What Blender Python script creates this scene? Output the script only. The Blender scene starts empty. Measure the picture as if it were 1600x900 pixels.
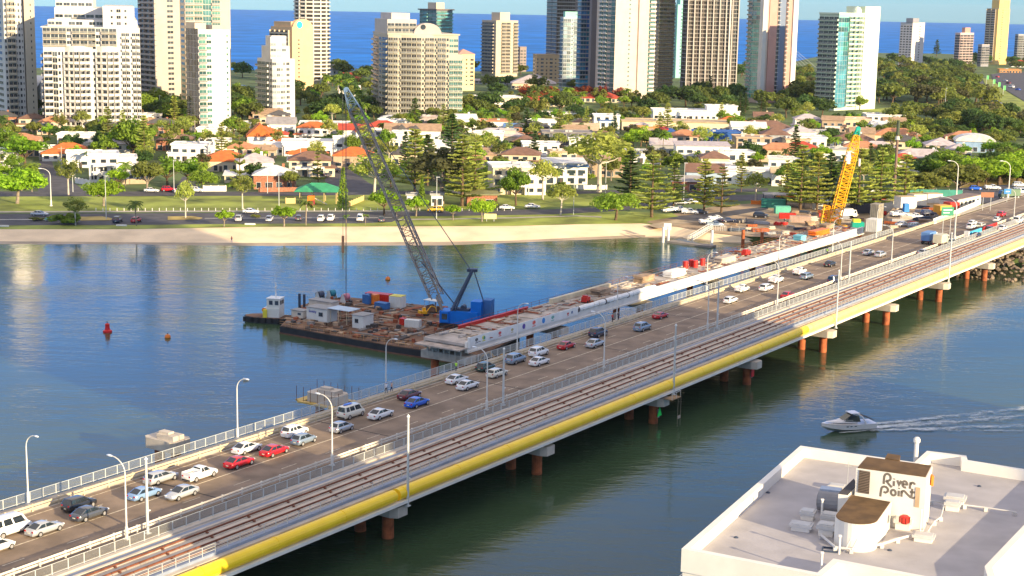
import bpy, bmesh, math, random
from mathutils import Vector, Matrix
random.seed(7)
R=math.radians; HAZE=0.000018
# ---------------------------------------------------------------- camera, sky, sun, exposure
sc=bpy.context.scene
COL=sc.collection
FPX=2430.0; PITCH=math.atan(442/2430.0); ROLL=math.atan(0.0185); CH=68.0
cam=bpy.data.cameras.new('camera'); camo=bpy.data.objects.new('camera',cam); COL.objects.link(camo)
cam.sensor_width=36; cam.lens=36*FPX/1600; cam.clip_start=1; cam.clip_end=40000
camo.location=(0,0,CH)
camo.matrix_world=Matrix.Translation((0,0,CH))@Matrix.Rotation(R(90)-PITCH,4,'X')@Matrix.Rotation(ROLL,4,'Z')
sc.camera=camo
SUN_EL=13.0; SAZ=math.atan2(-0.717,0.697)      # direction towards the sun in the ground plane
SX,SY=math.cos(SAZ),math.sin(SAZ)
w=bpy.data.worlds.new('World'); sc.world=w; w.use_nodes=True
nt=w.node_tree; bg=nt.nodes['Background']
sky=nt.nodes.new('ShaderNodeTexSky'); sky.sky_type='NISHITA'; sky.sun_disc=False
sky.sun_elevation=R(SUN_EL); sky.sun_rotation=math.atan2(SX,SY)
sky.air_density=1.0; sky.dust_density=0.2; sky.ozone_density=4.0; sky.altitude=0
def NN(t): return nt.nodes.new(t)
tcw=NN('ShaderNodeTexCoord'); sep=NN('ShaderNodeSeparateXYZ'); nt.links.new(tcw.outputs['Generated'],sep.inputs[0])
tint=NN('ShaderNodeMix'); tint.data_type='RGBA'; tint.blend_type='MULTIPLY'; tint.inputs['Factor'].default_value=1; tint.inputs['B'].default_value=(0.30,0.57,0.94,1)
nt.links.new(sky.outputs[0],tint.inputs['A'])
cn=NN('ShaderNodeTexNoise'); cn.inputs['Scale'].default_value=2.2; cn.inputs['Detail'].default_value=6; nt.links.new(tcw.outputs['Generated'],cn.inputs['Vector'])
c1=NN('ShaderNodeMapRange'); c1.inputs['From Min'].default_value=0.32; c1.inputs['From Max'].default_value=0.62; nt.links.new(cn.outputs['Fac'],c1.inputs['Value'])
c2=NN('ShaderNodeMapRange'); c2.inputs['From Min'].default_value=0.16; c2.inputs['From Max'].default_value=0.45; nt.links.new(sep.outputs['Z'],c2.inputs['Value'])
c3=NN('ShaderNodeMath'); c3.operation='MULTIPLY'; nt.links.new(c1.outputs[0],c3.inputs[0]); nt.links.new(c2.outputs[0],c3.inputs[1])
cloud_fill=NN('ShaderNodeMix'); cloud_fill.data_type='RGBA'; cloud_fill.inputs['B'].default_value=(4.4,3.9,3.4,1)  # unseen overhead cloud, added to neutralise the ambient light
nt.links.new(c3.outputs[0],cloud_fill.inputs['Factor']); nt.links.new(tint.outputs['Result'],cloud_fill.inputs['A']); nt.links.new(cloud_fill.outputs['Result'],bg.inputs[0])
bg.inputs[1].default_value=0.12
sl=bpy.data.lights.new('sun','SUN'); sl.energy=4.0; sl.angle=R(0.5); sl.color=(1.0,0.79,0.49)
so=bpy.data.objects.new('sun',sl); COL.objects.link(so)
sd=Vector((SX*math.cos(R(SUN_EL)),SY*math.cos(R(SUN_EL)),math.sin(R(SUN_EL))))
so.rotation_euler=sd.to_track_quat('Z','Y').to_euler()
vs=sc.view_settings; vs.view_transform='Standard'; vs.look='None'; vs.gamma=1; vs.exposure=1.38; vs.use_curve_mapping=False

# ---------------------------------------------------------------- photo survey helpers (a pixel sight line meets a real height)
def ray(x,y):
    u=(x-800)/FPX; v=-(y-450)/FPX
    c,s=math.cos(ROLL),math.sin(ROLL)
    X=u*c-v*s; Y=u*s+v*c
    f=Vector((0,math.cos(PITCH),-math.sin(PITCH))); up=Vector((0,math.sin(PITCH),math.cos(PITCH)))
    return f+Vector((1,0,0))*X+up*Y
def G(x,y,z=2.0):
    d=ray(x,y); t=(z-CH)/d.z; return Vector((d.x*t,d.y*t,z))
def proj(p):
    v=Vector(p)-Vector((0,0,CH)); f=Vector((0,math.cos(PITCH),-math.sin(PITCH))); up=Vector((0,math.sin(PITCH),math.cos(PITCH)))
    D=v.dot(f); X=v.x/D; Y=v.dot(up)/D; c,s=math.cos(ROLL),math.sin(ROLL)
    return (800+FPX*(X*c+Y*s), 450-FPX*(-X*s+Y*c), FPX/D)
def atY(x,y,Y):
    d=ray(x,y); t=Y/d.y; return Vector((d.x*t,Y,CH+d.z*t))
BA=R(56.6); BD=Vector((math.cos(BA),math.sin(BA),0)); BN=Vector((math.sin(BA),-math.cos(BA),0)); BC=149.3
def B(s,t,z): return BD*s+BN*(t-BC)+Vector((0,0,z))
def ST(x,y,z=7.0):
    g=G(x,y,z); return g.dot(BD), g.dot(BN)+BC

# ---------------------------------------------------------------- materials
MATS={}
def lin(c):
    return tuple(((v/255)/12.92 if v/255<=0.04045 else ((v/255+0.055)/1.055)**2.4) for v in c)
def M(name,col,rough=0.7,metal=0.0,var=0.12,scale=0.6,spec=0.4,bump=0.0,bscale=8.0,objrand=0.0,coat=0.0):
    if name in MATS: return MATS[name]
    m=bpy.data.materials.new(name); m.use_nodes=True; n=m.node_tree.nodes; l=m.node_tree.links
    b=n['Principled BSDF']; b.inputs['Roughness'].default_value=rough; b.inputs['Metallic'].default_value=metal
    b.inputs['Specular IOR Level'].default_value=spec
    if coat: b.inputs['Coat Weight'].default_value=coat; b.inputs['Coat Roughness'].default_value=0.08
    tc=n.new('ShaderNodeTexCoord'); no=n.new('ShaderNodeTexNoise'); no.inputs['Scale'].default_value=scale; no.inputs['Detail'].default_value=4
    l.new(tc.outputs['Object'],no.inputs['Vector'])
    mx=n.new('ShaderNodeMix'); mx.data_type='RGBA'
    a=[max(0,c*(1-var)) for c in col]; d=[min(1,c*(1+var)) for c in col]
    mx.inputs['A'].default_value=(*a,1); mx.inputs['B'].default_value=(*d,1)
    mr=n.new('ShaderNodeMapRange'); mr.inputs['From Min'].default_value=0.35; mr.inputs['From Max'].default_value=0.65
    l.new(no.outputs['Fac'],mr.inputs['Value']); l.new(mr.outputs[0],mx.inputs['Factor'])
    out=mx.outputs['Result']
    if objrand:
        oi=n.new('ShaderNodeObjectInfo'); hs=n.new('ShaderNodeHueSaturation')
        r1=n.new('ShaderNodeMapRange'); r1.inputs['To Min'].default_value=1-objrand; r1.inputs['To Max'].default_value=1+objrand
        l.new(oi.outputs['Random'],r1.inputs['Value']); l.new(r1.outputs[0],hs.inputs['Value'])
        r2=n.new('ShaderNodeMapRange'); r2.inputs['To Min'].default_value=0.5-objrand*0.06; r2.inputs['To Max'].default_value=0.5+objrand*0.06
        mm=n.new('ShaderNodeMath'); mm.operation='FRACT'; m2=n.new('ShaderNodeMath'); m2.operation='MULTIPLY'; m2.inputs[1].default_value=7.31
        l.new(oi.outputs['Random'],m2.inputs[0]); l.new(m2.outputs[0],mm.inputs[0]); l.new(mm.outputs[0],r2.inputs['Value']); l.new(r2.outputs[0],hs.inputs['Hue'])
        l.new(out,hs.inputs['Color']); out=hs.outputs[0]
    l.new(out,b.inputs['Base Color'])
    if bump:
        n2=n.new('ShaderNodeTexNoise'); n2.inputs['Scale'].default_value=bscale; n2.inputs['Detail'].default_value=3
        l.new(tc.outputs['Object'],n2.inputs['Vector'])
        bp=n.new('ShaderNodeBump'); bp.inputs['Strength'].default_value=bump; bp.inputs['Distance'].default_value=0.1
        l.new(n2.outputs['Fac'],bp.inputs['Height']); l.new(bp.outputs[0],b.inputs['Normal'])
    MATS[name]=m; return m
def MS(name,rgb,rough=0.6,**k): return M(name,lin(rgb),rough,**k)
def leafmat(name,col,trans=0.5,var=0.35,objrand=0.22):
    m=M(name,[c*1.5 for c in col],0.6,var=var,scale=0.9,spec=0.25,objrand=objrand)
    n=m.node_tree.nodes; l=m.node_tree.links; b=n['Principled BSDF']; o=n['Material Output']
    src=b.inputs['Base Color'].links[0].from_socket
    tr=n.new('ShaderNodeBsdfTranslucent'); ms=n.new('ShaderNodeMixShader'); ms.inputs[0].default_value=trans
    l.new(src,tr.inputs[0]); l.new(b.outputs[0],ms.inputs[1]); l.new(tr.outputs[0],ms.inputs[2]); l.new(ms.outputs[0],o.inputs['Surface'])
    return m
def tilemat(name,col,rough=0.75,axis='Z',scale=4.0,var=0.15):
    """roof tiles / corrugation / horizontal boarding: fine wave modulation of the surface relief and tone"""
    m=M(name,col,rough,var=var,scale=0.5); n=m.node_tree.nodes; l=m.node_tree.links; b=n['Principled BSDF']
    wv=n.new('ShaderNodeTexWave'); wv.bands_direction=axis; wv.inputs['Scale'].default_value=scale
    tc=n.new('ShaderNodeTexCoord'); l.new(tc.outputs['Object'],wv.inputs['Vector'])
    bp=n.new('ShaderNodeBump'); bp.inputs['Strength'].default_value=0.6; bp.inputs['Distance'].default_value=0.08
    l.new(wv.outputs['Fac'],bp.inputs['Height']); l.new(bp.outputs[0],b.inputs['Normal'])
    return m

# ---------------------------------------------------------------- mesh builder
class MB:
    def __init__(s): s.v=[]; s.f=[]; s.m=[]; s.st=[]
    def add(s,vs,fs,mi=0):
        o=len(s.v); s.st.append((o,len(s.f))); s.v+=[tuple(p) for p in vs]; s.f+=[tuple(i+o for i in f) for f in fs]; s.m+=[mi]*len(fs); return s
    def box(s,cx,cy,cz,sx,sy,sz,rz=0,mi=0):
        """centre x,y, BOTTOM z"""
        c,n=math.cos(rz),math.sin(rz); P=[]
        for z in (cz,cz+sz):
            for a,b in ((-1,-1),(1,-1),(1,1),(-1,1)):
                x=a*sx/2;y=b*sy/2; P.append((cx+x*c-y*n,cy+x*n+y*c,z))
        return s.add(P,[(3,2,1,0),(4,5,6,7),(0,1,5,4),(1,2,6,5),(2,3,7,6),(3,0,4,7)],mi)
    def prism(s,poly,z0,z1,mi=0,mt=None):
        n=len(poly); P=[(p[0],p[1],z0) for p in poly]+[(p[0],p[1],z1) for p in poly]
        ar=sum(poly[i][0]*poly[(i+1)%n][1]-poly[(i+1)%n][0]*poly[i][1] for i in range(n))
        if ar<0: P=[(p[0],p[1],z0) for p in poly[::-1]]+[(p[0],p[1],z1) for p in poly[::-1]]
        s.add(P,[tuple(range(n-1,-1,-1))]+[(i,(i+1)%n,(i+1)%n+n,i+n) for i in range(n)],mi)
        s.f.append(tuple(len(s.v)-n+i for i in range(n))); s.m.append(mi if mt is None else mt); return s
    def tube(s,p0,p1,r,n=6,r2=None,mi=0,caps=True):
        p0=Vector(p0);p1=Vector(p1); d=(p1-p0)
        if d.length<1e-6: return s
        q=d.to_track_quat('Z','Y'); r2=r if r2 is None else r2; P=[]
        for p,rr in ((p0,r),(p1,r2)):
            for k in range(n):
                a=2*math.pi*k/n; P.append(p+q@Vector((rr*math.cos(a),rr*math.sin(a),0)))
        F=[(k,(k+1)%n,(k+1)%n+n,k+n) for k in range(n)]
        if caps: F+=[tuple(range(n-1,-1,-1)),tuple(range(n,2*n))]
        return s.add(P,F,mi)
    def path(s,pts,r,n=6,mi=0):
        for a,b in zip(pts,pts[1:]): s.tube(a,b,r,n,mi=mi)
        return s
    def lathe(s,prof,n=12,c=(0,0,0),mi=0):
        P=[];F=[]
        for r,z in prof:
            for k in range(n):
                a=2*math.pi*k/n; P.append((c[0]+r*math.cos(a),c[1]+r*math.sin(a),c[2]+z))
        for i in range(len(prof)-1):
            for k in range(n): F.append((i*n+k,i*n+(k+1)%n,(i+1)*n+(k+1)%n,(i+1)*n+k))
        F.append(tuple(range(n-1,-1,-1))); F.append(tuple(range((len(prof)-1)*n,len(prof)*n)))
        return s.add(P,F,mi)
    def quad(s,a,b,c,d,mi=0): return s.add([a,b,c,d],[(0,1,2,3)],mi)
    def slab(s,a,b,c,d,th=0.03,mi=0):
        """thin solid panel from a quad, thickened along its normal"""
        a,b,c,d=map(Vector,(a,b,c,d)); n=(b-a).cross(c-a).normalized()*th
        return s.add([a,b,c,d,a+n,b+n,c+n,d+n],[(3,2,1,0),(4,5,6,7),(0,1,5,4),(1,2,6,5),(2,3,7,6),(3,0,4,7)],mi)
    def xf(s,mat,other):
        o=len(s.v); s.v+=[tuple(mat@Vector(p)) for p in other.v]; s.f+=[tuple(i+o for i in f) for f in other.f]; s.m+=other.m; return s
    def mesh(s,name,mats,smooth=False):
        me=bpy.data.meshes.new(name); me.from_pydata(s.v,[],s.f)
        for m in (mats if isinstance(mats,(list,tuple)) else [mats]): me.materials.append(m)
        if any(s.m): me.polygons.foreach_set('material_index',s.m)
        if smooth: me.polygons.foreach_set('use_smooth',[True]*len(me.polygons))
        me.update(); return me
def link(name,me,parent=None,loc=None,rz=0,mw=None):
    o=bpy.data.objects.new(name,me); COL.objects.link(o)
    if parent: o.parent=parent
    if mw is not None: o.matrix_local=mw
    else:
        if loc is not None: o.location=loc
        if rz: o.rotation_euler=(0,0,rz)
    return o
SPLIT={'post','rod','fin','stay_cable','tyre_fender','crawler_track','porthole','hoist_rope','rope','spud','slat','frame_side'}
def part(name,mb,mats,parent,smooth=False,loc=None,rz=0,label=None,split=True):
    if split and name in SPLIT and 1<len(mb.st)<=100:
        en=mb.st[1:]+[(len(mb.v),len(mb.f))]
        for (v0,f0),(v1,f1) in zip(mb.st,en):
            q=MB(); q.v=mb.v[v0:v1]; q.f=[tuple(i-v0 for i in f) for f in mb.f[f0:f1]]; q.m=mb.m[f0:f1]
            o=link(name,q.mesh(name,mats,smooth),parent,loc,rz)
        return o
    o=link(name,mb.mesh(name,mats,smooth),parent,loc,rz)
    if label: o['label']=label
    return o
def thing(name,label,cat,loc=(0,0,0),rz=0,group=None):
    o=bpy.data.objects.new(name,None); COL.objects.link(o); o.location=loc; o.rotation_euler=(0,0,rz); o.empty_display_size=0.5
    o['label']=label; o['category']=cat
    if group: o['group']=group
    return o
def solo(name,mb,mats,label,cat,loc=(0,0,0),rz=0,group=None,smooth=False):
    o=link(name,mb.mesh(name,mats,smooth),None,loc,rz); o['label']=label; o['category']=cat
    if group: o['group']=group
    return o
def struct(name,mb,mats,smooth=False,kind='structure',label=None,cat=None):
    o=link(name,mb.mesh(name,mats,smooth)); o['kind']=kind
    if label: o['label']=label
    if cat: o['category']=cat
    return o
def kids(root): return [o for o in bpy.data.objects if o.parent==root]
KC={}
def copytree(root,loc,rz,label,group=None,recolor=None,scale=None):
    if root.name not in KC: KC[root.name]=[(c,[g for g in c.children]) for c in root.children]
    r=root.copy(); COL.objects.link(r); r.location=loc; r.rotation_euler=(0,0,rz)
    if scale: r.scale=scale
    r['label']=label
    if group: r['group']=group
    for c,gs in KC[root.name]:
        d=c.copy(); COL.objects.link(d); d.parent=r
        if recolor and c.name.split('.')[0] in recolor:
            d.material_slots[0].link='OBJECT'; d.material_slots[0].material=recolor[c.name.split('.')[0]]
        for g in gs:
            e=g.copy(); COL.objects.link(e); e.parent=d
    return r
# ================================================================ SETTING: water, land, roads
def watermat(name,deep,rough,b1,s1,b2,s2,stretch=(1,1,1),spec=0.5):
    m=bpy.data.materials.new(name); m.use_nodes=True; n=m.node_tree.nodes; l=m.node_tree.links; b=n['Principled BSDF']
    b.inputs['Roughness'].default_value=rough; b.inputs['IOR'].default_value=1.33; b.inputs['Specular IOR Level'].default_value=spec
    g=n.new('ShaderNodeTexCoord'); mp=n.new('ShaderNodeMapping'); mp.inputs['Scale'].default_value=stretch; mp.inputs['Rotation'].default_value=(0,0,R(12))
    l.new(g.outputs['Object'],mp.inputs['Vector'])
    big=n.new('ShaderNodeTexNoise'); big.inputs['Scale'].default_value=0.012; big.inputs['Detail'].default_value=3
    l.new(g.outputs['Object'],big.inputs['Vector'])
    cr=n.new('ShaderNodeMix'); cr.data_type='RGBA'; cr.inputs['A'].default_value=(*[c*0.72 for c in deep],1); cr.inputs['B'].default_value=(*[c*1.35 for c in deep],1)
    mr=n.new('ShaderNodeMapRange'); mr.inputs['From Min'].default_value=0.35; mr.inputs['From Max'].default_value=0.65
    l.new(big.outputs['Fac'],mr.inputs['Value']); l.new(mr.outputs[0],cr.inputs['Factor']); l.new(cr.outputs['Result'],b.inputs['Base Color'])
    prev=None
    # patches of smoother and rougher water
    pat=n.new('ShaderNodeTexNoise'); pat.inputs['Scale'].default_value=0.03; pat.inputs['Detail'].default_value=2; l.new(mp.outputs[0],pat.inputs['Vector'])
    pr=n.new('ShaderNodeMapRange'); pr.inputs['From Min'].default_value=0.35; pr.inputs['From Max'].default_value=0.65; pr.inputs['To Min'].default_value=0.35; pr.inputs['To Max'].default_value=1.0
    l.new(pat.outputs['Fac'],pr.inputs['Value'])
    for st,scl,dist in ((b1,s1,0.5),(b2,s2,0.15)):
        t=n.new('ShaderNodeTexNoise'); t.inputs['Scale'].default_value=scl; t.inputs['Detail'].default_value=3; t.inputs['Roughness'].default_value=0.55
        l.new(mp.outputs[0],t.inputs['Vector'])
        bp=n.new('ShaderNodeBump'); bp.inputs['Distance'].default_value=dist
        mu=n.new('ShaderNodeMath'); mu.operation='MULTIPLY'; mu.inputs[1].default_value=st; l.new(pr.outputs[0],mu.inputs[0]); l.new(mu.outputs[0],bp.inputs['Strength'])
        l.new(t.outputs['Fac'],bp.inputs['Height'])
        if prev: l.new(prev.outputs[0],bp.inputs['Normal'])
        prev=bp
    l.new(prev.outputs[0],b.inputs['Normal'])
    return m
WATER=watermat('river_water',(0.040,0.072,0.036),0.10,0.34,0.22,0.42,1.1,(0.5,1.2,1),spec=0.55)
OCEAN=watermat('ocean_water',(0.0,0.13,0.46),0.45,0.25,0.03,0.3,0.2,(0.5,1.4,1),spec=0.12)
mb=MB(); mb.quad((-900,-300,0),(1500,-300,0),(1500,900,0),(-900,900,0)); struct('river_water',mb,WATER)
mb=MB(); mb.prism([(16500*math.cos(a*math.pi/24),16500*math.sin(a*math.pi/24)) for a in range(25)]+[(-16500,900.5),(16500,900.5)][0:0],-1,0)
mb=MB(); N=32; ring=[(11600*math.cos(R(8+164*k/N)),11600*math.sin(R(8+164*k/N)),-0.02) for k in range(N+1)]
mb.add([(-900,1200,-0.02),(1500,1200,-0.02)]+ring,[tuple([1]+list(range(2,N+3))+[0])]); struct('ocean_water',mb,OCEAN)
mb=MB(); mb.quad((-9000,-2000,-6),(9000,-2000,-6),(9000,7500,-6),(-9000,7500,-6)); struct('seabed_ground',mb,M('seabed',(0.05,0.07,0.06),0.9))
SAND=M('beach_sand',(0.80,0.62,0.40),0.9,var=0.12,scale=0.12,bump=0.3,bscale=1.5)
GRASS=M('park_grass',(0.24,0.28,0.045),0.9,var=0.4,scale=0.09,bump=0.5,bscale=3)
EARTH=M('suburb_ground',(0.085,0.125,0.035),0.95,var=0.45,scale=0.05,bump=0.5,bscale=2)
ASPH=M('road_asphalt',(0.075,0.072,0.08),0.85,var=0.22,scale=0.3)
DIRT=M('yard_dirt',(0.36,0.26,0.16),0.95,var=0.35,scale=0.12,bump=0.5,bscale=2)
PAVE=M('footpath_paving',(0.40,0.36,0.30),0.85,var=0.12,scale=0.4)
LINE=M('road_paint',(0.75,0.73,0.66),0.6,var=0.1)
DRYG=M('dry_grass',(0.36,0.27,0.08),0.95,var=0.35,scale=0.15,bump=0.5,bscale=3)
bot=[(-300,381),(0,381),(200,381.5),(400,384),(700,383),(800,379),(900,375),(1000,371),(1060,372),(1110,378),(1160,381),(1215,378),(1300,388),(1400,398),(1470,406),(1540,411),(1600,415),(1800,430)]
top=[(-300,357),(0,358),(200,358),(400,354.5),(700,353.5),(800,353),(900,350.5),(1000,349),(1060,354),(1110,363),(1160,369),(1215,371),(1300,381),(1400,391),(1470,398),(1540,402),(1600,405),(1800,418)]
mb=MB(); nb=len(bot)
P0=[G(x,y,0) for x,y in bot]; P1=[G(x,y,2) for x,y in top]
P00=[p+Vector((0.25,-1,0)).normalized()*6-Vector((0,0,1.4)) for p in P0]
rows=[P00,P0,[a.lerp(b,0.5)+Vector((0,0,0.15)) for a,b in zip(P0,P1)],P1]
V=[p for r_ in rows for p in r_]
mb.add(V,[(r_*nb+i,r_*nb+i+1,(r_+1)*nb+i+1,(r_+1)*nb+i) for r_ in range(3) for i in range(nb-1)]); struct('beach_sand',mb,SAND,smooth=True)
mb=MB(); Wt=[a.lerp(b,-.02)+Vector((0,0,.03)) for a,b in zip(P0,P1)]; Wu=[a.lerp(b,.13+.03*math.sin(i*2.1))+Vector((0,0,.09)) for i,(a,b) in enumerate(zip(P0,P1))]
mb.add(Wt+Wu,[(i,i+1,i+1+nb,i+nb) for i in range(nb-1)]); struct('wet_sand',mb,M('wet_sand',(0.36,0.28,0.19),.55,var=.2,scale=.1))
# land sheet out to the ocean coast
coast=[(1900,1450),(1200,2000),(700,2600),(520,2550),(330,1950),(150,1650),(-20,1580),(-150,1540),(-330,1480),(-520,1460),(-900,1400),(-1500,1350)]
land=[(p.x,p.y) for p in P1]+coast
mb=MB(); mb.add([(x,y,2.0) for x,y in land]+[(x,y,-3) for x,y in land],[tuple(range(len(land)))]+[(i,(i+1)%len(land),(i+1)%len(land)+len(land),i+len(land)) for i in range(len(land))])
struct('land_ground',mb,EARTH)
mb=MB(); C=coast[2:]
mb.add([(x,y,2.02) for x,y in C]+[(x+6,y+34,-0.5) for x,y in C],[(i,i+1,i+1+len(C),i+len(C)) for i in range(len(C)-1)]); struct('ocean_beach_sand',mb,SAND)
def sheet(name,px,mat,z=2.03,w=None):
    mb=MB(); P=[G(x,y,z) for x,y in px]; mb.add(P,[tuple(range(len(P)))]); return struct(name,mb,mat)
def strip(name,lo,hi,mat,z=2.03,zf=None):
    """sheet between two pixel polylines of equal count"""
    mb=MB(); n=len(lo); P=[G(x,y,z) for x,y in lo]+[G(x,y,z) for x,y in hi]
    mb.add(P,[(i,i+1,i+1+n,i+n) for i in range(n-1)]); return struct(name,mb,mat)
strip('park_grass',[(-300,331),(0,331),(300,330),(560,330),(700,327),(830,325),(940,321),(1030,318)],[(-300,307),(0,307),(300,306),(560,303),(700,302),(830,302),(940,300),(1030,298)],GRASS,2.02)
strip('foreshore_grass',[(-300,357),(0,358),(200,358),(400,354.5),(700,353.5),(800,353),(900,350.5),(1000,349),(1040,350)],[(-300,345),(0,345),(200,346),(400,346),(700,334),(800,333),(900,331),(960,329),(1040,334)],GRASS,2.02)
strip('foreshore_path',[(620,343.5),(700,343),(800,341),(900,338),(940,340)],[(620,342),(700,341.5),(800,339.6),(900,336.4),(940,338)],PAVE,2.05)
strip('verge_path',[(-300,332),(0,332),(300,331),(560,330.6),(640,330)],[(-300,330),(0,330),(300,329),(560,328.8),(640,328.4)],PAVE,2.05)
strip('foreshore_road',[(-300,352),(0,352),(200,351.5),(400,349.5),(560,349),(612,347),(630,338),(760,336.5),(860,335),(960,330),(1040,322),(1110,316),(1200,312),(1300,306),(1400,303),(1480,300)],
  [(-300,334),(0,334),(200,333.5),(400,332),(560,331.5),(612,330.5),(630,330.5),(760,328.5),(860,327),(960,322),(1040,312),(1110,306),(1200,303),(1300,299),(1400,297),(1480,295)],ASPH,2.04)
strip('inner_road',[(-300,307),(0,307),(160,306.5),(300,306),(470,306),(600,304),(700,303),(830,304),(960,302),(1070,301),(1200,299)],[(-300,299),(0,299),(160,299),(300,299),(470,300),(600,299),(700,298),(830,299),(960,297),(1070,296),(1200,294)],ASPH,2.05)
sheet('side_street',[(135,300),(60,300),(58,262),(68,240),(78,240),(84,262)],ASPH,2.045)
sheet('side_street',[(470,303),(612,303),(575,285),(545,262),(530,246),(520,246),(515,262),(505,290)],ASPH,2.046)
sheet('side_street',[(250,299),(305,299),(312,285),(300,276),(285,276),(280,286)],ASPH,2.045)
strip('road_median',[(125,344.5),(172,344),(175,342.5)],[(125,338.5),(160,338),(175,341)],DRYG,2.12)
strip('road_median',[(262,343.5),(310,343),(316,341)],[(262,338),(300,337.5),(316,340)],DRYG,2.12)
strip('road_line',[(-300,343.2),(0,343.2),(120,343)],[(-300,342.7),(0,342.7),(120,342.5)],LINE,2.06)
strip('road_line',[(320,341.2),(460,340.7),(612,340)],[(320,340.8),(460,340.3),(612,339.6)],LINE,2.06)
for nm,(a,b) in {'parking_bay_line':((150,350.8),(156,346)),}.items(): pass
YARD=sheet('construction_yard_ground',[(1010,347),(1040,336),(1120,322),(1200,316),(1330,318),(1480,312),(1530,318),(1520,340),(1470,398),(1400,391),(1300,381),(1215,371),(1160,369),(1110,363),(1060,354),(1030,352)],DIRT,2.06)
sheet('boat_ramp_track',[(1010,352),(1120,330),(1210,325),(1205,331),(1130,338),(1050,353),(1030,357)],M('pale_track',(0.42,0.33,0.22),0.95,var=0.2,scale=0.3),2.08)
sheet('yard_grass',[(1003,347),(1060,338),(1050,333),(1010,338)],GRASS,2.09)
sheet('yard_asphalt',[(1030,340),(1110,333),(1200,322),(1200,327),(1120,341),(1200,342),(1190,350),(1090,346)],ASPH,2.085)
# far highway, upper right
sheet('highway_road',[(1510,118),(1512,126),(1521,136),(1528,150),(1543,165),(1562,174),(1585,178),(1572,166),(1552,150),(1540,136),(1534,122)],ASPH,2.3)
sheet('highway_road',[(1548,116),(1552,124),(1566,137),(1584,148),(1604,160),(1650,178),(1650,150),(1604,112),(1575,112)],ASPH,2.3)
sheet('highway_median_grass',[(1535,122),(1541,136),(1553,150),(1573,166),(1586,178),(1640,182),(1604,161),(1583,149),(1565,138),(1550,124)],GRASS,2.28)
sheet('oval_grass',[(1345,172),(1352,176),(1520,182),(1530,176),(1500,163),(1480,160)],GRASS,2.1)
strip('bank_grass',[(1500,296),(1560,289),(1640,285)],[(1500,283),(1560,276),(1640,270)],DRYG,2.4)  # bank in the dry grass colour
# raised approach of the road bridge on land (plateau + verge)
mb=MB(); pl=[(1388,352),(1420,338),(1452,333),(1500,325),(1545,320),(1560,312),(1500,309),(1480,306),(1480,297),(1560,293),(1700,288),(1700,345),(1480,420),(1400,420)]
Pt=[G(x,y,6.4) for x,y in pl]; cx=sum(p.x for p in Pt)/len(Pt); cy=sum(p.y for p in Pt)/len(Pt)
Pb=[Vector((cx+(p.x-cx)*1.06,cy+(p.y-cy)*1.06,1.9)) for p in Pt]; n_=len(Pt)
mb.add([B(428,-1.2,6.4),B(760,-1.2,6.4),B(760,24,6.4),B(428,24,6.4),B(421,-4,1.0),B(760,-9,1.0),B(760,30,1.0),B(421,30,1.0)],[(0,3,2,1),(0,1,5,4),(1,2,6,5),(2,3,7,6),(3,0,4,7)])
struct('approach_embankment',mb,M('rocky_bank',(0.16,0.13,0.09),.95,var=.5,scale=.5,bump=.6,bscale=2))
UYP=[(1392,354),(1385,336),(1400,320),(1440,310),(1482,305),(1530,312),(1545,322),(1500,342),(1462,358),(1425,368),(1402,369)]
Pt=[G(x,y,5.5) for x,y in UYP]; cx=sum(p.x for p in Pt)/len(Pt); cy=sum(p.y for p in Pt)/len(Pt); n_=len(Pt); mb=MB()
mb.add(Pt+[Vector((cx+(p.x-cx)*1.16,cy+(p.y-cy)*1.16,1.9)) for p in Pt],[tuple(range(n_))[::-1] if (Pt[1]-Pt[0]).cross(Pt[2]-Pt[1]).z<0 else tuple(range(n_))]+[(i,i+n_,(i+1)%n_+n_,(i+1)%n_) for i in range(n_)])
struct('upper_yard_ground',mb,DIRT)
def gz(px,py):
    c=False
    for i in range(len(UYP)):
        a,b=UYP[i],UYP[i-1]
        if (a[1]>py)!=(b[1]>py) and px<(b[0]-a[0])*(py-a[1])/(b[1]-a[1])+a[0]: c=not c
    return 5.52 if c else 2.1
mb=MB(); mb.prism([(p.x,p.y) for p in [G(x,y,6.5) for x,y in [(1448,350),(1465,344),(1505,324),(1545,319),(1585,322),(1560,336),(1520,345),(1470,357)]]],2,6.75)
struct('roundabout_verge_grass',mb,GRASS)
mb=MB(); mb.prism([(p.x,p.y) for p in [G(x,y,6.5) for x,y in [(1520,317),(1482,308),(1478,299),(1500,294),(1540,290),(1760,285),(1760,360),(1470,372),(1510,350),(1560,336),(1590,323),(1560,318)]]],2,6.6)
struct('junction_road',mb,ASPH)
# thin sea air between the camera and the coast
hz_=bpy.data.materials.new('haze_air'); hz_.use_nodes=True; n=hz_.node_tree.nodes; n.remove(n['Principled BSDF']); pv=n.new('ShaderNodeVolumePrincipled'); pv.inputs['Color'].default_value=(.80,.90,1,1); pv.inputs['Density'].default_value=HAZE; pv.inputs['Anisotropy'].default_value=0.2; hz_.node_tree.links.new(pv.outputs[0],n['Material Output'].inputs['Volume'])
mb=MB(); mb.box(0,7500,-7,36000,20000,160); struct('haze',mb,hz_,kind='stuff',label='thin bluish sea air over the whole scene')
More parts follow.
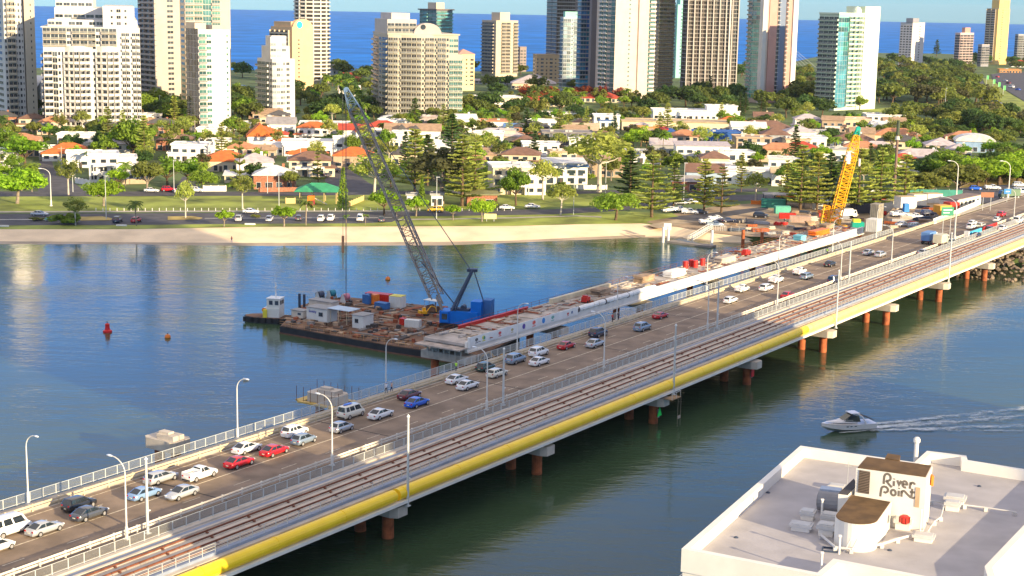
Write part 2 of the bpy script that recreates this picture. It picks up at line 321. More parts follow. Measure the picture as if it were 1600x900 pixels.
# ================================================================ BRIDGES
CONC=M('weathered_concrete',(0.42,0.38,0.32),0.85,var=0.2,scale=0.5,bump=0.2)
CONCL=M('pale_concrete',(0.52,0.46,0.38),0.85,var=0.12,scale=0.4,bump=0.15)
WHITEC=M('white_concrete',(0.78,0.74,0.66),0.7,var=0.06,scale=0.5)
DECKA=M('bridge_asphalt',(0.235,0.175,0.125),0.9,var=0.22,scale=0.25)
GALV=M('galvanised_steel',(0.52,0.54,0.52),0.5,metal=0.0,var=0.08)
CREAM=M('cream_paint_rail',(0.62,0.52,0.34),0.6,var=0.12)
RUSTR=M('rusty_rail_steel',(0.17,0.055,0.025),0.8,var=0.3,scale=1.5)
RUSTP=M('rusty_pile_steel',(0.33,0.09,0.03),0.8,var=0.4,scale=0.8,bump=0.3)
BLUEG=M('blue_grey_channel',(0.24,0.28,0.36),0.7,var=0.1)
YEL=M('yellow_pipe_paint',(1.0,0.66,0.02),0.35,var=0.05)
YEL_LIT=M('yellow_pipe_sunlit_tint',(0.95,0.67,0.20),0.4,var=0.05)  # same yellow pipe, paled to carry the sunlight in its colour
DARK=M('dark_rubber',(0.02,0.02,0.022),0.7,var=0.2)
WSTEEL=M('white_painted_steel',(0.72,0.72,0.68),0.4,var=0.05)
def capped(name,mb_or_mesh,mats,parent,mats4,label=None,cap=100,src=None):
    """the (up to) cap largest-looking copies become parts of their own, the rest one counted-out part"""
    pw=parent.matrix_basis
    def rank(m):
        x,y,k=proj((pw@m).translation); return -k if (-5<x<1605 and -5<y<905 and k>0) else 1e6-k
    order=sorted(mats4,key=rank)
    me=mb_or_mesh.mesh(name,mats)
    for m in order[:cap]:
        o=bpy.data.objects.new(name,me); COL.objects.link(o); o.parent=parent; o.matrix_local=m
        if label: o['label']=label
    if len(order)>cap:
        g=MB()
        for m in order[cap:]: g.xf(m,mb_or_mesh)
        o=part(name,g,mats,parent,split=False); o['kind']='stuff'
S0=250.0
def broot(name,label,cat,t=11.0,group=None):
    return thing(name,label,cat,B(S0,t,7.0),BA,group)
def LM(s,t,z,t0=11.0): return Matrix.Translation((s-S0,-(t-t0),z-7.0))
SA,SB=50.0,560.0
def run(mb,s0,s1,t,tw,z,h,t0=11.0,mi=0):
    return mb.box((s0+s1)/2-S0,-(t-t0),z-7.0,s1-s0,tw,h,0,mi)
# ---- road bridge
rb=broot('road_bridge','long road bridge with brown asphalt lanes full of cars crossing the river','bridge')
mb=MB(); run(mb,SA,430,10.6,21.0,5.6,1.40); part('deck',mb,CONC,rb)
mb=MB(); run(mb,SA,SB,11.0,15.6,7.0,0.012); part('carriageway',mb,DECKA,rb)
mb=MB(); run(mb,SA,SB,1.55,2.5,7.0,0.16); part('footway',mb,PAVE,rb)
mb=MB(); run(mb,SA,SB,20.0,2.2,7.0,0.16); part('median_kerb',mb,M('dark_brown_kerb',(0.13,0.09,0.055),0.9),rb)  # median strip in a dark brown
mb=MB()
run(mb,SA,SB,4.1,0.12,7.012,0.006); run(mb,SA,SB,11.0,0.16,7.012,0.006)
for k in range(50): 
    s=SA+k*9; run(mb,s,s+3,7.5,0.12,7.012,0.006); run(mb,s,s+3,15.0,0.12,7.012,0.006)
part('lane_marking',mb,M('worn_lane_paint',(0.60,0.52,0.38),0.7,var=0.3,scale=2),rb)
js=ST(585,677)[0]
for k in range(-3,8):
    mb=MB(); s=js+35*k
    if s<SA+2 or s>400: continue
    run(mb,s-0.12,s+0.12,11.0,15.4,7.013,0.008); part('expansion_joint',mb,M('joint_rubber',(0.035,0.03,0.028),0.8),rb)
PS=[116.5,151.8,186.8,222.5,257.1,291.9,327.0,362.0,399.0]; PT=dict(zip(PS,[30.6,30.7,31.1,31.2,32.0,32.5,32.8,33.0,32.6]))
for s in PS:
    mb=MB(); run(mb,s-0.8,s+0.8,10,17,3.6,1.99); part('crosshead',mb,CONC,rb)
    for t in (5,15):
        mb=MB(); mb.tube((s-S0,-(t-11),-10),(s-S0,-(t-11),-3.41),0.8,14); part('pier_column',mb,CONC,rb)
# tyre-worn patches on the lanes as thin resurfaced strips
# far pedestrian fence
def fence(name,label,t,s0,s1,step,h,mat,pick=True,rails=(0.12,1.0),zb=7.16,cap=100,postw=0.10,pickw=0.013,picks=15):
    f=thing(name,label,'fence',B(S0,t,zb),BA)
    n=int((s1-s0)/step)
    mb=MB()
    for zr in rails: mb.box(0,0,zr*h,n*step,0.05,0.05)
    part('rail',mb,mat,f,loc=((s0+s1)/2-S0,0,0))
    pb=MB().box(0,0,0,postw,postw*1.2,h)
    capped('post',pb,mat,f,[Matrix.Translation((s0+i*step-S0,0,0)) for i in range(n+1)])
    if pick:
        pk=MB()
        for i in range(picks): pk.box((i+0.5)*step/picks,0,0.12*h,pickw,0.03,0.86*h)
        capped('picket_panel',pk,mat,f,[Matrix.Translation((s0+i*step-S0,0,0)) for i in range(n)])
    return f
fence('pedestrian_fence','grey picket fence along the river edge of the road bridge footway',0.15,SA,420,2.0,1.25,GALV)
def guard(name,label,t,s0,s1,step,mat,hs,zb=7.0,side=1,posth=0.95):
    f=thing(name,label,'barrier',B(S0,t,zb),BA); n=int((s1-s0)/step)
    for h in hs:
        mb=MB(); mb.box((s0+s1)/2-S0,-0.09*side,h,s1-s0,0.05,0.24); mb.box((s0+s1)/2-S0,-0.13*side,h+0.09,s1-s0,0.05,0.06); part('rail',mb,mat,f)
    pb=MB().box(0,0,0,0.16,0.14,posth); pb.box(0,0,posth,0.22,0.2,0.04)
    capped('post',pb,mat,f,[Matrix.Translation((s0+i*step-S0,0,0)) for i in range(n+1)])
guard('guard_rail','cream guard rail between the footway and the car lanes',3.0,SA,470,4.0,CREAM,(0.30,0.68))
guard('guard_rail','pale guard rail on the railway side of the car lanes',18.8,SA,520,3.5,M('pale_rail_paint',(0.70,0.64,0.54),0.6,var=0.1),(0.35,0.72),zb=7.05,side=1)
fence('boundary_fence','grey picket fence between the car lanes and the tracks',21.9,SA,520,2.2,1.2,GALV,zb=7.2,picks=16)
# ---- light rail bridge
T1=27.0
lb=broot('railway_bridge','new concrete railway bridge with rusty rails and a yellow edge pipe','bridge',T1)
def rl(mb,s0,s1,t,tw,z,h,mi=0): return run(mb,s0,s1,t,tw,z,h,T1,mi)
mb=MB(); rl(mb,SA,SB,26.6,10.6,6.5,0.55); part('deck',mb,CONCL,lb)
mb=MB(); rl(mb,SA,SB,26.5,9.0,4.6,1.89); part('box_girder',mb,CONC,lb)
for t,w_ in ((23.3,0.8),(30.3,0.7)):
    mb=MB(); rl(mb,SA,SB,t,w_,7.052,0.03); part('drain_channel',mb,BLUEG,lb)
for t,w_ in ((22.3,0.6),(24.1,0.4)):
    mb=MB(); rl(mb,SA,SB,t,w_,7.05,0.22); part('kerb',mb,CONCL,lb)
for t in (25.0,26.6,28.2,29.5):
    mb=MB(); rl(mb,SA,SB,t,0.5,7.05,0.10); part('track_plinth',mb,CONCL,lb)
    mb=MB(); rl(mb,SA,SB,t,0.17 if t<29 else 0.07,7.16,0.16)
    part('rail',mb,RUSTR,lb)
ck=MB().box(0,0,0,0.28,0.3,0.12)
capped('rail_chair',ck,RUSTR,lb,[LM(SA+2+7*i+2*(t%2),t,7.12,T1) for t in (25.35,26.95,28.55) for i in range(52)])
mb=MB(); rl(mb,SA,SB,31.05,0.35,7.05,0.35); part('kerb',mb,BLUEG,lb)
mb=MB(); rl(mb,SA,SB,32.75,1.8,5.15,0.42); part('edge_beam',mb,WHITEC,lb)
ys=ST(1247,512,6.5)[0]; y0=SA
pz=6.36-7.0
segs=[(y0,ST(632,775,6.6)[0]-0.3,YEL),(ST(632,775,6.6)[0]+0.3,ys,YEL),(ys,SB,YEL_LIT)]
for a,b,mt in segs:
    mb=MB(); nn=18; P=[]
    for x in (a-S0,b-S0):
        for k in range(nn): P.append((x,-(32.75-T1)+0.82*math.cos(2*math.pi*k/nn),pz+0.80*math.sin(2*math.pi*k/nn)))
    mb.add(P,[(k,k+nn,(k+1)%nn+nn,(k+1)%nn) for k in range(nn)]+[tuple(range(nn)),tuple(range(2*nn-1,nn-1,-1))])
    part('edge_pipe',mb,mt,lb,smooth=False,label='yellow edge pipe' if mt is YEL else 'yellow edge pipe tinted pale for sunlight')
for i in range(30):
    s_=SA+6+i*12
    if s_>SB-5: break
    mb=MB(); mb.tube((s_-S0,-(32.75-T1),pz),(s_+.25-S0,-(32.75-T1),pz),.85,18); part('pipe_collar',mb,YEL if s_<ys else YEL_LIT,lb)
# low railing along the tracks
f=thing('track_railing','thin grey railing on the outer edge beside the yellow pipe','railing',B(S0,31.2,7.4),BA)
mb=MB()
for z in (0.35,0.7,1.05): mb.box((SA+SB)/2-S0,0,z,SB-SA,0.04,0.04)
part('rail',mb,GALV,f)
capped('post',MB().box(0,0,0,0.06,0.06,1.08),GALV,f,[Matrix.Translation((SA+i*2.0-S0,0,0)) for i in range(188)])
for i,s in enumerate(PS):
    mb=MB(); mb.prism([(s-1.5-S0,-(23-T1)),(s+1.5-S0,-(23-T1)),(s+1.5-S0,-(PT[s]+1.4-T1)),(s+1.0-S0,-(PT[s]+2.4-T1)),(s-1.0-S0,-(PT[s]+2.4-T1)),(s-1.5-S0,-(PT[s]+1.4-T1))],-3.7,-2.35)
    mb.box(s-S0,-(30.5-T1),-2.35,1.6,1.6,0.3)
    part('pile_cap',mb,CONCL,lb)
    for t in (PT[s],PT[s]-4.6):
        mb=MB(); mb.tube((s-S0,-(t-T1),-10),(s-S0,-(t-T1),-3.71),0.78,16); mb.tube((s-S0,-(t-T1),-6.9),(s-S0,-(t-T1),-6.6),0.8,16); part('pile',mb,RUSTP,lb,smooth=False)
# access ladder platform and cage hanging from the third pier
pl_=thing('inspection_scaffold','small timber work platform with hanging ropes beside the green marker','platform',B(222.5,33.6,4.7),BA)
mb=MB(); mb.box(0.3,-0.9,0,3.2,1.6,0.12); part('deck',mb,M('timber_plank',(0.28,0.19,0.11),0.9,var=0.3),pl_)
mb=MB()
for x,y in ((-1.2,-1.6),(1.8,-1.6),(1.8,0),(0.3,-1.6)): mb.tube((x,y,0),(x,y,1.1),0.04,5)
mb.tube((-1.2,-1.6,1.1),(1.8,-1.6,1.1),0.04,5); mb.tube((1.8,-1.6,1.1),(1.8,0,1.1),0.04,5); part('handrail',mb,GALV,pl_)
mb=MB(); mb.tube((0.4,-1.9,0),(0.4,-1.9,-5.5),0.03,5); mb.tube((1.4,-1.9,0),(1.4,-1.9,-5.5),0.03,5); mb.box(0.9,-1.9,-3.4,1.0,0.1,0.5); part('rope',mb,M('rope_fibre',(0.4,0.32,0.25),0.9),pl_)
g=thing('channel_marker','bright green triangular channel marker on a rusty bridge pile','marker',B(222.5,32.3,1.4),BA)
mb=MB(); mb.add([(-0.75,-0.1,0),(0.75,-0.1,0),(0,-0.1,1.5),(-0.75,0.0,0),(0.75,0.0,0),(0,0.0,1.5)],[(0,1,2),(5,4,3),(0,3,4,1),(1,4,5,2),(2,5,3,0)]); part('triangle_board',mb,M('signal_green',(0.02,0.75,0.10),0.5,var=0.02),g)
mb=MB(); mb.box(0,0.15,-0.3,0.12,0.3,1.4); part('bracket',mb,GALV,g)
g=thing('channel_marker','red round channel marker on a rusty pile under the tall mast','marker',B(257.1,33.0,1.6),BA)
mb=MB(); mb.box(0,-0.1,0,1.1,0.1,1.5); part('board',mb,M('signal_red',(0.65,0.02,0.02),0.5,var=0.02),g)
mb=MB(); mb.box(0,0.12,-0.2,0.12,0.3,1.2); part('bracket',mb,GALV,g)
# ---- street lamps
LAMPG=M('lamp_glass',(0.75,0.78,0.8),0.2,var=0.02)
def make_lamp(h,arm,mat,label,group):
    r=thing('street_lamp',label,'street lamp',(0,0,0),0,group)
    mb=MB(); mb.tube((0,0,0),(0,0,1.4),0.17,8); mb.tube((0,0,1.4),(0,0,h-1.6),0.11,8,0.075); part('pole',mb,mat,r)
    mb=MB(); mb.box(0,0,0,0.5,0.5,0.15); part('base_plate',mb,mat,r)
    pts=[(0,0,h-1.6)]+[(arm*(1-math.cos(a)),0,h-1.6+1.6*math.sin(a)) for a in [R(15*k) for k in range(1,6)]]+[(arm*1.15,0,h+0.02)]
    mb=MB().path(pts,0.065,6); part('arm',mb,mat,r)
    mb=MB(); mb.lathe([(0.05,0),(0.16,0.05),(0.17,0.12),(0.08,0.2)],8); hd=part('lamp_head',mb,LAMPG,r,loc=(arm*1.15,0,h-0.1)); hd.scale=(2.4,1,1)
    return r
LMAT=M('lamp_pole_white',(0.66,0.65,0.6),0.45,var=0.06)
fl=[((49,790),'left of the white van'),((362,684),'behind the white sedan with red tail lights'),((606,614),'beside the two people on the footway'),((801,548),'in front of the logo banner'),((962,500),'by the end of the rolled white sheet'),((1094,455),'in front of the red drums'),((1206,420),'near the two white wagons'),((1286,393),'beside the far end of the white girder'),((1358,372),'close to the yellow crane')]
la=None
for (px,py),tx in fl:
    s,t=ST(px,py,7.1); p=B(s,0.75,7.15); lab='curved white street lamp on the footway edge, '+tx
    if la is None: la=make_lamp(8.9,1.7,LMAT,lab,'street lamps on the bridge footway'); la.location=p; la.rotation_euler=(0,0,BA-R(90)); 
    else: copytree(la,p,BA-R(90),lab)
nl=[((203,845),'behind the ghostly left end of the fence by the blue sedan'),((514,727),'in front of the small silver hatchback'),((754,640),'left of the white tracks beside the cream wagon'),((941,575),'in front of the silver sedan'),((1090,515),'below the red coupe'),((1214,478),'beside the red car near the guard rail'),((1309,442),'beside the dark van'),((1403,415),'between the two plain masts on the right'),((1486,378),'tallest, right of the green road sign'),((1561,343),'at the right edge by the red barriers')]
nl[0]=((203,845),'leftmost, just left of a plain mast')
for (px,py),tx in nl:
    s,t=ST(px,py,7.1); p=B(s,19.7,7.16); h=None
    o=copytree(la,p,BA+R(90),'curved white street lamp beside the tracks, '+tx,'street lamps between road and tracks',scale=(1.25,1,1.07))
    if px==1486: o.scale=(2.2,1,1.35)
# ---- tram masts
def make_mast(h,label,group):
    r=thing('catenary_mast',label,'mast',(0,0,0),0,group)
    mb=MB(); mb.tube((0,0,0),(0,0,h),0.19,10,0.14); part('pole',mb,GALV,r)
    mb=MB(); mb.box(0,0,0,0.6,0.6,0.12); part('base_plate',mb,GALV,r)
    mb=MB(); mb.lathe([(0.15,0),(0.24,0.1),(0.2,0.2),(0.02,0.45)],8); part('cap',mb,WSTEEL,r,loc=(0,0,h-0.1))
    mb=MB(); mb.box(0.15,0,h*0.3,0.5,0.3,0.15); part('bracket',mb,WSTEEL,r)
    return r
ma=None
for s,t,z,h,tx in ((152.3,33.5,4.65,11.8,'yellow pipe below the blue sedan'),(225.0,33.5,4.65,11.8,'yellow pipe above the round red marker'),(294.5,34.0,4.65,11.8,'sun-tinted yellow pipe in the middle right'),(363.6,34.6,4.65,11.8,'sun-tinted yellow pipe near the rocky bank'),
                   (ST(229,833,7.2)[0],20.2,7.2,8.9,'tall fence beside the leftmost lamp'),(ST(779,632,7.2)[0],20.2,7.2,8.9,'tall fence below the cream wagon'),(ST(1115,512,7.2)[0],20.2,7.2,8.9,'tall fence under the white sedans on the right'),(ST(1339,440,7.2)[0],20.2,7.2,8.9,'tall fence far right')):
    lab='plain grey steel mast standing at the '+tx; p=B(s,t,z)
    if ma is None: ma=make_mast(h,lab,'plain masts along the railway bridge'); ma.location=p; ma.rotation_euler=(0,0,BA)
    else: copytree(ma,p,BA,lab,scale=(1,1,h/11.8))
# road sign gantries
def road_sign(px,py,z,w_,h_,hp,col,label,yaw=0.0,border=True,posts=2,marks=None):
    r=thing('road_sign',label,'road sign',G(px,py,z),yaw)
    mb=MB(); mb.box(0,0,hp,w_,0.08,h_); b=part('board',mb,col,r)
    mb=MB()
    for x in ([-w_*0.3,w_*0.3] if posts==2 else [0]): mb.tube((x,0.1,0),(x,0.1,hp+h_*0.9),0.09,6)
    part('post',mb,GALV,r)
    if marks:
        mb=MB()
        for mx,mz,mw,mh in marks: mb.box(mx*w_,-0.05,hp+mz*h_,mw*w_,0.02,mh*h_)
        part('lettering',mb,M('sign_white',(0.85,0.85,0.82),0.5,var=0.02),b)
    return r
SGREEN=M('sign_green',(0.01,0.22,0.12),0.5,var=0.05); SBLUE=M('sign_blue',(0.02,0.2,0.55),0.5,var=0.05); SRED=M('sign_red',(0.5,0.06,0.05),0.5,var=0.05)
road_sign(1478,372,7,3.6,2.4,6.2,SGREEN,'green road direction sign beside the tall lamp on the bridge end',R(10),marks=[(0,0.62,0.7,0.1),(-0.1,0.3,0.5,0.1)])
road_sign(1541,331,6.6,4.2,1.6,4.6,M('sign_brown',(0.30,0.12,0.06),0.6),'brown and red road sign on the roundabout grass verge',R(5),marks=None)
road_sign(1573,318,6.6,2.4,1.6,3.2,SBLUE,'small blue road sign near the junction at the right',R(5),marks=[(0,0.4,0.5,0.18)],posts=1)
road_sign(766,346,2,3.8,1.6,0.8,M('beach_sign_yellow',(0.75,0.65,0.3),0.6),'low yellow notice board on the foreshore grass',R(0),marks=None)
# ---- rocks at the far abutment
rk=[MB() for _ in range(4)]
for q in rk:
    b_=bmesh.new(); bmesh.ops.create_icosphere(b_,subdivisions=1,radius=1)
    for v in b_.verts: v.co*=random.uniform(0.7,1.25)
    q.add([tuple(v.co) for v in b_.verts],[tuple(v.index for v in f.verts) for f in b_.faces]); b_.free()
mb=MB()
for i in range(900):
    s=random.uniform(401,480); t=random.uniform(6,52); k=random.random()
    x=B(s,t,max(.2,min((s-401)*.12,2.2))+random.uniform(-.2,.3)); sc_=random.uniform(0.5,1.25)
    if False: continue
    mb.xf(Matrix.Translation(x)@Matrix.Rotation(random.uniform(0,6),4,'Z')@Matrix.Diagonal((sc_,sc_*.8,sc_*.6,1)),rk[i%4])
struct('rock_revetment',mb,M('revetment_rock',(0.22,0.17,0.12),0.9,var=0.45,scale=0.4,bump=0.4,bscale=2),kind='stuff',label='brown boulders piled along the shore under the bridge end')
# ================================================================ VEHICLES
PW=M('car_paint_white',(0.80,0.80,0.78),0.3,var=0.02,coat=0.6)
def paint(nm,c,metal=0.0): return M('car_paint_'+nm,c,0.3,metal=metal,var=0.03,coat=0.7)
PAINT=dict(white=PW,cream=paint('cream',(0.72,0.68,0.55)),silver=paint('silver',(0.50,0.52,0.54),.35),grey=paint('grey',(0.09,0.10,0.12),.3),black=paint('black',(0.018,0.02,0.026)),
  red=paint('red',(0.50,0.012,0.02)),dred=paint('dark_red',(0.12,0.02,0.03)),blue=paint('blue',(0.01,0.11,0.60)),lblue=paint('light_blue',(0.25,0.40,0.62),.3),sblue=paint('steel_blue',(0.25,0.32,0.40),.35),green=paint('dark_green',(0.03,0.07,0.06)),navy=paint('navy',(0.03,0.035,0.07)),yellow=paint('yellow',(0.75,0.45,0.03)),orange=paint('orange',(0.65,0.15,0.02)))
CGL=M('car_glass',(0.018,0.025,0.032),0.08,var=0.1,spec=0.8)
RIM=M('wheel_rim',(0.55,0.55,0.55),0.3,metal=0.6,var=0.05)
HL=M('headlight_lens',(0.8,0.82,0.85),0.1,var=0.02); TL=M('taillight_lens',(0.45,0.01,0.01),0.25,var=0.02)
PLATE=M('number_plate',(0.75,0.72,0.55),0.5,var=0.02)
WH=MB(); WH.tube((0,-0.11,0),(0,0.11,0),0.33,14)
WHM=WH.mesh('wheel',DARK)
RMB=MB(); RMB.tube((0,-0.125,0),(0,0.125,0),0.21,10); RMM=RMB.mesh('rim',RIM)
def lin_(tab,x):
    for (a,va),(b,vb) in zip(tab,tab[1:]):
        if x<=b: 
            f=(x-a)/(b-a); return [p+(q-p)*f for p,q in zip(va,vb)] if isinstance(va,tuple) else va+(vb-va)*f
    return tab[-1][1]
# kind: length halfwidth, belt profile [(x,(ztop,hw))], greenhouse (xr0,xf0,xr1,xf1,zr), wheels x, pillars
KINDS={
 'sedan':dict(prof=[(-2.32,(.58,.62)),(-2.28,(.90,.80)),(-1.5,(.98,.88)),(-0.2,(.97,.90)),(.95,(.94,.89)),(1.7,(.84,.84)),(2.15,(.72,.72)),(2.34,(.50,.56))],gh=(-2.0,1.32,-1.0,.15,1.45),wx=(-1.38,1.42),pil=[-0.42]),
 'coupe':dict(prof=[(-2.2,(.58,.62)),(-2.15,(.88,.80)),(-1.4,(.93,.88)),(.95,(.90,.88)),(1.7,(.80,.84)),(2.1,(.68,.74)),(2.22,(.50,.60))],gh=(-1.75,1.0,-0.8,.1,1.30),wx=(-1.3,1.38),pil=[-0.35]),
 'hatch':dict(prof=[(-1.98,(.60,.66)),(-1.95,(.95,.80)),(-1.3,(1.0,.85)),(.8,(.98,.86)),(1.45,(.88,.82)),(1.85,(.72,.70)),(1.95,(.50,.58))],gh=(-1.92,1.35,-1.45,.2,1.52),wx=(-1.2,1.25),pil=[-0.35]),
 'wagon':dict(prof=[(-2.42,(.60,.66)),(-2.38,(.96,.82)),(-1.5,(1.0,.89)),(.95,(.97,.89)),(1.75,(.86,.85)),(2.25,(.70,.74)),(2.37,(.50,.60))],gh=(-2.34,1.32,-1.85,.2,1.48),wx=(-1.4,1.45),pil=[-1.2,-0.35]),
 'suv':dict(prof=[(-2.3,(.65,.74)),(-2.27,(1.10,.88)),(-1.4,(1.14,.93)),(.9,(1.12,.93)),(1.7,(1.04,.90)),(2.15,(.90,.82)),(2.28,(.60,.70))],gh=(-2.24,1.25,-1.85,.3,1.74),wx=(-1.38,1.4),pil=[-1.15,-0.25]),
 'van':dict(prof=[(-2.4,(.65,.76)),(-2.38,(1.15,.90)),(-1.4,(1.18,.92)),(1.5,(1.15,.92)),(2.0,(1.02,.88)),(2.3,(.80,.80)),(2.38,(.55,.70))],gh=(-2.34,1.85,-2.22,1.2,2.0),wx=(-1.45,1.5),pil=[-1.2,0.1]),
 'ute':dict(prof=[(-2.55,(.70,.80)),(-2.52,(1.0,.86)),(-0.62,(1.0,.88)),(-0.6,(1.06,.90)),(1.1,(1.06,.90)),(1.9,(.98,.87)),(2.4,(.82,.78)),(2.5,(.58,.70))],gh=(-0.62,1.25,-0.5,.45,1.70),wx=(-1.6,1.55),pil=[0.05]),
}
def shell(k):
    K=KINDS[k]; mb=MB(); st=[x for x,_ in K['prof']]; zb=0.24
    xs=sorted(set(st+[K['wx'][0]-.45,K['wx'][0]+.45,K['wx'][1]-.45,K['wx'][1]+.45]))
    rings=[]
    for x in xs:
        zt,hw=lin_(K['prof'],x); P=[(hw*.86,zb),(hw,zb+.16),(hw*1.02,zb+.45*(zt-zb)),(hw*.985,zt-.12),(hw*.90,zt-.02),(hw*.45,zt+.025)]
        P=P+[(-a,b) for a,b in P[::-1]]; rings.append([(x,a,b) for a,b in P])
    n=12; V=[p for r_ in rings for p in r_]
    F=[(i*n+j,i*n+(j+1)%n,(i+1)*n+(j+1)%n,(i+1)*n+j) for i in range(len(xs)-1) for j in range(n)]
    F+=[tuple(range(n-1,-1,-1)),tuple((len(xs)-1)*n+j for j in range(n))]
    mb.add(V,F)
    a,b,c,d,zr=K['gh']; hw=lin_(K['prof'],0)[1]; h0=hw*.90; h1=hw*.74; zb_=lin_(K['prof'],0)[0]-.03
    z_r=lin_(K['prof'],a)[0]-.03; z_f=lin_(K['prof'],b)[0]-.03
    g=[(a,-h0,z_r),(b,-h0*.93,z_f),(b,h0*.93,z_f),(a,h0,z_r),(c,-h1,zr-.05),(d,-h1,zr-.04),(d,h1,zr-.04),(c,h1,zr-.05)]
    mb.add(g,[(0,1,5,4),(1,2,6,5),(2,3,7,6),(3,0,4,7)])
    mb.add([(c,-h1,zr-.05),(d,-h1,zr-.04),(d,h1,zr-.04),(c,h1,zr-.05),(c+.12,-h1*.8,zr),(d-.14,-h1*.8,zr),(d-.14,h1*.8,zr),(c+.12,h1*.8,zr)],[(0,1,5,4),(1,2,6,5),(2,3,7,6),(3,0,4,7),(4,5,6,7)])
    # wheel arches as dark lips and mirrors
    for sx in (-1,1): mb.box(b-.35,sx*(h0+.08),zb_+.02,.14,.2,.13)
    return mb,g
def qlerp(q,u0,u1,v0,v1,off):
    a,b,c,d=[Vector(p) for p in q]   # a-b bottom, d-c top
    f=lambda u,v:(a.lerp(b,u)).lerp(d.lerp(c,u),v)
    n=(b-a).cross(d-a).normalized()*off
    return [f(u0,v0)+n,f(u1,v0)+n,f(u1,v1)+n,f(u0,v1)+n]
def make_car(k,col,label,extra=None,trayload=None):
    K=KINDS[k]; r=thing(dict(sedan='sedan_car',coupe='coupe_car',hatch='hatchback_car',wagon='station_wagon',suv='suv_car',van='van',ute='pickup_truck')[k],label,dict(van='van',ute='pickup truck').get(k,'car'))
    sh,g=shell(k); part('body',sh,PAINT[col],r,smooth=True)
    A=lambda q,u0,u1,v0,v1:[tuple(p) for p in qlerp(q,u0,u1,v0,v1,.004)]
    right=(g[0],g[1],g[5],g[4]); front=(g[1],g[2],g[6],g[5]); left=(g[2],g[3],g[7],g[6]); rear=(g[3],g[0],g[4],g[7])
    L=g[1][0]-g[0][0]
    for nm,q,rng in [('windscreen',front,[(.05,.95)]),('rear_window',rear,[(.08,.92)])]:
        for u0,u1 in rng: part(nm,MB().slab(*A(q,u0,u1,.12,.93),th=.012),CGL,r)
    cuts=[0.05]+[(x-g[0][0])/L for x in K['pil']]+[0.95]
    for q,fl in ((right,False),(left,True)):
        for i in range(len(cuts)-1):
            u0,u1=cuts[i]+.025,cuts[i+1]-.025
            if fl: u0,u1=1-u1,1-u0
            if k=='van' and False: continue
            part('side_window',MB().slab(*A(q,u0,u1,.14,.90),th=.012),CGL,r)
    hw=lin_(K['prof'],0)[1]
    for x in K['wx']:
        for sy in (-1,1):
            wsc=1.12 if k in('suv','ute','van') else 1.0
            o=link('wheel',WHM,r,(x,sy*(hw-.10),.33*wsc)); o.scale=(wsc,1.1,wsc); link('rim',RMM,o)
    x0=K['prof'][0][0]; x1=K['prof'][-1][0]; zt=lin_(K['prof'],x0+.06)[0]
    for sy in (-1,1):
        part('taillight',MB().box(x0+.03,sy*.62,zt-.24,.08,.26,.18),TL,r); part('headlight',MB().box(x1-.10,sy*.56,.56,.10,.28,.14),HL,r)
    part('number_plate',MB().box(x0-.0,0,.5,.05,.4,.12),PLATE,r)
    part('bumper',MB().box(x0+.02,0,.3,.16,1.4,.16),DARK if k in('ute','van') else PAINT[col],r)
    if k=='ute':
        mb=MB(); mb.box(-1.58,0,1.0,1.78,1.5,.02,mi=0); part('tray_floor',mb,M('tray_liner',(0.45,0.42,0.30),0.8),r)
        mb=MB()
        for sy in (-1,1): mb.box(-1.58,sy*.82,.96,1.85,.07,.36)
        mb.box(-2.5,0,.96,.07,1.64,.36); mb.box(-.66,0,.96,.05,1.6,.5); part('tray_side',mb,PAINT[col],r)
    return r
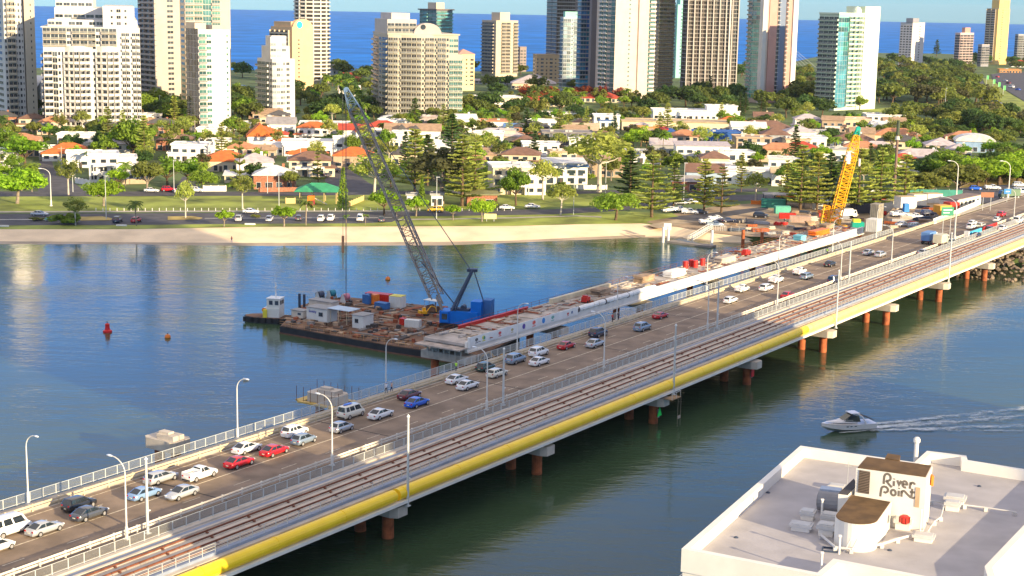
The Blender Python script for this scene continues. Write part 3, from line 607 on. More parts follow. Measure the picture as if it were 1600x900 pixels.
CARS=[ # kind colour px py heading label
 ('van','white',14,826,1,'large white van cut off by the left edge of the photo',1.15),
 ('sedan','silver',70,824,1,'silver sedan right behind the large white van at bottom left',1),
 ('hatch','white',-4,852,1,'white car nose showing at the lower left edge',1),
 ('suv','black',124,787,1,'black car in the outer lane left of the dark grey sedan',.95),
 ('sedan','grey',140,801,1,'dark grey sedan with red tail lights beside the black car',1.04),
 ('wagon','silver',252,745,1,'silver station wagon next to the light blue sedan',1.02),
 ('sedan','lblue',226,770,1,'light blue sedan left of the white sedan facing the camera',1),
 ('sedan','silver',284,769,-1,'pale silver sedan facing the other way beside the pickup',1),
 ('ute','white',313,740,1,'white pickup truck with an empty open tray',1),
 ('sedan','white',386,699,1,'white sedan above the first red sedan',1),
 ('sedan','red',374,721,1,'red sedan in front of the white pickup, the left one of two',1),
 ('sedan','red',429,703,1,'red sedan just ahead of another red sedan',1),
 ('suv','white',461,674,1,'white wagon with black roof trim above the blue grey hatchback',.95),
 ('hatch','sblue',475,686,1,'blue grey hatchback below the white wagon',1.02),
 ('hatch','silver',534,667,1,'small silver hatchback behind a curved lamp',1),
 ('van','cream',549,645,1,'cream van with a blue board on its roof',1),
 ('sedan','white',595,646,1,'old boxy white sedan right of the cream van',1.02),
 ('sedan','dred',640,616,1,'dark red sedan hidden behind the bright blue sedan',1),
 ('sedan','blue',652,628,1,'bright blue sedan in the middle of the bridge',1.02),
 ('sedan','white',714,592,1,'white sedan behind and above another white sedan left of a lamp',1),
 ('sedan','white',731,601,1,'white sedan just left of the lamp in the middle of the bridge',1),
 ('hatch','green',759,573,1,'dark green car partly hidden by the cream wagon',1),
 ('wagon','cream',777,582,1,'cream wagon beside the mast in the middle of the bridge',.97),
 ('suv','sblue',806,561,1,'steel blue off road car behind two white cars',1),
 ('suv','white',842,550,1,'white off road car beside the steel blue one',.98),
 ('sedan','white',843,564,1,'white sedan below the white off road car',1.0),
 ('sedan','red',885,539,1,'red sedan right of the two white cars',.95),
 ('suv','navy',935,520,1,'dark off road car under the end of the banner',1),
 ('sedan','silver',930,536,1,'silver sedan behind a lamp, just below a dark off road car',1.03),
 ('suv','sblue',1004,511,1,'silver blue off road car alone in the middle lane',.98),
 ('coupe','red',1032,492,1,'bright red coupe below the white tarpaulin',.98),
 ('wagon','white',1142,468,1,'white wagon nearest the red coupe on the right half',.95),
 ('ute','white',1160,451,1,'small white pickup truck next to the outer guard rail',.95),
 ('wagon','white',1198,449,1,'long white wagon in the inner lane below a white pickup',1.05),
 ('ute','white',1213,437,1,'white pickup truck alongside the long white wagon',1.05),
 ('sedan','red',1231,461,1,'red sedan near the guard rail on the track side',1),
 ('ute','white',1250,424,1,'white pickup truck ahead of the pair of white cars',1),
 ('wagon','sblue',1261,431,1,'blue grey wagon right of the white pickup truck',1),
 ('sedan','black',1297,412,1,'dark sedan passing below the white girder',1),
 ('van','navy',1303,438,1,'dark blue van beside the curved lamp',.9),
 ('sedan','silver',1357,394,1,'pale silver sedan behind the silver wagon',1),
 ('wagon','silver',1376,397,1,'silver wagon in the right half of the bridge',1),
 ('sedan','silver',1443,394,1,'silver sedan close to the guard rail near the bridge end',1),
 ('hatch','sblue',1487,378,1,'blue grey hatchback behind the tall lamp',1),
 ('wagon','white',1520,348,1,'upper white wagon in the cluster at the bridge end',1),
 ('suv','white',1518,354,1,'lower white off road car in the cluster at the bridge end',1),
 ('wagon','cream',1533,352,1,'cream wagon right of the white cluster at the bridge end',1),
 ('sedan','navy',1526,367,1,'dark sedan next to the guard rail left of the blue barrier',1),
 ('hatch','red',1565,335,1,'bright red car at the far right of the road',1.15),
 ('hatch','white',1558,343,1,'small white car just below the bright red car',1),
 ('suv','white',1591,345,1,'white off road car at the right edge',1.15),
 ('sedan','white',1567,356,1,'white sedan above the red plastic barriers',1),
 ('hatch','black',1547,358,1,'tiny dark car between two white cars near the right edge',1),
]
protos={}
def car_at(k,col,loc,rz,label,scale=1,group=None):
    if k not in protos:
        r=make_car(k,col,label); r.location=loc; r.rotation_euler=(0,0,rz); r.scale=(scale,)*3; protos[k]=r
        if group: r['group']=group
        return r
    return copytree(protos[k],loc,rz,label,group,recolor={'body':PAINT[col],'tray_side':PAINT[col],'bumper':PAINT[col] if k not in('ute','van') else DARK},scale=(scale,)*3)
for k,col,px,py,hd,lab,sc_ in CARS:
    g_=G(px,py,7.02+0.62)
    rz=BA if hd>0 else BA+math.pi
    car_at(k,col,(g_.x,g_.y,7.02 if px<1470 else 7.03),rz+R(random.uniform(-1,1)),lab,sc_)
# roof board on the cream van
v=G(549,645,7.64); solo('surf_board',MB().prism([(-1.0,0),(-.6,-.25),(.5,-.28),(1.05,0),(.5,.28),(-.6,.25)],0,.12),PAINT['blue'],'blue board tied on the roof of the cream van','board',(v.x-.5,v.y-.5,9.06),BA)
# park side roads and yards: (kind, colour, px, py, yaw, label)
OTHER=[('sedan','silver',62,337,0,'silver sedan on the foreshore road at far left'),('suv','navy',184,347,90,'dark blue car parked beside the red car at the beach'),('hatch','red',213,347,80,'red car parked by the beach at left'),
 ('sedan','white',237,300,0,'white sedan parked on the grass edge left of the red wagon'),('suv','red',264,299,0,'red car parked on the inner road'),('hatch','white',283,302,0,'white hatchback right of the red parked car'),('suv','white',307,300,0,'white car parked by the low white wall'),
 ('sedan','white',392,333,0,'white sedan driving on the foreshore road behind a round tree'),('suv','silver',373,345,95,'silver car parked left of the round bright tree'),('hatch','white',421,345,90,'white hatchback parked behind the round bright tree'),('hatch','grey',467,344,92,'dark hatchback parked behind the small palm'),
 ('suv','white',502,345,90,'left one of the two white cars parked by the beach'),('suv','white',517,344,90,'right one of the two white cars parked by the beach'),('van','white',563,345,92,'white van parked between two small palms'),('sedan','grey',596,346,95,'dark sedan parked at the end of the beach car park'),
 ('suv','yellow',680,331,175,'yellow car on the foreshore road behind a lamp'),('sedan','white',792,327,0,'white sedan on the road right of the brick building'),('sedan','white',832,325,0,'white car on the road left of the leaning tree'),
 ('wagon','grey',514,276,70,'grey car parked on the side street behind the tall thin pine'),('sedan','navy',528,268,70,'dark car further up the side street'),('suv','black',540,262,60,'black car parked at the top of the side street'),
 ('ute','white',1047,331,15,'leftmost white pickup in the row on the dirt yard'),('ute','white',1062,330,10,'middle white pickup in the row on the dirt yard'),('ute','white',1078,334,-5,'right white pickup in the row on the dirt yard'),('sedan','black',1094,334,-15,'black car at the right end of the pickup row'),
 ('sedan','silver',1062,319,10,'silver car on the road above the pickups'),('sedan','white',1083,318,12,'white car on the road above the pickups'),('wagon','white',1106,301,0,'white car parked far up by the park trees'),
 ('ute','white',1106,350,15,'white pickup near the gangway, left of two'),('ute','white',1120,345,15,'white pickup near the gangway, upper one'),('ute','sblue',1117,354,10,'blue and white pickup just above the gangway'),('sedan','navy',1137,347,30,'dark blue car right of the gangway pickups'),('suv','black',1189,340,-15,'black car beside the green container'),
 ('ute','white',1404,338,20,'white pickup in the construction yard near the blue box'),('ute','white',1430,342,10,'white truck in the construction yard beside the signs'),('sedan','silver',1412,354,10,'silver car by the bridge fence in the yard'),('wagon','sblue',1432,356,10,'blue grey wagon by the bridge fence in the yard'),('suv','navy',1451,337,10,'dark car behind the orange box in the yard'),
 ('ute','white',1551,296,0,'white pickup on the junction road at top right'),('hatch','blue',1524,297,0,'small blue car left of the white pickup at top right'),('suv','white',1593,292,0,'white car at the right edge of the junction'),('van','white',1594,303,0,'white van below it at the right edge'),
 ('suv','silver',1285,318,20,'silver car in the shade of the pines behind the yard'),('hatch','white',1365,300,10,'white car under the pines'),('wagon','black',1220,309,10,'black car parked under the dark pines')]
for i,(k,col,px,py,yw,lab) in enumerate(OTHER):
    z=gz(px,py) if px<1500 or py>310 else 6.62
    car_at(k,col,G(px,py,z),R(yw),lab,1.1)
# distant highway traffic
hc=[(1526,132),(1524,138),(1532,146),(1537,150),(1541,156),(1553,160),(1560,166),(1558,121),(1570,127),(1575,131),(1580,137),(1590,141),(1520,128),(1549,165)]
for i,(px,py) in enumerate(hc):
    car_at(['sedan','suv','van','hatch'][i%4],['white','red','silver','dred','white','blue'][i%6],G(px,py,2.34),R(115-px*0.0+random.uniform(-8,8)),'tiny distant car on the highway curving past the trees',1.3,'cars far away on the curving highway')
# trucks
def make_truck(label,cabcol,boxcol,loc,rz,L=7.0,tank=False,group=None):
    r=thing('truck',label,'truck',loc,rz,group)
    mb=MB(); mb.add([(2.0,-1.15,.6),(3.6,-1.15,.6),(3.6,1.15,.6),(2.0,1.15,.6),(2.0,-1.1,2.7),(3.15,-1.1,2.7),(3.15,1.1,2.7),(2.0,1.1,2.7),(3.62,-1.15,1.6),(3.62,1.15,1.6)],[(3,2,1,0),(4,5,6,7),(0,1,8,5,4),(1,2,9,8),(8,9,6,5),(2,3,7,6,9),(3,0,4,7)]); part('cab',mb,PAINT[cabcol],r)
    part('windscreen',MB().slab((3.63,-1.0,1.7),(3.63,1.0,1.7),(3.22,.95,2.55),(3.22,-.95,2.55),th=.02),CGL,r)
    for sy in(-1,1): part('side_window',MB().box(2.8,sy*1.12,1.65,.8,.04,.75),CGL,r)
    mb=MB(); mb.box(-.6,0,.75,L*.75,1.6,.2); part('chassis',mb,DARK,r)
    if tank: mb=MB(); mb.tube((-3.4,0,1.9),(1.6,0,1.9),1.05,16)
    else: mb=MB(); mb.box(-.8,0,.98,L*.74,2.35,2.2)
    part('tank' if tank else 'cargo_box',mb,boxcol,r)
    for x in (2.8,-1.6,-2.7):
        for sy in(-1,1):
            o=link('wheel',WHM,r,(x,sy*.95,.5)); o.scale=(1.5,1.6,1.5); link('rim',RMM,o)
    for sy in (-1,1): part('taillight',MB().box(-3.5,sy*.9,.8,.08,.3,.15),TL,r)
    return r
g_=G(1452,373,8.2); make_truck('white tipper truck with a blue tray on the outer lane by the bridge end','white',M('blue_tray_steel',(0.12,0.25,0.5),0.5),(g_.x,g_.y,7.02),BA)
g_=G(1470,378,8.0); make_truck('small cream truck right behind the tipper truck','cream',M('cream_box',(0.6,0.55,0.4),0.5),(g_.x,g_.y,7.02),BA,6)
make_truck('green and white road train truck stopped at the junction under the lamp','green',M('green_box',(0.12,0.2,0.12),0.6),G(1577,310,6.6),R(190))
make_truck('white box truck parked among the containers of the yard','white',PW,G(1322,341,2.1),R(30))
# ================================================================ NEW GIRDER BRIDGE, BARGE, CRANES
TARP=M('white_tarpaulin',(0.80,0.78,0.74),0.7,var=0.06,bump=0.4,bscale=1.2)
PLY=M('formwork_plywood',(0.36,0.25,0.16),0.85,var=0.35,scale=0.5)
REDM=M('red_machine_paint',(0.55,0.03,0.02),0.4,var=0.1); ORM=M('orange_machine_paint',(0.75,0.20,0.02),0.45,var=0.15)
BLM=M('blue_machine_paint',(0.0,0.16,0.62),0.4,var=0.08); DKS=M('dark_blue_steel',(0.05,0.07,0.11),0.5,metal=.2,var=0.15)
YLM=M('crane_yellow_paint',(0.82,0.42,0.01),0.4,var=0.06); TEAL=M('teal_paint',(0.0,0.32,0.24),0.45,var=0.08)
DECKR=M('rusty_barge_deck',(0.17,0.095,0.055),0.9,var=0.5,scale=0.25); HULL=M('barge_hull_black',(0.022,0.022,0.026),0.6,var=0.3)
WSHED=M('shed_wall_white',(0.66,0.66,0.60),0.55,var=0.06); WIN=M('window_glass',(0.035,0.05,0.065),0.12,var=0.3,spec=0.7,objrand=.6)
T2=-12.75
gs0,gs1=224.0,418.0
gb=broot('girder_bridge','unfinished bridge deck with a bright white outer girder beside the road bridge','bridge',T2)
def rg(mb,s0,s1,t,tw,z,h,mi=0): return run(mb,s0,s1,t,tw,z,h,T2,mi)
mb=MB(); rg(mb,gs0,gs1,-12.75,9.0,7.3,.5); part('deck',mb,M('deck_grey_boards',(.42,.37,.32),.9,var=.25,scale=.4),gb)
mb=MB(); rg(mb,gs0-.1,gs1,-8.05,.5,6.3,1.9); rg(mb,gs0-.1,gs1,-7.9,.8,6.2,.3); part('edge_girder',mb,WHITEC,gb)
mb=MB(); rg(mb,gs0,gs1,-17.4,.4,6.0,1.9); part('edge_girder',mb,CONC,gb)
for t in (-10,-12.75,-15.5):
    mb=MB(); rg(mb,gs0+.3,gs1,t,1.5,5.5,1.79); part('beam',mb,CONC,gb)
mb=MB(); rg(mb,gs0-2.6,gs0,-12.75,10,6.9,.25); part('end_platform',mb,M('bleached_timber',(0.45,0.38,0.32),.9,var=.3),gb)
for k in range(7):
    mb=MB(); rg(mb,gs0-.35,gs0-.1,-9-k*1.25,.25,4.7,2.2); part('end_panel',mb,CONCL,gb)
for s in [gs0+1]+[x for x in PS if gs0+4<x<gs1-6]:
    mb=MB(); rg(mb,s-1.3,s+1.3,-12.75,10.5,4.1,1.4); part('pile_cap',mb,CONC,gb)
    for t in (-9.8,-15.7):
        mb=MB(); mb.tube((s-S0,-(t-T2),-10),(s-S0,-(t-T2),-2.91),.75,12); part('pile',mb,RUSTP,gb)
    mb=MB(); rg(mb,s-2,s+2,-7.0,1.6,3.6,.25); part('yellow_platform',mb,M('platform_yellow',(0.6,0.42,0.12),.7,var=.2),gb)
hr=thing('site_handrail','thin rusty handrail along the outer edge of the unfinished deck','railing',B(S0,-17.4,7.9),BA)
mb=MB()
for z in (.5,1.0): mb.box((gs0+gs1)/2-S0,0,z,gs1-gs0,.05,.05)
part('rail',mb,RUSTR,hr); capped('post',MB().box(0,0,0,.06,.06,1.05),RUSTR,hr,[Matrix.Translation((gs0+3*i-S0,0,0)) for i in range(int((gs1-gs0)/3))])
# banner with logos
bs0=gs0+.3; bs1=ST(905,487,8)[0]
bn=thing('banner','long white banner printed with coloured logos along the end of the new bridge','banner',B(bs0,-7.6,7.3),BA)
Lb=bs1-bs0
mb=MB(); mb.box(Lb/2,0,0,Lb,.12,1.7); mb.tube((0,0,-.2),(0,0,1.75),.32,10); part('sheet',mb,TARP,bn)
lg=[(.06,(0.10,0.10,0.10),.9),(.12,(0.62,0.60,0.05),1.0),(.125,(0.1,0.3,0.2),.6),(.26,(0.65,0.05,0.05),.9),(.37,(0.50,0.38,0.15),.8),(.475,(0.12,0.08,0.35),1.0),(.48,(0.5,0.1,0.1),.5),(.57,(0.75,0.08,0.04),1.1),(.66,(0.05,0.25,0.6),1.1),(.75,(0.15,0.4,0.35),1.0),(.9,(0.55,0.06,0.05),.7),(.94,(0.06,0.15,0.3),.6)]
for i,(u,c,sz) in enumerate(lg):
    mb=MB(); x=u*Lb
    if i%3==2: 
        mb.lathe([(sz*.5,0),(sz*.5,.02)],12); o=part('logo',mb,M('logo_%d'%i,c,.6,var=.02),bn,loc=(x,-.07,.9)); o.rotation_euler=(R(90),0,0)
    else:
        for j,(a,b,w_,h_) in enumerate([(-.35,.25,.28,.5),(0,.1,.3,.75),(.33,.3,.26,.45),(0,-.18,1.0,.14)]): mb.box(x+a*sz,-.07,.5+b*sz,w_*sz,.02,h_*sz)
        part('logo',mb,M('logo_%d'%i,c,.6,var=.02),bn)
rs=thing('rolled_sheet','rolled grey white tarpaulin draped along the girder right of the logo banner','tarpaulin',B(bs1+.4,-7.95,7.75),BA)
mb=MB(); Lr=ST(1030,452,8)[0]-bs1; prev=None
for i in range(16): 
    a=Lr*i/16; mb.tube((a,random.uniform(-.08,.08),.55),(a+Lr/16,random.uniform(-.08,.08),.6),.5+.14*random.random(),9,.45+.15*random.random())
part('roll',mb,TARP,rs); mb=MB()
for u in (.0,.33,.62): mb.tube((Lr*u,0,.55),(Lr*u+.25,0,.55),.62,10)
part('strap',mb,M('dark_strap',(.12,.1,.1),.8),rs)
# things on the new deck
def onB(name,cat,label,s,t,z,build,mat,rz=0,group=None):
    mb=MB(); build(mb); return solo(name,mb,mat,label,cat,B(s,t,z),BA+rz,group)
def stack(mb,n=5,L=4,W=1.2,h=.12):
    for i in range(n): mb.box(random.uniform(-.15,.15),random.uniform(-.1,.1),i*h,L*random.uniform(.85,1),W*random.uniform(.8,1),h*.85,random.uniform(-.05,.05))
onB('concrete_barrier','barrier','long cream concrete beam left of the rolled sheet on the far side of the deck',ST(870,468,8)[0]+8,-16.7,7.81,lambda m:m.prism([(-12,-.4),(12,-.4),(12,.4),(-12,.4)],0,1.0),CREAM)
onB('red_beam','steel beam','red steel beam lying beside the blue crane end of the deck',gs0+22,-16.9,7.81,lambda m:[m.box(0,0,0,24,.5,.08),m.box(0,0,.08,24,.1,.5),m.box(0,0,.58,24,.5,.08)],REDM)
def dr(px,py,t=None,z=7.81):
    s,tt=ST(px,py,z); return s,(tt if t is None else t)
drg=[(1083,417),(1091,414),(1087,421),(1095,419)]
for i,(px,py) in enumerate(drg):
    s,t=dr(px,py); r=solo('fuel_drum',MB().lathe([(.0,0),(.62,0),(.66,.1),(.62,.2),(.62,.9),(.66,1.0),(.62,1.1),(.62,1.7),(.0,1.72)],12),REDM,'red drum standing in the cluster of four on the unfinished deck','drum',B(s,-15.5+(i%2)*1.3,7.81),0,'cluster of red drums on the unfinished deck')
for px,py,c,lab,t,L_ in [(1062,432,TARP,'white tarpaulin covered stack behind the rolled sheet',-9,7),(1208,404,REDM,'red compressor on the sunlit part of the unfinished deck',-9,2.6),(945,462,PLY,'heap of formwork timber near the red generator',-10,5),(907,472,REDM,'small red generator at the end of the banner',-8,1.6),(1010,440,PLY,'timber stack at the middle of the unfinished deck',-11,6),(1150,412,CONCL,'pale slab stack on the sunlit deck',-8.5,7),(1243,375,M('light_blue_paint',(0.2,0.55,0.62),.5),'pale blue box near the yellow crane on the deck',-9,3.0),(1310,370,ORM,'orange formwork stack right of the yellow crane',-9,9),(1345,363,PLY,'plywood stack on the far end of the unfinished deck',-12,5)]:
    s=ST(px,py,7.8)[0]; r=thing('deck_load',lab,'building material',B(s,t-3.6,7.81),BA+random.uniform(-.1,.1))
    mb=MB()
    if c in (REDM,): 
        mb.box(0,0,.25,L_,1.3,1.0); mb.box(-L_*.2,0,1.25,L_*.4,1.0,.35); part('housing',mb,c,r); mb=MB(); 
        for x in(-.3,.3): mb.tube((x*L_,-.75,.3),(x*L_,.75,.3),.28,10)
        part('wheel',mb,DARK,r)
    else:
        stack(mb,9,L_,2.6,.16); part('stack',mb,c,r); mb=MB(); mb.box(-L_*.3,0,-.0,.15,2.4,.01); mb.box(L_*.3,0,0,.15,2.7,.2); part('bearer',mb,PLY,r)
# scattered boards, rebar and formwork
mb=MB()
for i in range(420):
    s=random.uniform(gs0+3,gs1-2); t=random.uniform(-16.8,-8.6); L_=random.uniform(.6,4)
    mb.box(s-S0,-(t-T2),7.82-7.0+random.uniform(0,.15),L_,random.uniform(.1,.7),random.uniform(.04,.25),random.choice((0,0,math.pi/2))+random.uniform(-.15,.15),i%4)
o=part('loose_boards',mb,[M('board_grey',(0.42,0.38,0.34),.9,var=.3),M('board_tan',(.40,.31,.22),.9,var=.3),M('board_rust',(0.3,0.09,0.04),.9,var=.3),M('board_pale',(0.55,0.46,0.35),.9,var=.2)],gb); o['kind']='stuff'
# freestanding new pile caps left of the bridge
for (px,py,zc,lab,yel) in [(262,697,4.6,'stepped grey concrete pile cap on a rusty pile left of the pedestrian fence',False),(512,626,4.6,'half cast concrete pile cap with a yellow platform and upright rods',True)]:
    g_=G(px,py,3.2); r=thing('pile_cap',lab,'bridge pier',(g_.x,g_.y,0),BA)
    mb=MB(); mb.prism([(-1.4,-3.2),(1.4,-3.2),(2.0,-2.4),(2.0,2.4),(1.4,3.2),(-1.4,3.2),(-2.0,2.4),(-2.0,-2.4)],3.0,4.6); mb.box(-.3,-.9,4.6,2.2,3.4,.7); mb.box(.4,1.2,4.6,1.2,1.4,.45); mb.box(-.5,-.3,5.3,1.1,2.0,.35); part('cap',mb,CONCL,r)
    for y in (-1.7,1.7):
        mb=MB(); mb.tube((0,y,-3),(0,y,3.0),.75,14); part('pile',mb,RUSTP,r)
    if yel:
        mb=MB(); 
        for y in (-4.2,4.2): mb.box(0,y,2.9,4.6,1.6,.25)
        mb.box(-2.6,0,2.9,.9,8,.25); mb.box(2.6,0,2.9,.9,8,.25); part('yellow_platform',mb,M('platform_yellow',(0.6,0.42,0.12),.7),r)
        mb=MB()
        for x in (-2.6,2.6):
            for y in (-4.5,-3,-1.5,0,1.5,3,4.5): mb.tube((x,y,3.1),(x,y,5.6),.045,5)
        part('rod',mb,RUSTR,r)
# work barge under the girder end, with a yellow excavator
g_=G(790,560,1.0); r=thing('work_barge','dark work barge moored under the banner end of the new bridge','barge',(B(gs0+24,-9,0)),BA)
mb=MB(); mb.prism([(-20,-5.5),(20,-5.5),(20,5.5),(-20,5.5)],-.8,1.1); part('hull',mb,M('dark_rust_hull',(0.08,0.04,0.025),.8,var=.5),r)
mb=MB(); [mb.box(random.uniform(-17,17),random.uniform(-4,4),1.1,random.uniform(.6,3),random.uniform(.4,1.5),random.uniform(.2,.9),random.uniform(0,3)) for _ in range(40)]; part('deck_gear',mb,DECKR,r)
def excavator(label,loc,rz,mat,s=1):
    r=thing('excavator',label,'excavator',loc,rz); r.scale=(s,)*3
    for y in (-.9,.9):
        mb=MB(); mb.prism([(-1.5,0),(-1.2,-.0)],0,.1) if False else None
        mb.add([(-1.6,y-.25,.3),(-1.3,y-.25,0),(1.3,y-.25,0),(1.6,y-.25,.3),(1.4,y-.25,.7),(-1.4,y-.25,.7),(-1.6,y+.25,.3),(-1.3,y+.25,0),(1.3,y+.25,0),(1.6,y+.25,.3),(1.4,y+.25,.7),(-1.4,y+.25,.7)],[(0,1,2,3,4,5),(11,10,9,8,7,6)]+[(i,i+6,(i+1)%6+6,(i+1)%6) for i in range(6)]); part('track',mb,DARK,r)
    mb=MB(); mb.box(-.4,0,.75,2.6,2.0,.9); mb.box(-1.5,0,.8,.6,2.0,1.1); part('body',mb,mat,r)
    mb=MB(); mb.box(.4,.55,1.65,1.1,.85,1.0); part('cab',mb,mat,r); mb=MB(); mb.box(.97,.55,1.8,.03,.7,.7); part('window',mb,WIN,r)
    mb=MB(); mb.tube((.9,-.2,1.2),(2.8,-.2,3.2),.2,6); mb.tube((2.8,-.2,3.2),(4.4,-.2,2.6),.17,6); part('boom',mb,mat,r)
    mb=MB(); mb.tube((4.4,-.2,2.6),(4.9,-.2,1.0),.14,6); part('arm',mb,mat,r); mb=MB(); mb.box(4.7,-.2,.3,.7,.8,.7); part('bucket',mb,DARK,r)
excavator('yellow excavator working under the banner of the new bridge',B(gs0+12,-8,1.1),BA+R(160),YLM,1.1)
r=thing('mooring_pontoon','long red topped pontoon with a yellow side at the end of the new bridge','pontoon',G(700,557,.4),R(-22))
mb=MB(); mb.box(0,0,.5,9.5,.9,.35); part('top_beam',mb,REDM,r); mb=MB(); mb.box(.2,0,-.3,9.8,1.6,.8); part('float',mb,M('platform_yellow',(0.6,0.42,0.12),.7),r)
# ---- lattice helper
def lattice(mb,p0,p1,w0,w1,n,rc,rd,up=Vector((0,1,0))):
    p0=Vector(p0);p1=Vector(p1); d=(p1-p0).normalized(); a=d.cross(up).normalized(); b=d.cross(a).normalized()
    def ringp(k): 
        f=k/n; w_=(w0+(w1-w0)*f)/2; c=p0.lerp(p1,f); return [c+a*w_+b*w_,c-a*w_+b*w_,c-a*w_-b*w_,c+a*w_-b*w_]
    pr=ringp(0)
    for k in range(1,n+1):
        r_=ringp(k)
        for j in range(4):
            mb.tube(pr[j],r_[j],rc,5,caps=False); mb.tube(r_[j],r_[(j+1)%4],rd,4,caps=False)
            q=(j,(j+1)%4) if k%2 else ((j+1)%4,j)
            mb.tube(pr[q[0]],r_[q[1]],rd,4,caps=False)
        pr=r_
# ---- crane barge
bp=[(437,509),(600,538),(745,560),(812,526),(705,481),(535,463),(470,476)]
bw=[G(x,y,1.6) for x,y in bp]; c0=G(600,510,0)
r=thing('crane_barge','big flat black hulled barge with a cluttered rusty deck','barge',c0)
P=[(p.x-c0.x,p.y-c0.y) for p in bw]
mb=MB(); mb.prism(P,-.8,1.45); part('hull',mb,HULL,r)
mb=MB(); mb.prism([(x*.992,y*.992) for x,y in P],1.46,1.6); part('deck',mb,DECKR,r)
mb=MB(); mb.prism([(x*1.004,y*1.004) for x,y in P],-.2,.25); part('rust_waterline',mb,M('hull_rust_band',(0.16,0.07,0.045),.8,var=.3),r)
mb=MB()
def inpoly(x,y,P):
    c=False
    for i in range(len(P)):
        a,b=P[i],P[i-1]
        if (a[1]>y)!=(b[1]>y) and x<(b[0]-a[0])*(y-a[1])/(b[1]-a[1])+a[0]: c=not c
    return c
n_=0
while n_<330:
    x=random.uniform(-45,20); y=random.uniform(-26,26)
    if not inpoly(x*1.05,y*1.05,P): continue
    n_+=1; L_=random.choice((.5,.8,1.2,3.5,5)); mb.box(x,y,1.61,L_,random.uniform(.15,1.0) if L_>1.5 else L_,random.uniform(.1,.8 if L_<2 else .3),R(-30)+random.choice((0,R(90)))+random.uniform(-.2,.2),n_%5)
o=part('deck_clutter',mb,[PLY,DECKR,M('board_rust',(0.3,0.09,0.04),.9),M('gear_dark',(.07,.06,.055),.8),M('gear_grey',(.22,.2,.18),.8)],r); o['kind']='stuff'
mb=MB(); A_=Vector((P[0][0],P[0][1],1.6)); B_=Vector((P[2][0],P[2][1],1.6))
for i in range(28):
    q=A_.lerp(B_,.03+.94*i/27); q=q*1.0; mb.tube(q,(q.x,q.y,2.6),.05,5)
mb.tube(A_+Vector((0,0,1)),B_+Vector((0,0,1)),.04,5); mb.tube(A_+Vector((0,0,.5)),B_+Vector((0,0,.5)),.03,5); part('railing',mb,M('rail_faded_orange',(0.45,0.25,0.1),.7,var=.3),r)
EA=math.atan2(B_.y-A_.y,B_.x-A_.x)
def shed(label,px,py,L_,W_,H_,text=None,roofm=None,z=1.62,wins=((.2,.9),),mat=None,cat='site shed',yaw=None):
    g_=G(px,py,z); r=thing('site_shed',label,cat,g_,EA if yaw is None else yaw)
    mb=MB(); mb.box(0,0,0,L_,W_,H_); part('wall',mb,mat or WSHED,r)
    mb=MB(); mb.box(0,0,H_,L_+.3,W_+.4,.12); part('roof',mb,roofm or M('shed_roof_grey',(.30,.29,.27),.6),r)
    for x,w_ in wins:
        f=part('window',MB().box(x*L_,-W_/2-.02,H_*.38,w_*1.15,.05,H_*.38),M('window_frame',(.5,.5,.48),.5),r); part('pane',MB().box(x*L_,-W_/2-.05,H_*.42,w_,.03,H_*.3),WIN,f)
    part('door',MB().box(-.3*L_,W_/2+.02,0.02,.8,.04,H_*.8),M('door_grey',(.35,.35,.33),.6),r)
    if text:
        for tx,zz,sz in text:
            cu=bpy.data.curves.new('lettering','FONT'); cu.body=tx; cu.size=sz; cu.extrude=.01; cu.offset=.012
            o=bpy.data.objects.new('lettering',cu); COL.objects.link(o)
            dg=bpy.context.evaluated_depsgraph_get(); me=bpy.data.meshes.new_from_object(o.evaluated_get(dg)); bpy.data.objects.remove(o)
            me.materials.clear(); me.materials.append(M('lettering_blue',(0.01,0.04,0.35),.5,var=.02))
            q=link('lettering',me,r,(-.38*L_,-W_/2-.03,zz)); q.rotation_euler=(R(90),0,0)
    return r
shed('white site hut with blue lettering and one window on the barge',503,500,5.6,3.4,2.8,[('Smithy',1.75,.75)],wins=((.2,1.1),))
shed('smaller white site hut with a grey roof at the middle of the barge edge',567,511,2.9,3.4,2.7,wins=((-.1,.9),))
r=thing('canopy_roof','light blue sheet roof spanning between the two white huts','canopy',G(537,504,1.62),EA)
mb=MB(); mb.box(0,0,2.98,6.0,3.9,.08); part('roof_sheet',mb,M('pale_blue_sheet',(.45,.55,.62),.45),r)
mb=MB(); [mb.tube((x,y,0),(x,y,2.95),.06,6) for x in(-2.2,0,2.2) for y in (-1.7,1.7)]; part('post',mb,CREAM,r)
shed('cream hut behind the lettered hut at the left of the barge',506,487,6.5,2.4,2.5,mat=M('hut_cream',(.62,.55,.44),.6))
shed('low cream container left of the lettered hut',469,495,3.2,2.0,1.5,mat=M('hut_cream',(.62,.55,.44),.6))
def container(label,px,py,z,L_,W_,H_,mat,yaw,cat='container',topm=None):
    r=thing('shipping_container',label,cat,G(px,py,z),yaw)
    mb=MB(); n=max(4,int(L_/.5)); 
    mb.box(0,0,0,L_,W_,H_)
    for i in range(n):
        x=-L_/2+(i+.5)*L_/n; mb.box(x,0,.12,L_/n*.45,W_+.08,H_-.24)
    m2=max(3,int(W_/.5))
    for i in range(m2): mb.box(0,-W_/2+(i+.5)*W_/m2,.12,L_+.08,W_/m2*.45,H_-.24)
    part('body',mb,mat,r)
    mb=MB(); mb.box(0,0,H_,L_+.05,W_+.05,.08); part('top_frame',mb,topm or mat,r)
    for y in (-.25,.25): part('door',MB().box(L_/2+.06,y*W_,.1,.06,W_*.42,H_*.86),mat,r)
    return r
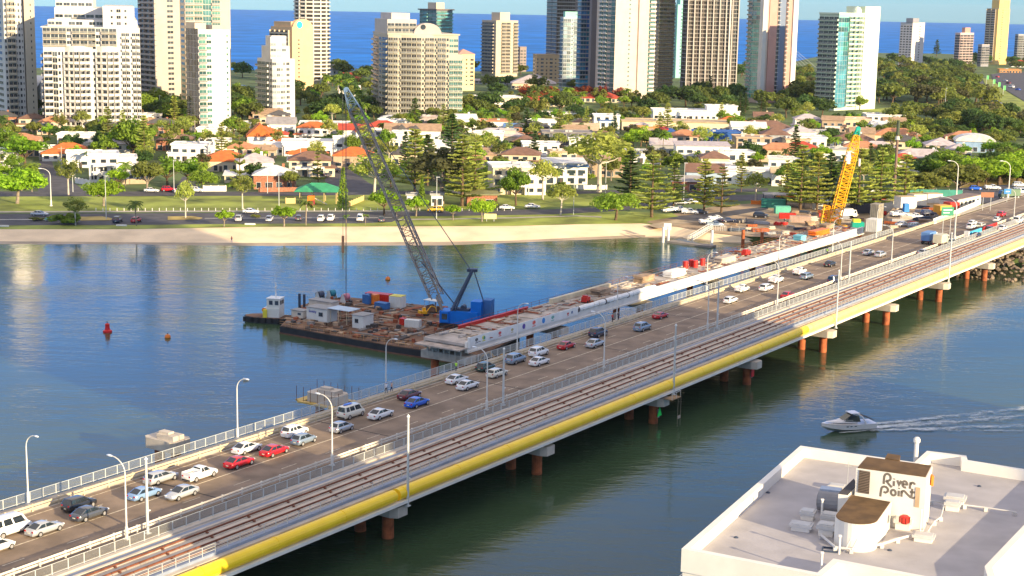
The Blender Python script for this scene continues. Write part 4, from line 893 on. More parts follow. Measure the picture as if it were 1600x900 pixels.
container('tall white container with a yellow top edge behind the barge deck gear',621,480,1.62,2.9,2.6,2.6,WSHED,EA+R(10),topm=M('edge_yellow',(.7,.6,.05),.5))
container('long red container at the back of the barge',592,470,1.62,6,2.2,1.7,REDM,EA+R(8)); container('small orange box in front of the long red container',584,474,1.62,1.8,1.8,2.0,ORM,EA)
container('upper blue box at the back of the barge left of the orange one',575,474,1.62,1.8,1.8,2.0,M('box_blue',(.04,.15,.38),.6),EA); container('low blue box in front of the red container',597,482,1.62,3,1.8,1.3,M('box_blue',(.04,.15,.38),.6),EA)
container('small white and orange cabinet near the barge middle',645,511,1.62,3.2,1.6,1.5,WSHED,EA+R(15)); container('small red cabinet left of the white and orange one',630,507,1.62,1.2,1.2,1.3,REDM,EA)
excavator('small yellow machine behind the crane boom foot',G(662,493,1.62),R(30),YLM,.62)
r=thing('winch_shelter','brown machine under a small white canopy behind the boom foot','machine',G(676,488,1.62),EA)
mb=MB(); mb.box(0,0,2.7,3.6,2.2,.08); part('canopy',mb,WSHED,r); mb=MB(); [mb.tube((x,y,0),(x,y,2.7),.06,6) for x in(-1.6,1.6) for y in(-.9,.9)]; part('post',mb,GALV,r)
mb=MB(); mb.box(0,0,.3,2.4,1.6,1.1); mb.tube((-.6,-.9,1.2),(-.6,.9,1.2),.5,12); mb.tube((.7,0,1.2),(.7,0,2.3),.12,8); part('winch',mb,DECKR,r)
for i,(px,py,c,lab) in enumerate([(518,466,M('machine_teal',(0.02,.2,.25),.5),'teal reel at the far left corner of the barge'),(540,472,M('machine_pink',(.6,.2,.25),.5),'pink and white drum below the hoist ropes'),(500,468,DKS,'dark engine with exhaust pipes on the cream hut roof line')]):
    r=thing('deck_winch',lab,'winch',G(px,py,1.62),EA); mb=MB(); mb.tube((0,-.8,1.2),(0,.8,1.2),.75,14); part('drum',mb,c,r); mb=MB()
    for y in(-1,1): mb.add([(-.9,y-.05,0),(.9,y-.05,0),(.2,y-.05,1.9),(-.2,y-.05,1.9),(-.9,y+.05,0),(.9,y+.05,0),(.2,y+.05,1.9),(-.2,y+.05,1.9)],[(0,1,2,3),(7,6,5,4),(0,4,5,1),(1,5,6,2),(2,6,7,3),(3,7,4,0)])
    part('frame',mb,GALV,r)
r=thing('steel_pile','two dark upright steel spuds at the left of the barge','spud pile',G(468,481,1.6)); mb=MB(); mb.tube((0,0,0),(0,0,3.2),.3,8); mb.tube((1.0,.4,0),(1.0,.4,3.0),.3,8); part('spud',mb,DKS,r)
# blue crawler crane
cb=G(724,512,1.62)
r=thing('crawler_crane','large blue crane on the barge with a long grey lattice boom','crane',cb)
yawc=math.atan2(-1,-.25)
a_=R(-14)
def cb_(x,y,z): c,s=math.cos(a_),math.sin(a_); return (x*c-y*s,x*s+y*c,z)
mb=MB(); mb.box(-.6,0,1.1,8.2,3.4,2.6,a_); part('machinery_house',mb,BLM,r)
mb=MB(); mb.box(*cb_(-.5,1.9,0)[:2],0,8,1.1,1.1,a_); mb.box(*cb_(-.5,-1.9,0)[:2],0,8,1.1,1.1,a_); part('crawler_track',mb,DARK,r)
mb=MB(); mb.box(*cb_(3.0,.2,0)[:2],1.3,2.2,3.2,4.6,a_); part('counterweight',mb,BLM,r); mb=MB(); mb.box(*cb_(5.0,1.4,0)[:2],1.3,1.8,2.6,4.8,a_); part('counterweight',mb,M('box_blue',(.04,.15,.38),.6),r)
mb=MB(); mb.box(*cb_(-3.4,-2.0,0)[:2],1.4,1.6,.9,2.2,a_); part('cab',mb,BLM,r); mb=MB(); mb.box(*cb_(-3.4,-2.48,0)[:2],2.0,1.2,.05,1.2,a_); part('cab_window',mb,WIN,r)
mb=MB(); mb.box(-.6,0,3.7,4,1.6,.5,a_); mb.tube(cb_(0,-.8,4.4),cb_(0,.8,4.4),.5,10); part('winch_drum',mb,DKS,r)
mb=MB()
cu=bpy.data.curves.new('lettering','FONT'); cu.body='Smithy'; cu.size=1.0; cu.extrude=.01; cu.offset=.015
o=bpy.data.objects.new('lettering',cu); COL.objects.link(o); me=bpy.data.meshes.new_from_object(o.evaluated_get(bpy.context.evaluated_depsgraph_get())); bpy.data.objects.remove(o)
me.materials.clear(); me.materials.append(WSTEEL)
q=link('lettering',me,r,cb_(-3.2,-1.75,2.3)); q.rotation_euler=(R(90),0,a_)
foot=Vector((-4.2,.3,3.2)); tip=atY(541,140,cb.y+18)-cb
j1=foot.lerp(tip,.07); j2=foot.lerp(tip,.90)
mb=MB(); lattice(mb,j1,j2,2.7,2.5,24,.15,.07); 
for s_ in(-.9,.9): mb.tube(foot+Vector((0,s_,0)),j1+Vector((0,s_*1.3,0)),.2,6)
mb.tube(foot.lerp(tip,.03)+Vector((.5,0,.3)),foot.lerp(tip,.42)+Vector((.5,0,.3)),.2,8); part('boom',mb,M('boom_grey_steel',(0.24,0.21,0.18),.5,metal=.3,var=.15),r)
mb=MB(); lattice(mb,j2,tip,2.5,.9,5,.08,.04); mb.tube(tip+Vector((0,-.5,0)),tip+Vector((0,.5,0)),.55,10); part('boom_head',mb,M('boom_head_blue',(0.12,0.2,0.32),.5),r)
apex=atY(738,422,cb.y+1)-cb
mb=MB()
for s_ in(-1,1): mb.tube((-2.6,s_,3.4),apex+Vector((0,s_*.6,0)),.28,8); mb.tube((-1.9,s_,3.4),apex+Vector((0,s_*.6,-.5)),.16,6)
mb.box(apex.x,apex.y,apex.z-.3,2.2,1.6,.6); part('gantry_mast',mb,DKS,r)
mb=MB()
for s_ in(-.9,-.3,.3,.9):
    mb.tube(apex+Vector((.3,s_*.6,0)),Vector(cb_(4.2,.2,5.9))+Vector((0,s_,0)),.07,5)
    mb.tube(apex+Vector((-.3,s_*.6,0)),tip+Vector((.3,s_*.4,0)),.035,4)
mb.tube(foot.lerp(tip,.22),(-1.2,.2,4.0),.12,6); part('pendant_rope',mb,DKS,r)
mb=MB(); hb=Vector((tip.x,tip.y,3.8-1.6))
for dx in (-.25,.35,.55): mb.tube(tip+Vector((dx-.5,0,-.3)),Vector((tip.x+dx-.5,tip.y,2.0 if dx>0 else 16)),.045,4)
part('hoist_rope',mb,M('wire_rope',(.12,.12,.12),.6),r)
mb=MB(); mb.tube((tip.x-.75,tip.y,12.5),(tip.x-.75,tip.y,16.2),.3,8); mb.tube((tip.x-.75,tip.y,9),(tip.x-.75,tip.y,12.5),.08,5); part('hook_block',mb,M('hook_orange',(.5,.25,.12),.6),r)
# tug at the left end of the barge
r=thing('work_boat','small white wheelhouse work boat moored at the left end of the barge','boat',G(430,503,0),R(168))
mb=MB(); hl=[(-7,-2.4),(4,-2.4),(6.3,-1.3),(7,0),(6.3,1.3),(4,2.4),(-7,2.4)]; mb.prism(hl,-.5,1.15); part('hull',mb,HULL,r)
mb=MB(); mb.prism([(x*.96,y*.93) for x,y in hl],1.15,1.25); part('deck',mb,DECKR,r)
for i in range(9): 
    mb=MB(); a=-6+i*1.5; mb.tube((a,2.5,.3),(a,2.5,1.3),.35,8); part('tyre_fender',mb,DARK,r)
mb=MB(); mb.box(.3,0,1.25,3.6,3.2,2.0); part('deck_house',mb,WSHED,r); mb=MB(); mb.box(-.1,0,3.25,2.9,2.9,2.0); part('wheelhouse',mb,WSHED,r)
mb=MB(); mb.box(-.1,0,5.25,3.1,3.1,.15); part('roof',mb,WSTEEL,r)
for x,y,sx,sy in ((-.9,1.47,.8,.05),(.4,1.47,.8,.05),(-1.57,.6,.05,.8),(-1.57,-.6,.05,.8)): part('window',MB().box(x,y,4.0,sx,sy,.9),WIN,r)
mb=MB(); mb.tube((-.2,0,5.3),(-.2,0,8.6),.16,8); mb.box(-.2,0,7.6,.2,1.4,.2); part('mast',mb,WSTEEL,r); mb=MB(); mb.tube((-.2,.4,8.5),(-.2,.4,10.6),.02,4); part('antenna',mb,WSTEEL,r)
mb=MB(); mb.tube((1.6,1.9,1.25),(1.6,1.9,3.0),.5,8); part('yellow_bollard',mb,M('edge_yellow',(.7,.5,.02),.5),r); mb=MB(); mb.tube((1.9,1.62,2.8),(1.9,1.72,2.8),.5,12); part('life_ring',mb,ORM,r)
# ---- yellow crane in the yard
yb=G(1302,366,2.1); r=thing('crawler_crane','yellow lattice boom crane with a green tip in the construction yard','crane',yb,0)
mb=MB(); mb.box(-1.5,0,1.2,5,3.2,2.2); part('machinery_house',mb,TEAL,r); mb=MB(); mb.box(0,1.9,0,7.5,1.0,1.1); mb.box(0,-1.9,0,7.5,1.0,1.1); part('crawler_track',mb,DARK,r)
mb=MB(); mb.box(8.0,4,.5,3.6,2.6,2.8); part('counterweight',mb,TEAL,r); mb=MB(); mb.box(7.6,4,3.3,2.2,2.4,.9); part('counterweight_top',mb,M('lime_yellow',(.65,.65,.05),.5),r)
tp=atY(1341,201,yb.y+4)-yb; ft=Vector((-.2,-.6,2.6))
k1=ft.lerp(tp,.78); mb=MB(); lattice(mb,ft,k1,2.9,2.7,22,.17,.085); part('boom',mb,YLM,r)
mb=MB(); lattice(mb,k1,ft.lerp(tp,.93),2.7,1.5,4,.15,.08); part('boom',mb,YLM,r); mb=MB(); lattice(mb,ft.lerp(tp,.93),tp,1.5,.8,2,.2,.12); mb.tube(tp+Vector((0,-.6,0)),tp+Vector((0,.6,0)),.7,10); part('boom_head',mb,TEAL,r)
mb=MB(); lattice(mb,Vector((-2.9,.5,3.2)),Vector((-2.3,.5,8.6)),2.1,1.6,5,.16,.08); part('gantry_mast',mb,YLM,r)
mb=MB(); mb.box(1.8,-1.0,1.0,3.6,2.2,2.0); part('cab',mb,YLM,r); mb=MB(); mb.box(2.2,-2.13,1.6,1.6,.05,1.1); part('cab_window',mb,WIN,r)
mb=MB(); mb.box(1.4,-4.0,.2,12,2.5,.7); part('outrigger_mat',mb,ORM,r)
mb=MB(); mb.tube(Vector((-2.3,.5,8.6)),tp,.05,4); mb.tube(Vector((-1.9,.9,8.6)),tp,.05,4); mb.tube(tp,tp+Vector((.9,0,-9)),.05,4); part('pendant_rope',mb,DKS,r); mb=MB(); q=tp+Vector((.9,0,-9)); mb.tube(q,q-Vector((0,0,2.2)),.35,8); part('hook_block',mb,WSTEEL,r)
mb=MB(); q=ft.lerp(tp,.70); 
for i in range(7): mb.tube(q+Vector((-1.3+random.uniform(-.4,.4),-1.3,random.uniform(-2,2))),q+Vector((-1.0+random.uniform(-.4,.4),-1.5,random.uniform(-2,2))),.55,7)
part('rope_guard_cover',mb,TARP,r)
# tall monopole and rust piles
r=thing('tall_pole','very tall brown pole with a dark top standing behind the yard','pole',G(1396,318,2.1)); mb=MB(); mb.tube((0,0,0),(0,0,26),.55,10,.42); part('pole',mb,M('brown_pole',(.20,.13,.10),.8),r); mb=MB(); mb.tube((0,0,22.3),(0,0,23.6),.95,10,.6); part('collar',mb,M('collar_grey',(.5,.48,.44),.6),r); mb=MB(); mb.tube((0,0,24),(0,0,29),.6,8,.5); part('antenna_sleeve',mb,M('dark_green_sleeve',(.06,.08,.05),.7),r)
for px,py,h,lab in ((1160,408,6.4,'taller rusty steel pile standing in the water left of the unfinished deck'),(1190,398,4.0,'shorter rusty steel pile by the sand left of the unfinished deck')):
    r=thing('steel_pile',lab,'pile',G(px,py-14,0)); mb=MB(); mb.tube((0,0,-2),(0,0,h),.5,12); part('pile_shaft',mb,RUSTP,r)
# ---- yard contents
CW=M('container_white',(.68,.66,.58),.6,var=.1); OYEL=M('container_orange',(.75,.38,.04),.5); CGN=M('container_green',(.04,.25,.19),.6,var=.15); CTOP=M('container_beige_top',(.5,.38,.22),.8)  # CTOP: plain beige container tops
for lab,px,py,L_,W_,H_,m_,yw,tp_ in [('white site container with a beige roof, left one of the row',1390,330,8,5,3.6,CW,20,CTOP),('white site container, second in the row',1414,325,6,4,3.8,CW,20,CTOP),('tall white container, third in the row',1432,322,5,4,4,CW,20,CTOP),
  ('white container with a beige roof under the green screens',1456,316,5.5,4,3,CW,15,CTOP),('bright yellow orange container in the yard',1472,335,4.6,3.4,2.9,OYEL,25,None),('red container right of the yellow orange one',1486,331,3.8,3.4,3.1,REDM,25,None),
  ('blue portable toilet near the row of white containers',1415,331,1.6,1.6,2.6,M('box_blue2',(.02,.22,.6),.5),10,None),('white container standing on the unfinished deck end',1365,361,4.4,3.2,3.4,CW,57,None),('dark green container at the left end of the yard',1208,324,8,3,2.8,CGN,-8,None),('green mesh crate in front of the dark green container',1222,333,5,2.4,2.3,M('container_teal',(.1,.4,.3),.6),5,None),
  ('red machine crate left of the yellow crane',1230,341,5.2,2.4,1.6,REDM,-5,None),('long pink grey timber pack left of the yellow crane',1250,347,6.5,2.4,1.9,M('pack_pinkish',(.42,.30,.24),.8),-8,None),('small white cabin left of the yellow crane',1278,327,3,2.4,3,CW,10,None),('dark long shed behind the yellow crane',1352,332,9,4,3.2,M('shed_charcoal',(.06,.06,.075),.7),12,None),
  ('concrete block tower beside the white container on the deck',1369,345,4.2,2.6,5,M('lift_grey',(.30,.27,.21),.8,var=.2),57,None),('red steel frame right of the dark shed',1373,325,4,2.5,4,REDM,20,None)]:
    container(lab,px,py,7.82 if 'deck' in lab else gz(px,py),L_,W_,H_,m_,R(yw),topm=tp_)
r=thing('open_shed','open sided shed with a flat grey and orange roof in the yard','shed',G(1224,322,2.1),R(-2))
mb=MB(); mb.box(0,0,4.0,14,7,.3); part('roof',mb,M('shed_roof_pale',(.42,.40,.38),.7),r); mb=MB(); mb.box(2,-3.6,3.6,10,.3,.4); mb.box(7.1,0,3.6,.3,7,.4); part('fascia',mb,ORM,r); mb=MB(); [mb.tube((x,y,0),(x,y,4),.15,6) for x in (-6.5,0,6.5) for y in (-3.2,3.2)]; part('post',mb,DKS,r)
# white hoarding along the yard edge
r=thing('hoarding_wall','long white hoarding wall between the yard and the grass verge','hoarding',(0,0,0))
hp=[G(x,y,5.5) for i,(x,y) in enumerate([(1457,358),(1480,349),(1500,340),(1521,331),(1531,325)])]
for a,b in zip(hp,hp[1:]):
    mb=MB(); mb.slab((a.x,a.y,5.3),(b.x,b.y,5.3),(b.x,b.y,8.6),(a.x,a.y,8.6),th=.2); part('hoarding_panel',mb,TARP,r)
r=thing('site_building','long white low site building behind the hoarding','site building',G(1500,325,5.5),R(52)); mb=MB(); mb.box(0,0,0,22,5,3.6); part('wall',mb,CW,r); mb=MB(); mb.box(0,0,3.6,22.6,5.6,.25); part('roof',mb,M('roof_dark_rim',(.22,.16,.13),.7),r)
for i in range(6): part('window',MB().box(-8.5+i*3.4,-2.53,1.6,1.4,.06,1.0),WIN,r)
r=thing('shade_cloth_fence','dark green shade cloth fence behind the white containers','fence',G(1462,311,5.5),R(0)); mb=MB(); mb.box(0,0,0,18,.1,3.2); part('cloth',mb,CGN,r); mb=MB(); [mb.tube((x,.1,0),(x,.1,3.6),.06,5) for x in (-9,-4.5,0,4.5,9)]; part('post',mb,GALV,r)
# piles of building material: individually stacked heaps
hm=[PLY,M('gear_grey',(.22,.2,.18),.8),RUSTP,M('pipe_grey',(.35,.36,.38),.5),CONCL,REDM,M('board_pale',(0.55,0.46,0.35),.9),DKS]
hn=['plywood','grey scrap','rusty beams','steel pipes','precast blocks','red frames','pale boards','dark beams']
spots=[(1146,353),(1160,348),(1175,354),(1190,350),(1205,358),(1220,352),(1235,357),(1250,359),(1265,352),(1275,361),(1188,362),(1203,366),(1228,366),(1240,372),(1168,360),(1150,361),(1258,342),(1268,336),(1290,334),(1312,332),(1330,327),(1300,326),(1325,350),(1338,356),(1345,345),(1380,344),(1392,350),(1402,346),(1415,345),(1425,350),(1395,358),(1440,344),(1446,350),(1462,343),(1455,330),(1440,332),(1420,338),(1380,336),(1333,340),(1256,332),(1242,334),(1232,347),(1297,345),(1312,342),(1270,345),(1287,340),(1405,330),(1442,325)]
for i,(px,py) in enumerate(spots):
    k=i%8; s=random.uniform(.55,.95); r=thing('material_stack','heap of %s lying in the construction yard among other heaps'%hn[k],'material heap',G(px,py,gz(px,py)),random.uniform(-.5,.6),'heaps of %s in the construction yard'%hn[k])
    r.scale=(s,s,s); mb=MB()
    if k in (3,2,7):
        for j in range(12): mb.tube((-3,(j%5)*.5-1+.1*(j//5),.25+.42*(j//5)),(3+random.uniform(-.5,.5),(j%5)*.5-1+.1*(j//5),.25+.42*(j//5)),.22,7)
    elif k in (4,6,0):
        for j in range(7): mb.box(random.uniform(-.3,.3),random.uniform(-.3,.3),j*.24,4.4*random.uniform(.7,1),2.2*random.uniform(.6,1),.2,random.uniform(-.1,.1))
    else:
        for j in range(14): mb.box(random.uniform(-2,2),random.uniform(-1.4,1.4),random.uniform(0,.6),random.uniform(.5,2.2),random.uniform(.2,1),random.uniform(.2,1.4),random.uniform(0,3))
    part('stacked_pieces',mb,hm[k],r)
# yard fence at the water side
fy=thing('mesh_fence','grey mesh fence along the water side of the construction yard','fence',(0,0,0)); ptsf=[G(x,y,2.1) for x,y in [(1142,362),(1180,366),(1215,371),(1240,378)]]
mb=MB()
for a,b in zip(ptsf,ptsf[1:]):
    n=int((b-a).length/2.2)
    for i in range(n+1): q=a.lerp(b,i/max(1,n)); mb.tube(q,q+Vector((0,0,1.8)),.05,4)
part('post',mb,GALV,fy); mb=MB()
for a,b in zip(ptsf,ptsf[1:]):
    for z in (.1,.6,1.2,1.8): mb.tube(a+Vector((0,0,z)),b+Vector((0,0,z)),.03,4)
part('rail',mb,GALV,fy)
# plastic road barriers at the right end
for i,(px,py,m_,lab) in enumerate([(1560,368,M('barrier_light_blue',(.08,.5,.75),.5),'light blue road barrier panel with a white front at the track edge'),(1585,359,REDM,'red plastic road barrier at the right edge of the photo')]):
    s,t=ST(px,py,7.6); r=thing('road_barrier',lab,'barrier',B(s,19.6,7.2),BA); mb=MB()
    for k in range(4): mb.prism([(-6+k*3.2,-.3),(-3.0+k*3.2,-.3),(-3.0+k*3.2,.3),(-6+k*3.2,.3)],0,.35); mb.box(-4.5+k*3.2,0,.35,2.9,.36,.85)
    part('barrier_unit',mb,m_,r)
    if i==0: mb=MB(); mb.box(-6.6,0,0,.8,1.3,1.7); part('end_board',mb,WSTEEL,r)
# ---- jetty
r=thing('pontoon_jetty','floating pontoon jetty with four white topped piles','jetty',(0,0,0))
a=G(1042,377,.5); b=G(1111,385,.5); d=(b-a).normalized(); nn=Vector((-d.y,d.x,0))
mb=MB(); mb.prism([tuple((a+nn*0)[:2]),tuple(b[:2]),tuple((b+nn*3.2)[:2]),tuple((a+nn*3.2)[:2])],0,.55); part('pontoon',mb,M('pontoon_grey',(.25,.22,.19),.8),r)
for px,py in ((1036,379),(1044,378),(1112,384)):
    q=G(px,py,0); mb=MB(); mb.tube((q.x,q.y,-2),(q.x,q.y,4.6),.38,10); part('pile',mb,WSTEEL,r)
q=G(1044,376,0); mb=MB(); mb.box(q.x-.3,q.y,3.2,2.2,.2,2.0); part('notice_board',mb,WSTEEL,r)
r=thing('gangway','white railed gangway sloping from the bank down to the pontoon','gangway',(0,0,0))
a=G(1078,376,.6); b=G(1110,357,2.6); mb=MB(); sd_=Vector((1.2,-.5,0))
mb.slab(a-sd_*.5,a+sd_*.5,b+sd_*.5,b-sd_*.5,th=.12); part('walkway',mb,M('pontoon_grey',(.25,.22,.19),.8),r)
mb=MB()
for s_ in(-.5,.5):
    for i in range(13): q=a.lerp(b,i/12)+sd_*s_; mb.tube(q,q+Vector((0,0,1.3)),.06,4)
    for z in(.1,.7,1.3): mb.tube(a+sd_*s_+Vector((0,0,z)),b+sd_*s_+Vector((0,0,z)),.07,4)
part('railing',mb,WSTEEL,r)
fence_=thing('jetty_fence','short white fence on the bank beside the gangway','fence',(0,0,0)); a=G(1112,360,2.1); b=G(1134,361,2.1); mb=MB()
for i in range(9): q=a.lerp(b,i/8); mb.tube(q,q+Vector((0,0,1.5)),.06,4)
mb.tube(a+Vector((0,0,1.5)),b+Vector((0,0,1.5)),.06,4); part('rail_and_post',mb,WSTEEL,fence_)
# ---- buoys
r=thing('red_buoy','large red navigation buoy floating on the left','buoy',G(168,519,0)); mb=MB(); mb.lathe([(.3,-.4),(.95,-.2),(.95,.35),(.55,.55),(.45,1.3),(.5,1.7),(.15,1.9)],12); part('float',mb,M('signal_red',(0.65,0.02,0.02),0.5),r,smooth=False); mb=MB(); mb.tube((0,0,1.9),(0,0,2.3),.08,6); part('lantern',mb,DARK,r)
for px,py,lab in ((262,528,'small orange ball buoy right of the red buoy'),(606,437,'small orange ball buoy beyond the barge')):
    r=thing('ball_buoy',lab,'buoy',G(px,py,0)); mb=MB(); mb.lathe([(.1,-.4),(.5,-.2),(.65,.2),(.5,.6),(.1,.8)],12); part('float',mb,ORM,r); mb=MB(); mb.tube((0,0,.8),(0,0,1.05),.1,6); part('ring',mb,DARK,r)
for px,py,lab in ((384,594,'small white float on the blue water below the barge'),(527,526,'little white float next to the barge hull')):
    r=thing('white_float',lab,'float',G(px,py,0)); mb=MB(); mb.tube((-.45,0,.12),(.45,.1,.12),.3,10,.2); part('float_body',mb,WSTEEL,r)
for px,py,lab in ((350,394,'thin'),):
    pass
# ---- motor boat and wake
MW=M('gelcoat_white',(.78,.74,.70),.25,var=.03,coat=.5)
bo=G(1325,672,0); wd=(G(1600,652,0)-bo).normalized(); hz=math.atan2(-wd.y,-wd.x)
r=thing('motor_boat','white cabin cruiser speeding to the left with a foaming wake','boat',bo,hz)
st=[(-4.6,1.45,.0),(-4.0,1.5,.0),(-1,1.6,.05),(1.5,1.5,.2),(3.2,1.1,.5),(4.4,.5,.85),(5.0,.06,1.05)]
mb=MB(); V=[]
for x,hw,k in st:
    zt=1.25+.10*max(0,x)*.6
    V+= [(x,-hw,zt),(x,-hw*.86,.35+k*.7),(x,0,-.5+k*1.3),(x,hw*.86,.35+k*.7),(x,hw,zt)]
n=len(st); F=[(i*5+j,(i+1)*5+j,(i+1)*5+j+1,i*5+j+1) for i in range(n-1) for j in range(4)]+[(0,1,2,3,4)]+[(i*5+4,(i+1)*5+4,(i+1)*5,i*5) for i in range(n-1)]
mb.add(V,F); o=part('hull',mb,MW,r)
mb=MB(); V=[(-1.2,-1.1,1.35),(2.0,-.95,1.6),(4.2,-.25,1.72),(4.2,.25,1.72),(2.0,.95,1.6),(-1.2,1.1,1.35),(-1.0,-.9,1.75),(1.2,-.75,1.95),(2.8,-.2,1.85),(2.8,.2,1.85),(1.2,.75,1.95),(-1.0,.9,1.75)]
mb.add(V,[(i,(i+1)%6,(i+1)%6+6,i+6) for i in range(6)]+[tuple(range(6,12)),tuple(range(5,-1,-1))]); part('foredeck',mb,MW,r)
mb=MB(); mb.slab((1.3,-.9,1.9),(1.3,.9,1.9),(-.2,.8,2.85),(-.2,-.8,2.85),th=.04); part('windscreen',mb,WIN,r)
for s_ in(-1,1): mb=MB(); mb.slab(*( [(1.2,s_*.95,1.8),(-1.6,s_*1.15,1.6),(-1.3,s_*1.0,2.6),(-.1,s_*.85,2.8)] ),th=.04); part('side_window',mb,WIN,r)
mb=MB()
for s_ in(-1,1): mb.path([(-2.6,s_*1.35,1.3),(-1.8,s_*1.2,2.5),(-1.0,s_*.95,3.0)],.12,6)
mb.box(-.7,0,2.95,1.6,1.9,.1); part('radar_arch',mb,MW,r)
mb=MB(); mb.slab((-1.2,-1.1,2.9),(-1.2,1.1,2.9),(-3.9,1.3,1.9),(-3.9,-1.3,1.9),th=-.08); part('cockpit_cover',mb,M('canvas_dark',(.03,.03,.035),.8),r)
mb=MB(); mb.box(-4.95,0,.3,.8,2.4,.12); part('swim_platform',mb,MW,r)
for s_ in(-1,1): mb=MB(); [mb.box(x,s_*1.56,.95,.35,.04,.14) for x in(-.5,.3,1.0)]; part('porthole',mb,WIN,r)
mb=MB()
for s_ in(-1,1): mb.path([(0,s_*1.4,1.5),(0,s_*1.4,2.0),(2.5,s_*1.15,2.2),(4.4,s_*.4,2.35),(4.8,0,2.4)],.025,4)
part('bow_rail',mb,GALV,r)
fm=bpy.data.materials.new('wake_foam'); fm.use_nodes=True; n=fm.node_tree.nodes; l=fm.node_tree.links; b_=n['Principled BSDF']; b_.inputs['Base Color'].default_value=(.75,.78,.76,1); b_.inputs['Roughness'].default_value=.8
tc=n.new('ShaderNodeTexCoord'); mp=n.new('ShaderNodeMapping'); mp.inputs['Scale'].default_value=(.28,.75,1); no=n.new('ShaderNodeTexNoise'); no.inputs['Scale'].default_value=1.3; no.inputs['Detail'].default_value=7; no.inputs['Roughness'].default_value=.68; no.inputs['Distortion'].default_value=.6
l.new(tc.outputs['Object'],mp.inputs[0]); l.new(mp.outputs[0],no.inputs[0]); at=n.new('ShaderNodeAttribute'); at.attribute_name='dens'
su=n.new('ShaderNodeMath'); su.operation='ADD'; l.new(no.outputs[0],su.inputs[0]); l.new(at.outputs['Fac'],su.inputs[1])
mr=n.new('ShaderNodeMapRange'); mr.inputs['From Min'].default_value=.90; mr.inputs['From Max'].default_value=1.22; mr.inputs['To Max'].default_value=.75; l.new(su.outputs[0],mr.inputs[0]); l.new(mr.outputs[0],b_.inputs['Alpha'])
def foam(name,label,prof,NX=60,NY=14):
    """ribbons of foam: centreline offset, half width and density along the track behind the boat"""
    mb=MB(); dens=[]
    for (y0,y1,w0,w1,d0,d1,x0,x1) in prof:
        o=len(mb.v)
        for i in range(NX+1):
            f=i/NX; x=x0+(x1-x0)*f; yc=y0+(y1-y0)*f; w_=w0+(w1-w0)*f
            for j in range(NY+1):
                v=j/NY*2-1; mb.v.append((x,yc+v*w_+.4*math.sin(x*.35)*f,.09+.10*(1-v*v))); dens.append((d0+(d1-d0)*f)*(1-abs(v)**1.6)+.12*min(0,1-0))
        for i in range(NX):
            for j in range(NY): q=o+i*(NY+1)+j; mb.f.append((q,q+1,q+NY+2,q+NY+1)); mb.m.append(0)
    me=mb.mesh(name,fm,True); at=me.attributes.new('dens','FLOAT','POINT'); at.data.foreach_set('value',dens)
    o=link(name,me,None,(bo.x,bo.y,0),hz); o['kind']='stuff'; o['label']=label; return o
foam('wake_foam','white foam streaks of the wake behind the cabin cruiser',[(0,0,1.7,4.5,.66,.50,-4.6,-22),(0,-.8,4.5,6.5,.50,.36,-22,-60),(1.5,9,1.4,3.6,.60,.46,-3,-60),(-1.5,-7,1.4,3.6,.60,.46,-3,-60),(1.5,1.7,.5,.7,.75,.55,2.5,-4.5),(-1.5,-1.8,.7,.8,.85,.6,3,-4.5),(2.4,14,.5,1.6,.5,.44,-8,-50)])
